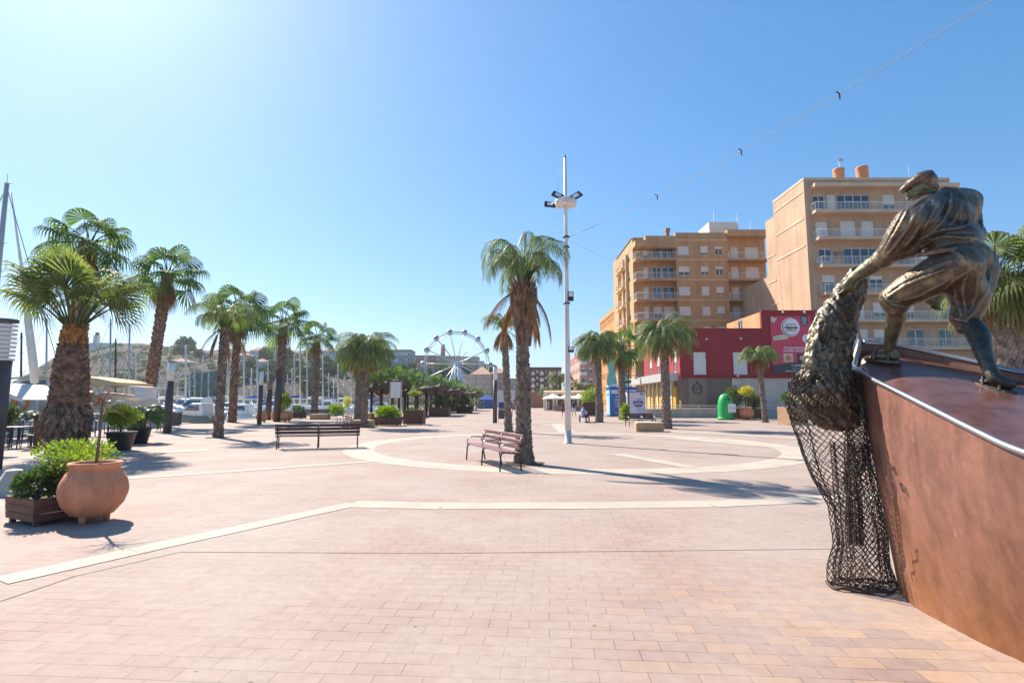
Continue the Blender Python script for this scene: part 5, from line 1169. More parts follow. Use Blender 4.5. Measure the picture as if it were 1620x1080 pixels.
tag(MB().box(X(1153,52,626), X(1167,52,626), 52, 52.1, Z(627,52), Z(618,52)).build('street_sign', M['blue']), 'blue rectangular sign showing above the bottle bank', 'sign') 
# green flags/sails on the ochre side, awnings
t = thing('banner_pair', (X(968,70,580), 70, 0), 'two pale teal hanging banners behind the round-headed palm', 'banner')
for k in (0, 1):
    x_ = k*1.35*1.1; bn = MB(); 
    for j in range(10):
        w0 = .55+.08*sin(j*1.1+k); bn.add([(x_-w0+.1*sin(j*.7), .1*sin(j), Z(570,70)-(Z(570,70)-Z(615,70))*j/10), (x_+w0, .1*cos(j), Z(570,70)-(Z(570,70)-Z(615,70))*j/10), (x_+w0, .1*cos(j+1), Z(570,70)-(Z(570,70)-Z(615,70))*(j+1)/10), (x_-w0+.1*sin((j+1)*.7), .1*sin(j+1), Z(570,70)-(Z(570,70)-Z(615,70))*(j+1)/10)], [(0,1,2,3)])
    bn.build('cloth', M['teal'], t); MB().tube([(x_-.62,.05,0),(x_-.62,.05,Z(569,70))], .04, 6).build('pole', M['alu'], t)
b = Vector((X(995,48,640), 48, 0)); t = thing('street_lamp', b, 'dark twin-arm lamp post behind the blue kiosk', 'street lamp'); zt = Z(583,48)
MB().tube([(0,0,0),(0,0,zt)], [.06,.04], 8).build('post', M['dark_metal'], t); MB().tube([(-.75,0,zt-.6),(.75,0,zt-.6)], .035, 6).build('arm', M['dark_metal'], t)
for s_ in (-1,1): MB().lathe((s_*.7,0,zt-.95), [(0,0),(.14,.05),(.1,.3),(0,.32)], 10).build('lantern', M['lamp_glass'], t)
# café pergola with parasols
CY = 92.0; cx0, cx1 = X(864,CY,640), X(948,CY,640); t = thing('cafe_pergola', (cx0, CY, 0), 'white café pergola on posts left of the round-headed palm', 'pergola'); zt = Z(619,CY)
fr = MB(); Wc = cx1-cx0
for y_ in (0, 6): fr.box(0, Wc, y_-.1, y_+.1, zt-.35, zt)
for k in range(26): fr.box(Wc*k/25-.05, Wc*k/25+.05, -.4, 6.4, zt+.002, zt+.18)
fr.build('beams', M['cream'], t)
for k in range(6):
    for y_ in (0, 6): MB().box(Wc*k/5-.12, Wc*k/5+.12, y_-.12, y_+.12, 0, zt-.352).build('post', M['white_paint'], t)
MB().box(1.2, Wc, -.15, -.10, 0, .9).build('windbreak', M['grey_far'], t); MB().box(0, Wc, 6.4, 6.6, 0, zt-.4).build('rear_wall', M['dark_far'], t)
for px, lb in ((874.5,'cream café parasol at the left end of the pergola'), (898,'cream café parasol behind the mast'), (917,'pale parasol at the right of the pergola')):
    x_ = X(px,89,640); q = thing('parasol', (x_, 89, 0), lb, 'parasol', 'café parasols'); z_ = Z(622.5,89)
    MB().tube([(0,0,0),(0,0,z_)], .05, 6).build('pole', M['white_paint'], q); MB().lathe((0,0,z_-.75), [(1.7,-.18),(1.75,0),(.9,.38),(0,.75)], 8, smooth=False).build('canopy', M['canvas'], q)
# pergolas of the promenade: big dark sagging canopies
def pergola(px0, px1, Y, ytop, ylo, label, dep=9):
    x0, x1 = X(px0,Y,640), X(px1,Y,640); t = thing('shade_pergola', (x0,Y,0), label, 'pergola', 'dark shade pergolas along the promenade'); W = x1-x0; zl, zh = Z(ylo,Y), Z(ytop,Y)
    mb = MB(); nx, ny = 26, 9; rn = random.Random(int(Y)); vs = []
    for top in (0, 1):
        for j in range(ny):
            for i in range(nx):
                u = i/(nx-1); v = j/(ny-1); z = zl+(zh-zl)*(u**.8)*.8+.25*noise.noise(Vector((u*7,v*5,Y)))+.2*sin(v*pi)
                vs.append((W*u, dep*v, z+(.62 if top else 0)*(.6+.8*abs(noise.noise(Vector((u*5,v*3,Y+4)))))))
    f = lambda a, i, j: a*nx*ny+j*nx+i
    fs = [(f(a,i,j), f(a,i+1,j), f(a,i+1,j+1), f(a,i,j+1)) for a in (0,1) for i in range(nx-1) for j in range(ny-1)]
    for i in range(nx-1): fs += [(f(0,i,0), f(0,i+1,0), f(1,i+1,0), f(1,i,0)), (f(0,i,ny-1), f(0,i+1,ny-1), f(1,i+1,ny-1), f(1,i,ny-1))]
    for j in range(ny-1): fs += [(f(0,0,j), f(0,0,j+1), f(1,0,j+1), f(1,0,j)), (f(0,nx-1,j), f(0,nx-1,j+1), f(1,nx-1,j+1), f(1,nx-1,j))]
    mb.add(vs, fs)
    th = MB()
    for i in range(500):
        u, v = rn.random(), rn.random(); z = zl+(zh-zl)*(u**.8)*.8+.3+.2*sin(v*pi); p = Vector((W*u, dep*v, z)); leafquad(mb, p, Vector((rn.uniform(-1,1), rn.uniform(-.5,.5), rn.uniform(-.5,.4))).normalized(), Vector((0,1,0)), .5, .05)
    mb.build('thatch_canopy', M['pergola'], t)
    for k in range(4):
        for y_ in (.6, dep-.6): 
            u = (k+.3)/3.6; MB().tube([(W*u, y_, 0), (W*u, y_, zl+(zh-zl)*(u**.8)*.8+.1)], .12, 8).build('post', M['wood_dark'], t)
    return t
pergola(564, 622, 50, 607, 624, 'nearest dark shade pergola left of the information panel')
pergola(634, 694, 58, 614, 628, 'second dark shade pergola right of the information panel')
pergola(676, 727, 72, 619, 628, 'third dark shade pergola under the fan palm row')
pergola(705, 752, 90, 624, 629, 'farthest dark shade pergola near the ferris wheel')
shrub((X(700,74,640),74,0), (7,2,1.2), 'long clipped hedge along the pergolas', 'leaf_olive', 2500, .3, seed=91, name='hedge')['category'] = 'hedge'
# ferris wheel
WY = 245.0; c = P(722.7, 575.5, WY); k_ = WY/FPX; Rw = 51*k_
W = thing('ferris_wheel', (c.x, WY, 0), 'white ferris wheel with round cabins beyond the palm row', 'ferris wheel', None, .12)
rim = MB()
for y_ in (-.9, .9):
    rim.tube([(Rw*cos(a), y_, c.z+Rw*sin(a)) for a in [2*pi*i/72 for i in range(73)]], .18, 5, cap=False)
    rim.tube([(Rw*.94*cos(a), y_, c.z+Rw*.94*sin(a)) for a in [2*pi*i/72 for i in range(73)]], .10, 4, cap=False)
rim.build('rim', M['wheel'], W)
for i in range(14):
    a = 2*pi*(i+.5)/14+pi/2; sp = MB()
    for y_ in (-.9, .9): sp.tube([(0, y_*1.6, c.z), (Rw*cos(a), y_, c.z+Rw*sin(a))], .16, 4)
    sp.build('spoke', M['wheel'], W)
for i in range(14):
    a = 2*pi*i/14+pi/2+.22; x_, z_ = (Rw+.5)*cos(a), c.z+(Rw+.5)*sin(a)
    g = MB().ball((x_, 0, z_-.3), (1.25,1.2,1.3), 14, 9).build('cabin', M['glass_blue'], W); MB().lathe((x_,0,z_+.2), [(1.28,0),(1.0,.6),(0,1.0)], 14).build('cabin_roof', M['wheel'], g); MB().lathe((x_,0,z_-1.6), [(0,0),(1.0,.3),(1.22,.9),(1.22,1.15)], 14).build('cabin_base', M['wheel'], g)
MB().tube([(0,-2.6,c.z),(0,2.6,c.z)], 1.2, 16).build('hub', M['wheel'], W)
for y_ in (-3.4, 3.4):
    for x_ in (-6.5, -2.6, 2.6, 6.5): MB().tube([(x_*.06, y_*.75, c.z), (x_, y_*1.6, 0)], [.5,.7], 8).build('support_leg', M['wheel'], W)
MB().box(-10, 10, -6, 6, 0, 1.6).build('platform', M['blue'], W)
# blue stall tent and truck at the far end
x_ = X(770,120,650); t = thing('market_stall', (x_,120,0), 'blue covered stall at the far end left of the pillar lamp', 'stall')
MB().box(-1.9,1.9,-1.4,1.4,0,1.9).build('body', M['blue'], t, bevel=.2); MB().add([(-2.2,-1.7,1.9),(2.2,-1.7,1.9),(2.2,1.7,1.9),(-2.2,1.7,1.9),(0,0,3.1)], [(0,1,4),(1,2,4),(2,3,4),(3,0,4),(3,2,1,0)]).build('roof', M['blue'], t)
x_ = X(801,122,650); t = thing('market_stall', (x_,122,0), 'low blue-covered stall with white side between lamp and palm', 'stall'); MB().box(-1.7,1.7,-1,1,0,1.4).build('body', M['blue'], t, bevel=.15); MB().obox((0,0,1.9), (1.8,0,.25), (0,1.2,0), (0,0,.05)).build('roof', M['white_paint'], t)
x_ = X(797,140,640); tag(MB().box(x_-2.6, x_+2.8, 140, 142, 0, 4.4).build('white_shopfront', M['white_far']), 'pale shopfront behind the low blue stall', 'shopfront')
# people
def person(px, py, hpx, top, bot, label, Y=None, pose='walk', rz=0, skinlegs=True):
    b = G(px, py) if Y is None else Vector((X(px,Y,640), Y, 0)); h = 1.72; t = thing('person', b, label, 'person', None, rz)
    body = MB(); s = .16 if pose == 'walk' else .05
    if pose == 'sit':
        hips = .47; sh = 1.0; hd = 1.25; leg = lambda sg: [(sg*.09,0,hips),(sg*.11,-.42,hips+.02),(sg*.11,-.45,.08),(sg*.11,-.55,.04)]
    else: hips = .92; sh = 1.42; hd = 1.6; leg = lambda sg: [(sg*.08,0,hips),(sg*.09,-s*sg*.8,.5),(sg*.09,-s*sg*1.2 if sg > 0 else s*1.4,.08),(sg*.09,-s*sg*1.2-.12 if sg > 0 else s*1.3-.12,.035)]
    V_ = [((0,0,hips),.13),((0,.0,(hips+sh)/2),.12),((0,0,sh),.14),((0,-.01,sh+.12),.055),((0,-.02,hd),.095),((0,-.02,hd+.07),.08)]; E_ = [(0,1),(1,2),(2,3),(3,4),(4,5)]
    for sg in (-1,1):
        L_ = leg(sg); i0 = len(V_); V_ += [(L_[0],.09),(L_[1],.06),(L_[2],.042),(L_[3],.035)]; E_ += [(0,i0),(i0,i0+1),(i0+1,i0+2),(i0+2,i0+3)]
        i0 = len(V_); V_ += [((sg*.19,0,sh-.02),.06),((sg*.25,.06*sg,sh-.28),.042),((sg*.22,-.12,sh-.5),.032),((sg*.21,-.16,sh-.58),.035)]; E_ += [(2,i0),(i0,i0+1),(i0+1,i0+2),(i0+2,i0+3)]
    me = bpy.data.meshes.new('body'); me.from_pydata([v for v, r in V_], E_, []); o = bpy.data.objects.new('body', me); C.objects.link(o); sm = o.modifiers.new('s', 'SKIN')
    for d, (v, r) in zip(me.skin_vertices[0].data, V_): d.radius = (r, r*.8)
    me.skin_vertices[0].data[0].use_root = True; o.modifiers.new('u', 'SUBSURF').levels = 1; o.modifiers['u'].render_levels = 1
    dg = bpy.context.evaluated_depsgraph_get(); m2 = bpy.data.meshes.new_from_object(o.evaluated_get(dg)); bpy.data.objects.remove(o); m2.name = 'body'; m2.materials.clear(); m2.materials.append(M['skin'])
    for p in m2.polygons: p.use_smooth = True
    o = bpy.data.objects.new('body', m2); C.objects.link(o); o.parent = t
    MB().lathe((0,0,0), [(.13,hips-.05),(.185,hips+.05),(.17,(hips+sh)/2),(.215,sh-.06),(.19,sh+.03),(.08,sh+.07)], 14).build('shirt', M[top], t).scale = (1,.72,1)
    for sg in (-1,1): MB().tube([(sg*.15,0,sh-.0),(sg*.235,.03*sg,sh-.2)], [.075,.065], 8).build('sleeve', M[top], t)
    for sg in (-1,1):
        L_ = leg(sg); a, c_ = Vector(L_[0]), Vector(L_[1]); MB().tube([a+Vector((0,0,.04)), a.lerp(c_, .95)], [.115,.088], 10).build('shorts_leg', M[bot], t)
    MB().ball((0,.005,hd+.05), (.10,.105,.10), 12, 8).build('hair', M['hair'], t)
    return t
person(892,660,0,'cloth_maroon','cloth_maroon','person in dark red top and shorts walking beside the white mast', rz=.3)
person(908,659,0,'cloth_navy','cloth_white','person in navy top standing behind the occupied bench', rz=.5)
person(838,656,0,'cloth_grey','cloth_grey','person in grey clothes walking right of the tallest feather palm', rz=2.8)
person(868,651,0,'cloth_grey','cloth_grey','person in grey standing at the left post of the café pergola', rz=1.2)
person(711,652,0,'cloth_white','cloth_white','person in white walking past the far planter', rz=1.8)
person(813,655,0,'cloth_grey','cloth_navy','person partly hidden between the two central palm trunks', rz=1)
q = G(918,670); t = person(918,670,0,'cloth_sky','cloth_navy','person in light blue shirt sitting on the bench by the café', pose='sit', rz=1.2); t.location = (q.x+.35, q.y+1.0, 0)

# ================================================ HARBOUR
def boat(px_stern, px_bow, Y, ydeck, label, hm='deck_hull_white', cabin=True, z_w=-.9, beam=3.2, name='motor_boat', cabm='white_gloss', fly=False, canopy=None, cabin_h=1.3, group='boats moored along the quay'):
    xs, xb = X(px_stern,Y,650), X(px_bow,Y,650); L_ = abs(xb-xs); sg = 1 if xb > xs else -1; t = thing(name, (xs, Y, z_w), label, 'boat', group, 0); zd = Z(ydeck, Y)-z_w
    st = [(0,.42,.95),(.3,.5,.92),(.6,.47,.98),(.8,.33,1.06),(.93,.14,1.14),(1.0,.01,1.2)]; vs = []
    for u, hb, zz in st:
        x = sg*L_*u; xk = sg*L_*min(u, .86+.14*(u-.86))
        vs += [(xk,-.05*beam*(hb>.05),-.3),(xk*.995+x*.005,-hb*beam*.8,.15),(x,-hb*beam,zd*zz),(x,hb*beam,zd*zz),(xk*.995+x*.005,hb*beam*.8,.15),(xk,.05*beam*(hb>.05),-.3)]
    fs = [(i*6+k, i*6+k+1, (i+1)*6+k+1, (i+1)*6+k) for i in range(5) for k in range(5)]+[(0,1,2,3,4,5)]
    h = MB().add(vs, fs, True).build('hull', M[hm], t)
    dk = MB().add([(sg*L_*u, s_*hb*beam*.97, zd*zz-.03) for u, hb, zz in st for s_ in (-1,1)], [(2*i,2*i+1,2*i+3,2*i+2) for i in range(5)]); dk.build('deck', M['white_paint'], t)
    if cabin:
        a, b_, c_, d_ = L_*.20, L_*.74, L_*.56, L_*.26; z0 = zd*.93; z1 = zd+cabin_h; hw = beam*.36
        v = [(sg*a,-hw,z0),(sg*b_*1.08,-hw*.8,z0),(sg*b_*1.08,hw*.8,z0),(sg*a,hw,z0),(sg*d_,-hw*.85,z1),(sg*c_*.88,-hw*.75,z1),(sg*c_*.88,hw*.75,z1),(sg*d_,hw*.85,z1)]
        MB().add(v, [(0,1,5,4),(1,2,6,5),(2,3,7,6),(3,0,4,7),(4,5,6,7)]).build('cabin', M[cabm], t, bevel=.06)
        zw0 = z0+(z1-z0)*.42; zw1 = z0+(z1-z0)*.85
        def lerpx(z): k = (z-z0)/(z1-z0); return a+(d_-a)*k, b_*1.08+(c_*.88-b_*1.08)*k, hw+( hw*.85-hw)*k, hw*.8+(hw*.75-hw*.8)*k
        l0, r0, wl0, wr0 = lerpx(zw0); l1, r1, wl1, wr1 = lerpx(zw1)
        w_ = MB(); w_.add([(sg*(l0+.25),-wl0-.02,zw0),(sg*(r0-.1),-wr0-.04,zw0),(sg*(r1-.1),-wr1-.04,zw1),(sg*(l1+.25),-wl1-.02,zw1)], [(0,1,2,3)])
        w_.add([(sg*(r0+.02),-wr0+.1,zw0),(sg*(r0+.02),wr0-.1,zw0),(sg*(r1+.02),wr1-.1,zw1),(sg*(r1+.02),-wr1+.1,zw1)], [(0,1,2,3)]); w_.build('windows', M['glass_blue'], t)
    r = MB()
    pts = [(sg*L_*u, -hb*beam*.95, zd*zz+.55) for u, hb, zz in st[1:]]; r.tube(pts, .02, 5)
    for p in pts: r.tube([p, (p[0], p[1], p[2]-.55)], .015, 4)
    r.build('guard_rail', M['steel'], t); return t, zd, L_, sg
# big beige motor yacht at the left
t, zd, L_, sg = boat(262, -90, 36, 652, 'large cream motor yacht with beige awning behind the stout palm', beam=4.2, cabin=False, cabm='cream', name='motor_yacht')
xs = X(262,36,650); rel = lambda px, y: (X(px,36,600)-xs, Z(y,36)+.9)
cb = MB(); x0, z0 = rel(70,600); x1, z1 = rel(232,655)
v = [rel(28,648), rel(240,650), rel(222,628), rel(168,622), rel(120,618), rel(72,620)]
cb.add([(x,-1.5,z) for x, z in v]+[(x,1.5,z) for x, z in v], [tuple(range(6)), tuple(range(6,12))[::-1]]+[(i,(i+1)%6,6+(i+1)%6,6+i) for i in range(6)]); cb.build('cabin', M['cream'], t, bevel=.05)
wh = MB(); v = [rel(36,624), rel(120,622), rel(104,598), rel(60,600)]; wh.add([(x,-1.3,z) for x, z in v]+[(x,1.3,z) for x, z in v], [(0,1,2,3),(7,6,5,4)]+[(i,(i+1)%4,4+(i+1)%4,4+i) for i in range(4)]); wh.build('wheelhouse', M['white_gloss'], t, bevel=.05)
wd = MB(); v = [rel(50,617), rel(82,619), rel(82,603), rel(64,604)]; wd.add([(x,-1.34,z) for x, z in v], [(0,1,2,3)]); v = [rel(86,619), rel(102,619), rel(100,602), rel(86,603)]; wd.add([(x,-1.34,z) for x, z in v], [(0,1,2,3)]); wd.build('windows', M['glass_blue'], t)
rf = MB(); v = [rel(48,601), rel(108,598), rel(108,595), rel(50,599)]; rf.add([(x,-1.8,z) for x, z in v]+[(x,1.8,z) for x, z in v], [(0,1,2,3),(7,6,5,4)]+[(i,(i+1)%4,4+(i+1)%4,4+i) for i in range(4)]); rf.build('hard_top', M['cream'], t)
aw = MB(); v = [rel(128,594), rel(150,596), rel(185,600), rel(216,606), rel(216,611), rel(180,611), rel(128,607)]; aw.add([(x,-1.7,z) for x, z in v]+[(x,1.7,z) for x, z in v], [tuple(range(7)), tuple(range(7,14))[::-1]]+[(i,(i+1)%7,7+(i+1)%7,7+i) for i in range(7)]); aw.build('awning', M['ochre_trim'], t)
for a, b_ in (((186,612),(168,628)), ((198,612),(185,630))):
    pass
ar = MB(); v = [rel(190,611), rel(198,611), rel(184,630), rel(168,630)]; ar.add([(x,-1.65,z) for x, z in v]+[(x,-1.5,z) for x, z in v], [(0,1,2,3),(7,6,5,4)]+[(i,(i+1)%4,4+(i+1)%4,4+i) for i in range(4)]); ar.build('radar_arch', M['cream'], t)
fp = MB(); v = [rel(230,611), rel(254,613), rel(254,615), rel(230,614)]; fp.add([(x,-1.5,z) for x, z in v]+[(x,.8,z) for x, z in v], [(0,1,2,3),(7,6,5,4)]+[(i,(i+1)%4,4+(i+1)%4,4+i) for i in range(4)]); v = [rel(238,614), rel(250,614), rel(250,630), rel(232,630)]; fp.add([(x,-1.2,z) for x, z in v]+[(x,0,z) for x, z in v], [(0,1,2,3),(7,6,5,4)]+[(i,(i+1)%4,4+(i+1)%4,4+i) for i in range(4)]); fp.build('flybridge_seat', M['white_gloss'], t)
fr = MB()
for px in (150,165,205,225,245,265): x_, z_ = rel(px, 634); fr.tube([(x_,-1.95,z_-.9),(x_,-1.95,z_)], .02, 5)
a_ = rel(145,634); b_ = rel(268,634); fr.tube([(a_[0],-1.95,a_[1]),(b_[0],-1.95,b_[1])], .02, 5)
for px in (152,198): x_, z_ = rel(px,610); fr.tube([(x_,-1.6,z_),(x_+.3,-1.6,z_-1.2)], .025, 5)
fr.build('guard_rail', M['steel'], t)
def lifebuoy(px, py, Y, label, r=.38, m='orange'):
    p = P(px, py, Y); t = thing('lifebuoy', p, label, 'lifebuoy', 'orange lifebuoys on the yachts')
    for k in range(8):
        a0 = k*pi/4; MB().tube([(r*cos(a0+q*pi/4/5), 0, r*sin(a0+q*pi/4/5)) for q in range(6)], r*.30, 8, cap=False).build('ring', M[m if k % 2 else 'orange'] if k % 4 != 1 else M['sign_white'], t)
    MB().tube([(r*1.32*cos(2*pi*q/24), -.0, r*1.32*sin(2*pi*q/24)) for q in range(25)], .014, 4, cap=False).build('rope', M['sign_white'], t)
lifebuoy(38,665,33.3,'orange lifebuoy hanging lowest right of the clipped ball shrub',.42); lifebuoy(20,662,33.5,'orange lifebuoy behind the clipped ball shrub',.42); lifebuoy(12,638,33.4,'upper orange lifebuoy at the left picture edge',.40); lifebuoy(34,636,33.4,'upper orange lifebuoy under the white awning',.40)
lifebuoy(150,631,34.0,'red lifebuoy right of the stout palm on the cream yacht',.36,'red')
tag(MB().box(X(-40,34,660), X(62,34,660), 33.75, 33.9, 0, Z(628,34)).build('windbreak_wall', M['white_paint']), 'white quayside panel carrying the orange lifebuoys', 'panel')
# white café awning at far left
aY = 24.0; t = thing('cafe_awning', (X(-20,aY,620), aY, 0), 'white pitched terrace awning at the left edge above the black chairs', 'awning'); zt = Z(600,aY); z1 = Z(622,aY); xr = X(78,aY,620)-X(-20,aY,620)
MB().add([(-.8,-1.2,zt-.1),(xr*.35,-1.2,Z(607,aY)),(xr,-1.2,Z(632,aY)),(xr,1.8,Z(632,aY)),(xr*.35,1.8,Z(607,aY)),(-.8,1.8,zt-.1)], [(0,1,4,5),(1,2,3,4)]).build('canopy', M['canvas'], t)
MB().add([(-.8,-1.22,Z(616,aY)),(xr*.35,-1.22,Z(618,aY)),(xr*.99,-1.22,Z(636,aY)),(xr,-1.22,Z(632,aY)),(xr*.35,-1.22,Z(607,aY)),(-.8,-1.22,zt-.1)], [(0,1,4,5),(1,2,3,4)]).build('valance', M['canvas'], t)
for x_ in (-.5, xr*.97): MB().tube([(x_,1.6,0),(x_,1.6,Z(634,aY) if x_ > 0 else Z(605,aY))], .03, 8).build('post', M['alu'], t)
# other motor boats
boat(346, 272, 42, 655, 'white cruiser with grey-green hull moored beside the left litter bin', hm='hull_grey', beam=2.4, cabin_h=.85)
t, zd, L_, sg = boat(350, 262, 50, 651, 'white cabin cruiser with blue windows behind the grey-hulled boat', beam=2.6, cabin_h=1.25)
boat(412, 348, 53, 654, 'low white speedboat between the two palm trunks', hm='deck_hull_white', beam=2.4, cabin_h=.9)
rnb = random.Random(6)
lb2 = ['white boat with low cabin left of the dark totem','white boat seen between totem and pots','white boat behind the terracotta pots','white boat behind the brown bench','white boat right of the fan palm','white boat glimpsed behind the round feather palm','white boat beside the first pergola','white boat behind the stout palm trunk']
for i, (a, b_, Y, yd) in enumerate([(400,318,66,645),(455,395,72,645),(490,440,64,648),(545,478,76,645),(560,500,90,642),(600,545,84,643),(625,570,100,641),(330,250,75,643)]):
    boat(a, b_, Y, yd+2, lb2[i], beam=2.6, cabin_h=.8+.45*(i%2))
# sailing yachts: hull, mast, boom, spreaders, stays
def sail(px, py_top, Y, label, lean=0, r=.1, pxb=None, m='alu', cover='sail_cover', hull=True, L_=9):
    pb = pxb or px; x_ = X(pb,Y,640); t = thing('sailing_boat', (x_,Y,-.9), label, 'sailboat', 'sailing boats with bare masts'); top = Z(py_top,Y)+.9; xt = X(px,Y,py_top)-x_
    if hull:
        st = [(-.5,.30,1.0),(-.2,.38,.95),(.15,.34,1.0),(.38,.16,1.08),(.5,.01,1.15)]; vs = []
        for u, hb, zz in st: vs += [(L_*u*.95,0,-.3),(L_*u,-hb*3,.5),(L_*u,-hb*3,1.5*zz),(L_*u,hb*3,1.5*zz),(L_*u,hb*3,.5)]
        MB().add(vs, [(i*5+k,i*5+(k+1)%5,(i+1)*5+(k+1)%5,(i+1)*5+k) for i in range(4) for k in range(5)]+[(0,1,2,3,4)], True).build('hull', M['deck_hull_white'], t)
        MB().box(-L_*.15, L_*.2, -.7, .7, 1.45, 1.95).build('cabin', M['white_gloss'], t, bevel=.08)
    MB().tube([(0,0,1.3),(xt,0,top)], [r, r*.8], 8).build('mast', M[m], t)
    MB().tube([(xt*.1-.02,0,2.9),(-L_*.36,0,2.8)], [.09,.07], 6).build('boom', M[m], t); MB().tube([(-.1,0,3.02),(-L_*.35,0,2.92)], [.17,.1], 8).build('sail_cover', M[cover], t)
    for f in (.5, .74): MB().tube([(xt*f-.55,.3,1.3+(top-1.3)*f),(xt*f+.55,-.3,1.3+(top-1.3)*f)], .022, 4).build('spreader', M[m], t)
    w = MB()
    for q in (Vector((L_*.48,0,1.6)), Vector((-L_*.48,0,1.6))): w.tube([(xt,0,top-.2), q], .02, 3)
    w.tube([(xt,0,top),(xt+.3,0,top)], .02, 3); w.tube([(xt,0,top),(xt,0,top+.5)], .012, 3); w.build('rigging', M['dark_metal'], t); return t
SL = [(34,526,60,'left of the dark topmast near the left edge','dark_metal'),(74,504,62,'with pale mast between awning and stout palm','alu'),(130,500,60,'hidden behind the stout palm head','alu'),(175,505,58,'first right of the stout palm','alu'),(183,536,70,'short mast beside the first one right of the stout palm','dark_metal'),(205,513,61,'left of the tall leaning fan palm','alu'),
 (196,560,90,'small one below the lighthouse hill','alu'),(238,563,70,'behind the tall fan palm trunk','alu'),(252,566,72,'just left of the left pillar lamp','alu'),(281,588,75,'just right of the left pillar lamp','alu'),(294,546,62,'with bright mast under the dark round tree','white_paint'),(300,590,80,'short one right of the bright mast','alu'),
 (361,560,70,'between the two palms','alu'),(386,542,60,'right of the reddish fan palm','white_paint'),(408,553,68,'behind the middle pillar lamp','alu'),(424,570,75,'behind the shorter totem','alu'),(462,583,85,'right of the dark totem','alu'),(475,540,62,'with thick mast left of the fan palm by the bench','cream'),(486,555,70,'right beside the thick cream mast','alu'),
 (511,560,72,'right of the fan palm by the bench','alu'),(520,590,90,'small one before the round feather palm','alu'),(535,575,80,'left of the round feather palm','alu'),(556,585,88,'behind the round feather palm','alu'),(588,600,100,'beside the first pergola','alu'),(600,606,110,'beyond the first pergola','alu'),(396,600,110,'low mast between palms far back','alu'),(330,590,100,'low mast behind the thick feather palm','alu'),(447,600,120,'low distant mast behind the flowering shrub','alu')]
SL += [(162,545,88,'with a short mast just right of the stout palm crown','alu'),(215,552,84,'with a short mast below the lighthouse ridge','white_paint'),(270,570,95,'with a thin mast behind the left pillar lamp head','alu'),(308,575,92,'with a short mast under the ridge villa','alu'),
 (375,575,88,'with a mast right of the reddish trunk','alu'),(398,582,96,'with a small mast left of the middle pillar lamp','white_paint'),(455,592,98,'with a small mast above the flowering shrub','alu'),(466,560,76,'with a tall mast left of the cream one','alu'),(503,575,90,'with a mast hugging the fan palm trunk','alu'),(528,600,105,'with a low mast above the round shrub','white_paint'),(545,595,100,'with a low mast left of the round palm head','alu'),(120,560,80,'showing its mast over the cream yacht','alu')]
for i, (px, yt, Y, lb, m_) in enumerate(SL): sail(px, yt, Y, 'sailing boat '+lb, r=.09+.00035*Y, m=m_, L_=8+i%3, cover=('sail_cover','canvas','blue')[i%3])
sail(11, 290, 26, 'tallest grey mast of the sailing boat cut by the left edge', r=.13, pxb=-24, m='alu', hull=True)
# curved brownish rolled foresail next to it
a = Vector((X(18,27,302),27,Z(302,27))); pts = [P(18,305,27), P(28,380,27), P(38,450,27), P(46,520,27), P(52,570,27), P(55,605,27)]
t = thing('furled_foresail', a, 'pale furled foresail curving down beside the tallest mast', 'sail'); MB().tube([p-a for p in pts], [.03,.05,.09,.16,.18,.16], 8).build('sail_roll', M['canvas'], t)
# harbour tree trunk lamps: thin white street lamps on the far quay
for i, (px, yt) in enumerate(((318,556),(405,575),(562,600),(605,590))): 
    Y = 200; x_ = X(px,Y,620); t = thing('street_lamp', (x_,Y,-.5), ['thin pale lamp post below the dark round tree','thin pale lamp post behind the middle pillar lamp','thin pale lamp post left of the first pergola','thin pale lamp post above the first pergola'][i], 'street lamp', 'far harbour lamps'); z_ = Z(yt,Y)+.5
    MB().tube([(0,0,0),(0,0,z_)], .14, 6).build('post', M['white_paint'], t); MB().box(-1.1,1.1,-.2,.2,z_,z_+.3).build('lamp_head', M['white_paint'], t)
tag(MB().box(X(-60,225,630), X(620,225,630), 222, 230, -1, 1.6).build('far_quay', M['concrete']), kind='structure')
q = bpy.data.objects.get('far_quay')
# green net screen on the slope
tag(MB().add([(X(296,222,600),222,1),(X(352,222,600),222,1),(X(352,222,600),223,Z(586,222)),(X(296,222,600),223,Z(590,222)),(X(296,222,600),223.3,1),(X(352,222,600),223.3,1),(X(352,222,600),223.3,Z(586,222)),(X(296,222,600),223.3,Z(590,222))], [(0,1,2,3),(7,6,5,4),(3,2,6,7),(0,3,7,4),(1,5,6,2)]).build('green_screen', mat('screen_green', (.03,.12,.10), .9)), 'dark green netting screen on the far quay beside the thick feather palm', 'screen')

# ---------- terrace furniture at the left
def make_table():
    t = empty('terrace_table'); MB().box(-.38,.38,-.38,.38,.71,.745).build('tabletop', M['dark_metal'], t, bevel=.01)
    for sx in (-1,1):
        for sy in (-1,1): MB().tube([(sx*.33,sy*.33,0),(sx*.33,sy*.33,.71)], .02, 6).build('leg', M['dark_metal'], t)
    return t
def make_chair():
    t = empty('terrace_chair'); MB().box(-.22,.22,-.22,.22,.43,.46).build('seat', M['dark_metal'], t, bevel=.01)
    for sx in (-1,1):
        MB().tube([(sx*.2,-.2,0),(sx*.2,-.2,.65)], .016, 6).build('leg', M['dark_metal'], t); MB().tube([(sx*.2,.2,0),(sx*.2,.2,.45),(sx*.2,.25,.84)], .016, 6).build('leg', M['dark_metal'], t)
        MB().tube([(sx*.2,-.2,.65),(sx*.2,.23,.66)], .016, 6).build('armrest', M['dark_metal'], t)
    b = MB()
    for k in range(4): b.obox((0,.215+.012*k,.56+.08*k), (.2,0,0), (0,.008,0), (0,0,.022))
    b.build('backrest', M['dark_metal'], t); return t
tb, chp = make_table(), make_chair(); ft = fc = True
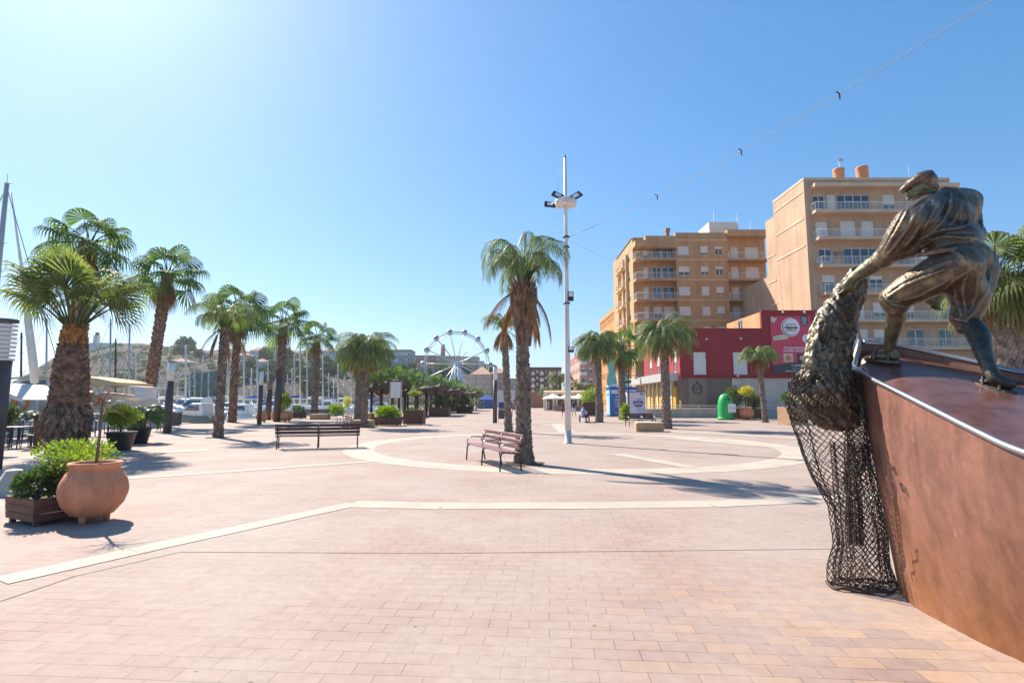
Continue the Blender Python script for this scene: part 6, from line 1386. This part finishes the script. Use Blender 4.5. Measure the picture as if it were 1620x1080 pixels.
tables = [(-28,706,'leftmost terrace table, cut by the picture edge'),(22,708,'terrace table in front of the clipped ball shrub'),(52,694,'terrace table just left of the stout palm'),(-5,692,'terrace table behind the leftmost one'),(160,690,'terrace table right of the stout palm'),(206,688,'terrace table behind the two dark pots'),(30,682,'back row terrace table under the lifebuoys'),(140,680,'back row terrace table right of the stout palm')]
for i, (px, py, lb) in enumerate(tables):
    q = G(px, py); o = tb if i == 0 else copy_tree(tb); o.location = q; o.rotation_euler = (0,0,.1*i); tag(o, lb, 'table', 'black terrace tables')
    for j, (dx_, dy_, rz) in enumerate(((.62,0,-pi/2),(-.62,0,pi/2),(0,.62,0),(0,-.62,pi))):
        if (i+j) % 4 == 3 and i > 1: continue
        c_ = chp if fc else copy_tree(chp); fc = False; c_.location = (q.x+dx_, q.y+dy_, 0); c_.rotation_euler = (0,0,rz+.1*((i*3+j)%5-2)); tag(c_, f"black chair {('right of','left of','beyond','nearer than')[j]} the {lb.split(',')[0]}", 'chair', 'black terrace chairs')
# pale cube stool edge / grey kerb stone at left
q = G(-6, 786); tag(MB().lathe((q.x, q.y+.3, 0), [(0,0),(.42,0),(.40,.04),(.16,.42),(0,.45)], 4, smooth=False).build('stone_block', M['concrete']), 'pale grey pyramid block cut by the left edge above the plank planter', 'stone block')
# ================================================ BOAT SCULPTURE
from mathutils.bvhtree import BVHTree
def V3(*a): return Vector(a)
def interp(pts, n):
    pts = [Vector(p) for p in pts]; out = []; m = len(pts)-1
    for i in range(n+1):
        s = i/n*m; k = min(int(s), m-1); t = s-k; p0 = pts[max(k-1,0)]; p1 = pts[k]; p2 = pts[k+1]; p3 = pts[min(k+2,m)]
        out.append(.5*((2*p1)+(-p0+p2)*t+(2*p0-5*p1+4*p2-p3)*t*t+(-p0+3*p1-3*p2+p3)*t**3))
    return out
NG = [P(1354,580,5.1), P(1380,598,4.75), P(1420,618,4.3), P(1480,648,3.85), P(1550,683,3.45), P(1620,714,3.15), V3(2.95,2.6,1.24), V3(3.02,1.9,1.12)]
BN = [V3(3.336,4.87,0), V3(3.245,4.56,0), V3(3.228,4.25,0), V3(3.225,3.9,0), V3(3.255,3.675,0), V3(3.3,3.3,0), V3(3.34,2.6,0), V3(3.4,1.9,0)]
FG = [P(1364,541,5.12), P(1420,547,4.97), P(1480,559,4.8), P(1550,574,4.55), P(1620,590,4.3), V3(4.35,3.7,1.72), V3(4.45,2.8,1.5), V3(4.45,1.95,1.35)]
BF = [V3(3.336,4.87,0), V3(3.5,4.65,0), V3(3.68,4.35,0), V3(3.82,4.0,0), V3(3.92,3.65,0), V3(4.0,3.1,0), V3(4.05,2.5,0), V3(4.08,1.95,0)]
NN = 48; ng, bn, fg, bf = [interp(q, NN) for q in (NG, BN, FG, BF)]
BT = thing('boat_sculpture', (3.3,4.3,0), 'rusty steel boat prow sculpture with a polished rail', 'boat sculpture'); off = Vector((3.3,4.3,0))
hm = MB(); NR = 14; vs = []
for (g_, b_, sgn) in ((ng, bn, -1), (fg, bf, 1)):
    base = len(vs)
    for i in range(NN+1):
        for k in range(NR+1):
            s = k/NR; p = g_[i].lerp(b_[i], s); amt = .07*sin(pi*s)*min(1, i/10)
            p = p+Vector((sgn*amt, 0, 0)); 
            if k == NR: p.z = -.02
            vs.append(p-off)
    f = lambda i, k: base+i*(NR+1)+k
    hm.f += [(f(i,k), f(i+1,k), f(i+1,k+1), f(i,k+1)) if sgn < 0 else (f(i,k+1), f(i+1,k+1), f(i+1,k), f(i,k)) for i in range(NN) for k in range(NR)]
hm.v = [tuple(v) for v in vs]; n1 = (NN+1)*(NR+1)
hm.f += [(k, k+1, n1+k+1, n1+k) for k in range(NR)]+[(NN*(NR+1)+k+1, NN*(NR+1)+k, n1+NN*(NR+1)+k, n1+NN*(NR+1)+k+1) for k in range(NR)]
hm.sm = [True]*len(hm.f); ho = hm.build('hull', M['rust'], BT)
dk = MB(); ND = 8
for i in range(NN+1):
    for k in range(ND+1):
        s = k/ND; a = ng[i]+Vector((.02,0,-.035)); b_ = fg[i]+Vector((-.02,0,-.075)); dk.v.append(tuple(a.lerp(b_, s)+Vector((0,0,.02*sin(pi*s)))-off))
dk.f = [(i*(ND+1)+k, i*(ND+1)+k+1, (i+1)*(ND+1)+k+1, (i+1)*(ND+1)+k) for i in range(NN) for k in range(ND)]; dk.sm = [True]*len(dk.f)
dk.build('deck', M['rust_deck'], BT); bvh = BVHTree.FromPolygons([Vector(v)+off for v in dk.v], dk.f)
def deckhit(px, py): 
    h_ = bvh.ray_cast(Vector((0,0,CH)), ray(px, py).normalized()); return h_[0]
rail = mat('polished_rail', (.42,.43,.47), .36, metal=.9, var=.05)
MB().tube([p-off+Vector((-.012,0,.0)) for p in ng], .021, 12).build('rail', rail, BT)
MB().tube([p-off+Vector((.01,0,0)) for p in fg], .022, 10).build('rail', rail, BT)
cap = MB(); a = ng[0]-off; b_ = fg[0]-off
cap.tube([a+V3(0,.02,-.14), a+V3(0,.022,-.02), a.lerp(b_,.5)+V3(0,.03,0), b_+V3(0,.02,.02)], [.018,.032,.032,.026], 12); cap.tube([b_+V3(-.005,.02,0), b_+V3(-.02,.02,.22)], [.018,.010], 8)
cap.build('stem_cap', rail, BT)
sw = MB().tube([ng[0].lerp(bn[0], k/10)-off+Vector((.015,.0,0)) for k in range(11)], .022, 8); sw.build('stem_bar', M['rust'], BT)
MB().tube([deckhit(1376,572)-off, deckhit(1376,572)-off+V3(0,0,.02)], .012, 8).build('bolt', rail, BT)

# ================================================ STATUE
def cap_(mb, a, b, ra, rb, n=14):
    a, b = Vector(a), Vector(b); mb.tube([a, b], [ra, rb], n); mb.ball(a, ra, n, 10); mb.ball(b, rb, n, 10)
def chain(mb, pts):
    for (a, ra), (b, rb) in zip(pts, pts[1:]): cap_(mb, a, b, ra, rb)
def ell(mb, c, r, rot=None, n=18, m=12):
    q = MB().ball((0,0,0), r, n, m); mt = rot or Matrix.Identity(3)
    mb.add([Vector(c)+mt@Vector(v) for v in q.v], q.f, True)
def sculpt(mb, name, m, parent, vox, smooth=4, fn=None, org=Vector((0,0,0)), post=1):
    me = bpy.data.meshes.new('raw'); me.from_pydata([tuple(Vector(v)-org) for v in mb.v], [], mb.f); o = bpy.data.objects.new('raw', me); C.objects.link(o)
    r = o.modifiers.new('r', 'REMESH'); r.mode = 'VOXEL'; r.voxel_size = vox
    s = o.modifiers.new('s', 'SMOOTH'); s.factor = .5; s.iterations = smooth
    dg = bpy.context.evaluated_depsgraph_get(); m2 = bpy.data.meshes.new_from_object(o.evaluated_get(dg)); bpy.data.objects.remove(o); bpy.data.meshes.remove(me)
    if fn:
        ns = [v.normal.copy() for v in m2.vertices]
        for v, nn in zip(m2.vertices, ns):
            d = fn(v.co+org, nn)
            v.co += nn*d
    m2.name = name; m2.materials.clear(); m2.materials.append(m); m2.polygons.foreach_set('use_smooth', [True]*len(m2.polygons)); m2.update()
    o = bpy.data.objects.new(name, m2); C.objects.link(o); o.parent = parent
    if post: u = o.modifiers.new('s', 'SMOOTH'); u.factor = .4; u.iterations = post
    return o
ST_O = deckhit(1480, 600); ST = thing('fisherman_statue', ST_O, 'bronze fisherman statue in a flat cap bending from the prow to haul a net', 'statue')
fL = deckhit(1404, 573); fR = deckhit(1590, 618); fRt = deckhit(1540, 602); fLt = deckhit(1362, 566) or (fL+V3(-.2,.12,.02))
if fLt is None: fLt = fL+V3(-.2,.1,0)
J = lambda px, py, Y: P(px, py, Y)
sL, sR = J(1440,352,4.42), J(1529,320,4.72); neck = J(1478,320,4.62); head = J(1457,298,4.66)
elL = J(1398,408,4.66); wrL = J(1350,440,4.9); hdL = J(1336,462,5.0)
hipL, hipR = J(1512,420,4.35), J(1540,420,4.5); pel = J(1524,408,4.42)
knL = J(1415,476,4.62); anL = fL+V3(.01,-.02,.10); knR = J(1526,502,4.42); anR = J(1572,590,(fR.y+.02)); anR.z = fR.z+.10
# --- body (skin parts)
bd = MB()
fd = Vector((-.80,.38,-.46)).normalized(); sdv = fd.cross(Vector((0,0,1))).normalized(); upv = sdv.cross(fd); RH = Matrix((sdv, fd, upv)).transposed()
hl = lambda x, y, z: head+RH@Vector((x, y, z))
ell(bd, head, (.078,.098,.11), RH); ell(bd, hl(0,.03,-.06), (.058,.07,.075), RH); ell(bd, hl(0,.055,-.105), (.035,.035,.028), RH)
cap_(bd, hl(0,.095,.015), hl(0,.125,-.028), .012, .017); cap_(bd, hl(-.035,.088,.025), hl(.035,.088,.025), .013, .013)
cap_(bd, hl(-.022,.095,-.062), hl(.022,.095,-.062), .009, .009); cap_(bd, hl(-.018,.092,-.078), hl(.018,.092,-.078), .009, .009)
for s in (-1,1): ell(bd, hl(s*.03,.083,.002), (.014,.012,.010), RH, 10, 6); ell(bd, hl(s*.047,.06,-.03), (.022,.025,.02), RH, 10, 6); ell(bd, hl(s*.08,-.005,-.01), (.012,.022,.034), RH, 10, 6)
chain(bd, [(head+V3(.02,0,-.03), .062), (neck, .075)])
chain(bd, [(elL, .07), (elL.lerp(wrL,.35), .076), (wrL, .052)])
# hand L gripping the net: palm and fingers
pd = (hdL-wrL).normalized(); ph = wrL+pd*.055; cn = Vector((.35,-.9,.1)).normalized(); px_ = pd.cross(cn).normalized()
cap_(bd, wrL, ph, .05, .055); ell(bd, ph+pd*.02, (.06,.06,.06))
for k, L_ in enumerate((.085,.095,.09,.072)):
    b0 = ph+px_*(-.042+.028*k)+pd*.04+cn*.01; b1 = b0+pd*L_*.5+cn*.012; b2 = b1+pd*L_*.35-cn*.03; b3 = b2-cn*.035-pd*.005
    chain(bd, [(b0,.0135),(b1,.0125),(b2,.0115),(b3,.010)])
t0 = ph-px_*.05; chain(bd, [(wrL-px_*.02+pd*.01,.018),(t0,.016),(t0+pd*.05-px_*.005-cn*.02,.013)])
# shins and feet
chain(bd, [(knL+V3(0,0,-.03), .072), (knL.lerp(anL,.32)+V3(.015,-.02,0), .078), (knL.lerp(anL,.75), .05), (anL, .045)])
def foot(mb, an, fl, toe, w_=.045):
    d = (toe-fl); d.z = 0; d.normalize(); s = Vector((-d.y, d.x, 0)); sl = (toe.z-fl.z)/max(.05, (toe-fl).xy.length)
    g = lambda a: fl+d*a+Vector((0,0,sl*a))
    cap_(mb, an, g(-.035)+V3(0,0,.045), .042, .040); cap_(mb, g(-.035)+V3(0,0,.04), g(.10)+V3(0,0,.035), .036, .042); cap_(mb, an, g(.09)+V3(0,0,.05), .042, .034)
    for k in range(5):
        o_ = s*(-.036+.018*k); L_ = (.205,.20,.19,.175,.16)[k]; cap_(mb, g(.09)+o_*.8+V3(0,0,.032), g(L_-.02)+o_+V3(0,0,.020), .018, .0135 if k else .017, 10)
    return g, s, d, sl
chain(bd, [(neck,.06),(sL,.055),(elL,.05)]); chain(bd, [(neck,.06),(sR,.055),(er_:=J(1500,425,4.95),.05)]); chain(bd, [(neck,.06),(J(1510,360,4.55),.06),(pel,.06),(hipL,.06),(knL,.06)]); chain(bd, [(pel,.06),(hipR,.06),(knR,.06)])
gL = foot(bd, anL, fL+V3(.02,-.02,.012), fLt if (fLt-fL).length < .5 else fL+V3(-.2,.12,.01))
bg_ = MB()
chain(bg_, [(knR, .075), (knR.lerp(anR,.3)+V3(.025,-.02,0), .08), (knR.lerp(anR,.75), .052), (anR, .046)])
gR = foot(bg_, anR, fR+V3(0,0,.012), fRt)
# right hand hanging down behind the thigh, holding rope
hr = J(1478,478,4.95); er = J(1500,425,4.95)
chain(bd, [(er, .055), (hr+V3(0,0,.06), .042)]); ell(bd, hr, (.06,.05,.07)); ell(bd, hr+V3(-.04,0,.03), (.06,.05,.05)); ell(bd, hr+V3(.02,0,.06), (.07,.06,.06))
for k in range(4): b0 = hr+V3(-.03+.02*k,0,-.03); chain(bd, [(b0,.0125),(b0+V3(0,-.02,-.045),.012),(b0+V3(.0,-.05,-.05),.011)])
chain(bd, [(hr+V3(-.035,-.01,.0),.014),(hr+V3(-.055,-.02,-.045),.012)])
rg = lambda p, n_: .004*noise.noise(p*18)+.002*noise.noise(p*50)
for mb_, nm in ((bd, 'body'),):
    for v, f_, s_ in ((bg_.v, bg_.f, bg_.sm),): mb_.add(v, f_)
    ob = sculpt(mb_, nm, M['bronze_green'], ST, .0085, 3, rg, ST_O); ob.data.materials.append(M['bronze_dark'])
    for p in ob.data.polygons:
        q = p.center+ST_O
        if q.x > J(1500,520,4.4).x and q.z < J(1500,500,4.4).z: p.material_index = 1  # right calf and foot in darker bronze: shade put into the colour
# --- shirt
sh = MB()
chest = J(1500,348,4.56); waist = J(1512,392,4.46)
ell(sh, chest, (.21,.18,.19), Matrix.Rotation(.35,3,'Y')); ell(sh, J(1512,330,4.62), (.19,.16,.14)); ell(sh, J(1506,390,4.46), (.20,.18,.15)); ell(sh, J(1480,370,4.5), (.145,.14,.15))
chain(sh, [(neck, .085), (J(1500,318,4.66), .125), (sR, .12)]); chain(sh, [(neck, .095), (J(1462,335,4.5), .125), (sL, .125)]); ell(sh, J(1524,345,4.66), (.11,.13,.2)); cap_(sh, J(1514,382,4.45), J(1536,372,4.6), .16, .11)
chain(sh, [(sL, .125), (J(1424,376,4.5), .120), (J(1412,396,4.58), .108), (elL+V3(.01,0,.01), .085)])
chain(sh, [(sL.lerp(chest,.3), .13), (J(1440,392,4.52), .09), (J(1408,402,4.6), .08)])
cap_(sh, elL+V3(.0,0,.0), elL.lerp(wrL,.10), .088, .085)
chain(sh, [(sR, .12), (J(1525,385,4.95), .09), (er, .075)])
ax1 = Vector((.88,.12,-.46)).normalized()
Q = lambda *zz: [(1218+x/2.53, 237+y/2.53) for x, y in zz]
def ridges(o, curves, org, vox, m, name, parent, smooth=2, fn=None):
    """lay cloth folds on the sculpted form and fuse them"""
    me = o.data; vv = [v.co+org for v in me.vertices]; ff = [tuple(p.vertices) for p in me.polygons]; bv = BVHTree.FromPolygons(vv, ff)
    mb = MB(); mb.add(vv, ff, True); cam_ = Vector((0,0,CH))
    for pts, r in curves:
        P2 = interp([Vector((x, y, 0)) for x, y in pts], 6*len(pts)); hits = []
        for p in P2:
            h_ = bv.ray_cast(cam_, ray(p.x, p.y).normalized())
            if h_[0] is not None: hits.append(h_[0]-ray(p.x, p.y).normalized()*r*.4)
        for i in range(3): hits = [hits[0]]+[(a+b*2+c)/4 for a, b, c in zip(hits, hits[1:], hits[2:])]+[hits[-1]] if len(hits) > 3 else hits
        n = len(hits)
        if n < 4: continue
        rs = [max(.004, .92*r*sin(pi*min(1, max(0, (i+.5)/n)))**.6) for i in range(n)]; mb.tube(hits, rs, 8)
    bpy.data.objects.remove(o)
    return sculpt(mb, name, m, parent, vox, smooth, fn, org, post=0)
def clothf(p, n_):
    a = noise.noise(p*9); return .002*(1-abs(a)*2.5)+.0025*noise.noise(p*30)+.002*noise.noise(p*60)
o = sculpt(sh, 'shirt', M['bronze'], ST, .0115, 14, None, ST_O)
SF = [(Q((725,165),(722,220),(700,270),(665,310),(640,345)),.020),(Q((655,200),(650,250),(622,300),(605,350)),.018),(Q((622,212),(600,255),(582,300)),.015),(Q((560,225),(522,300),(480,370),(455,412)),.016),(Q((590,250),(545,320),(495,390),(470,420)),.018),(Q((530,245),(495,310),(462,375),(440,402)),.012),
 (Q((755,158),(772,178),(790,200)),.013),(Q((600,362),(680,322),(760,312),(810,290)),.015),(Q((604,392),(680,350),(760,352),(862,356)),.019),(Q((615,372),(690,338),(770,330),(850,330)),.012),(Q((700,195),(690,230),(660,270),(640,300)),.013),(Q((750,230),(745,270),(715,305)),.012),(Q((790,230),(800,270),(790,310)),.013),(Q((830,210),(845,270),(850,330)),.014),
 (Q((560,300),(520,360),(490,410)),.012),(Q((600,300),(570,350),(540,390)),.013),(Q((540,205),(600,170),(660,165),(710,150)),.014),(Q((770,200),(760,250),(770,300)),.010),(Q((640,180),(600,205),(560,235)),.012),(Q((585,190),(545,225),(510,280)),.010)]
ridges(o, SF, ST_O, .0085, M['bronze'], 'shirt', ST, 1, clothf)
# --- breeches
br = MB()
ell(br, pel, (.19,.18,.15)); ell(br, hipL+V3(.02,0,-.02), (.175,.18,.165)); ell(br, hipR+V3(.01,0,-.05), (.155,.17,.18))
chain(br, [(hipL, .18), (J(1478,438,4.42), .158), (J(1442,456,4.52), .14), (knL+V3(0,0,.02), .115), (knL+V3(.01,0,-.04), .10)])
cap_(br, knL+V3(-.01,0,.0), knL+V3(0,0,-.06), .10, .082)
chain(br, [(hipR, .17), (J(1538,452,4.48), .155), (J(1531,482,4.45), .132), (knR+V3(0,0,.01), .112)]); cap_(br, knR+V3(0,0,-.01), knR+V3(.01,0,-.055), .105, .095)
chain(br, [(hipL+V3(.05,.02,-.1), .15), (J(1534,470,4.42), .14)])
ax2 = Vector((.40,.1,-.91)).normalized(); ax3 = Vector((.93,.2,.1)).normalized()
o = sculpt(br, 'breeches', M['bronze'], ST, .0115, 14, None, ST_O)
BF_ = [(Q((470,590),(540,545),(640,502),(700,478)),.015),(Q((475,565),(550,520),(640,480),(700,455)),.013),(Q((505,610),(600,582),(680,540),(720,520)),.013),(Q((480,530),(530,492),(600,450),(680,405)),.014),(Q((520,545),(590,500),(660,465),(740,440)),.011),(Q((460,600),(500,622),(540,628)),.012),(Q((450,575),(470,600),(500,605)),.012),
 (Q((550,470),(600,432),(650,400)),.011),(Q((620,410),(700,400),(760,420),(800,470)),.011),(Q((885,480),(868,560),(820,640),(800,675)),.014),(Q((740,560),(755,620),(765,670)),.012),(Q((855,600),(820,650),(780,685)),.011),(Q((790,490),(770,560),(785,640)),.012),(Q((830,500),(825,580),(800,650)),.011),(Q((715,660),(760,682),(810,690)),.014),(Q((700,560),(740,520),(800,482)),.013),(Q((640,400),(720,372),(800,370),(880,385)),.014)]
ridges(o, BF_, ST_O, .0085, M['bronze'], 'breeches', ST, 1, clothf)
# belt folds / vest hem at the waist
vt = MB(); 
pts_ = [J(1455,402,4.40), J(1480,398,4.28), J(1510,394,4.22), J(1540,390,4.30), J(1560,388,4.45)]
for a, b_ in zip(pts_, pts_[1:]): cap_(vt, a+V3(0,.02,0), b_+V3(0,.02,0), .022, .022)
sculpt(vt, 'belt', M['bronze'], ST, .009, 3, lambda p, n_: .008*noise.noise(p*20), ST_O)
# --- flat cap and hair
cp = MB(); ell(cp, hl(0,-.02,.07), (.112,.13,.062), RH); ell(cp, hl(0,-.06,.03), (.10,.09,.075), RH); ell(cp, hl(0,.05,.07), (.088,.10,.034), RH); ell(cp, hl(0,.10,.05), (.065,.055,.012), RH)
sculpt(cp, 'cap', M['bronze'], ST, .008, 3, lambda p, n_: .006*noise.noise(p*16)+.003*noise.noise(p*45), ST_O)
hr_ = MB(); ell(hr_, hl(0,-.045,.01), (.085,.085,.09), RH); ell(hr_, hl(0,-.06,-.04), (.065,.06,.05), RH)
sculpt(hr_, 'hair', M['bronze'], ST, .008, 2, lambda p, n_: .010*noise.noise(p*45), ST_O)
# collar
co_ = MB(); 
cc = neck+V3(.0,0,.02)
for k in range(14):
    a0, a1 = 2*pi*k/14, 2*pi*(k+1)/14; cap_(co_, cc+V3(.088*cos(a0), .088*sin(a0), .015*sin(a0)), cc+V3(.088*cos(a1), .088*sin(a1), .015*sin(a1)), .02, .02, 8)
sculpt(co_, 'collar', M['bronze'], ST, .009, 2, None, ST_O)
# sandals
for (g_, s_, d_, sl) in (gL, gR):
    so_ = MB(); n = 16; ring = []
    for k in range(n):
        a = 2*pi*k/n; y = .075+.155*cos(a); x = .058*sin(a)*(1-.15*cos(a)); ring.append(g_(y)+s_*x)
    so_.add([p+V3(0,0,.004) for p in ring]+[p-V3(0,0,.022) for p in ring], [tuple(range(n)), tuple(range(n,2*n))[::-1]]+[(k,(k+1)%n,n+(k+1)%n,n+k) for k in range(n)])
    for y in (.12, .0): so_.tube([g_(y)+s_*.05+V3(0,0,.0), g_(y)+s_*.04+V3(0,0,.06), g_(y)+V3(0,0,.082), g_(y)-s_*.04+V3(0,0,.06), g_(y)-s_*.05], .010, 6)
    q = MB(); q.add([Vector(v)-ST_O for v in so_.v], so_.f); q.build('sandal', M['bronze_dark'], ST)
# ================================================ NET
NT = thing('fishing_net', P(1330,470,5.05), 'bronze fishing net bunched below the statue hand and hanging to the paving', 'fishing net'); no = Vector(NT.location)
prof = [(440,1338,1370),(466,1318,1368),(494,1295,1358),(529,1280,1352),(565,1272,1344),(593,1266,1344),(615,1260,1352),(640,1268,1356),(664,1285,1362)]
nb = MB(); rn = random.Random(2)
for i, (y, a, b_) in enumerate(prof):
    c = J((a+b_)/2, y, 5.08); r = (b_-a)/2/FPX*5.08*.90; ell(nb, c, (r, min(r*.7,.2), .12 if i < 6 else .1))
    if i: 
        y0, a0, b0 = prof[i-1]; c0 = J((a0+b0)/2, y0, 5.08); r0 = (b0-a0)/2/FPX*5.08*.9; 
        for s_ in (.33,.66): cc = c0.lerp(c, s_); rr = (r0+(r-r0)*s_)*.95; ell(nb, cc, (rr, min(rr*.7,.19), .11))
def pat(t_):
    k = t_*(len(prof)-1); i = min(int(k), len(prof)-2); s = k-i; y, a, b_ = [prof[i][q]+(prof[i+1][q]-prof[i][q])*s for q in range(3)]; c = J((a+b_)/2, y, 5.08); return c, (b_-a)/2/FPX*5.08*.90
for i in range(120):
    t0 = rn.uniform(-.02,.85); t1 = min(1.06, t0+rn.uniform(.1,.45)); th = rn.uniform(0, 2*pi); dth = rn.uniform(-.5,.5); pts = []
    for k in range(8):
        tt = t0+(t1-t0)*k/7; c, r = pat(min(max(tt, 0), 1)); a_ = th+dth*k/7+.12*sin(k*1.3+i); pts.append(c+V3(r*1.0*cos(a_), min(r*.7,.2)*1.0*sin(a_), rn.uniform(-.01,.01)-(max(0,tt-1)*1.2)))
    rr = rn.uniform(.010,.022); nb.tube(pts, [rr*(.5+.5*sin(pi*(k+.5)/8)) for k in range(8)], 7)
def netf(p, n_):
    v = noise.voronoi(p*15)[0]; w_ = noise.noise(p*6); q = noise.noise(Vector((p.x*22+p.z*9, p.y*12, p.z*7)))
    q2 = 1-abs(noise.noise(Vector((p.x*13+p.z*4, p.y*9, p.z*2.6))))*2.2
    return .020*w_+.012*q2*abs(q2)+.014*q+.006*noise.noise(p*40)
sculpt(nb, 'bunched_net', M['bronze_net'], NT, .0115, 2, netf, no, post=0)
def netlayer(prof, dep, nu, cell, thick, seed, name, Yc=5.08, arc=2*pi, a0=0, yc=0, depf=None):
    # prof: list (ypx, x0, x1) -> world rows
    rows = []
    for y, a, b_ in prof: pa, pb = J(a, y, Yc), J(b_, y, Yc); rows.append((pa.z, pa.x, pb.x))
    def at(z):
        for (z0, a, b_), (z1, a1, b1) in zip(rows, rows[1:]):
            if z1 <= z <= z0: s = (z0-z)/(z0-z1+1e-9); return a+(a1-a)*s, b_+(b1-b_)*s
        return rows[-1][1:]
    ztop, zbot = rows[0][0], rows[-1][0]; nv = int((ztop-zbot)/cell); vs = []
    for j in range(nv+1):
        z = ztop-(ztop-zbot)*j/nv; a, b_ = at(z); c = (a+b_)/2; h = (b_-a)/2
        for i in range(nu):
            th = a0+arc*(i+(.5 if j % 2 else 0))/nu
            p = Vector((c+h*cos(th), Yc+dep*sin(th)*(.7+.3*noise.noise(Vector((th*2,z*2,seed)))), z))
            k = noise.noise_vector(Vector((p.x*5, p.y*5+seed, p.z*4)))*.022; fold = .02*sin(th*9+z*1.5+seed); p += k+Vector((fold*cos(th), fold*sin(th), 0)); p.z = max(p.z, .012)
            vs.append(p-no)
    fs = []; wrap = arc > 6.2
    for j in range(nv-1):
        for i in range(nu):
            if not wrap and i >= nu-1: continue
            if j % 2 == 0: l, r = i-1, i
            else: l, r = i, i+1
            if wrap: l %= nu; r %= nu
            elif l < 0 or r >= nu: continue
            fs.append((j*nu+i, (j+1)*nu+l, (j+2)*nu+i, (j+1)*nu+r))
    o = MB().add(vs, fs).build(name, M['net_rope'], NT); m = o.modifiers.new('w', 'WIREFRAME'); m.thickness = thick; m.use_even_offset = False; return o
full = [(590,1266,1350),(620,1254,1368),(640,1248,1378),(680,1257,1376),(720,1272,1376),(760,1289,1386),(800,1314,1392),(860,1322,1403),(900,1317,1410),(936,1314,1420)]
netlayer(full, .17, 34, .031, .0085, 1, 'net_mesh')
netlayer([(700,1318,1372),(760,1320,1380),(800,1326,1388),(860,1330,1396),(900,1325,1402),(936,1324,1412)], .09, 22, .028, .008, 5, 'net_mesh')
netlayer([(590,1350,1366),(640,1348,1384),(690,1342,1380),(760,1340,1360),(860,1345,1362)], .05, 18, .014, .009, 8, 'net_mesh')
upn = [(585,1262,1348),(600,1257,1352),(640,1245,1372),(668,1256,1378)]
netlayer(upn, .235, 30, .03, .009, 3, 'net_mesh')
# hem rope, gathered cords and a row of small rings
hemm = MB(); pts = []
for i in range(41): a = 2*pi*i/40; c = J(1367,934,5.06); pts.append(V3(c.x+.31*cos(a), 5.05+.17*sin(a)+.02*sin(5*a), .02+.012*sin(7*a))-no)
hemm.tube(pts, .014, 6, cap=False)
for k in range(10):
    rn = random.Random(k); p0 = J(1335+7*k, 935, 5.0); pts = [V3(p0.x+rn.uniform(-.04,.04)+.025*q*cos(k), 4.92+rn.uniform(-.03,.1)+.02*q, .012+.006*(q%2))-no for q in range(6)]; hemm.tube(pts, .008, 4)
for (a, b_) in (((1340,600),(1345,930)),((1336,640),(1340,930)),((1352,700),(1352,930)),((1262,700),(1318,800))):
    pa, pb = J(*a, 4.92), J(*b_, 4.92); hemm.tube([pa.lerp(pb, s/8)+V3(.012*sin(s*2),0,0)-no for s in range(9)], .005, 5)
hemm.build('hem_rope', M['net_rope'], NT)
rg_ = MB()
for k in range(13):
    c = J(1250+k*7+(k%2)*2, 624+(k%3)*5+k*.7, 4.90); rg_.tube([c+V3(.018*cos(2*pi*q/8), .008*sin(q*2+k), .018*sin(2*pi*q/8))-no for q in range(9)], .006, 5, cap=False)
rg_.build('net_rings', M['bronze_green'], NT)
# ================================================ HAZE
hz = MB().box(-1500, 1500, -70, 1400, -4, 140).build('haze', None); tag(hz, kind='stuff')
m = bpy.data.materials.new('haze_air'); m.use_nodes = True; t = m.node_tree; t.nodes.clear(); v = t.nodes.new('ShaderNodeVolumePrincipled'); v.inputs['Color'].default_value = (.82,.90,1,1); v.inputs['Density'].default_value = .00022; v.inputs['Anisotropy'].default_value = .3
ou = t.nodes.new('ShaderNodeOutputMaterial'); t.links.new(v.outputs[0], ou.inputs['Volume']); hz.data.materials.append(m)
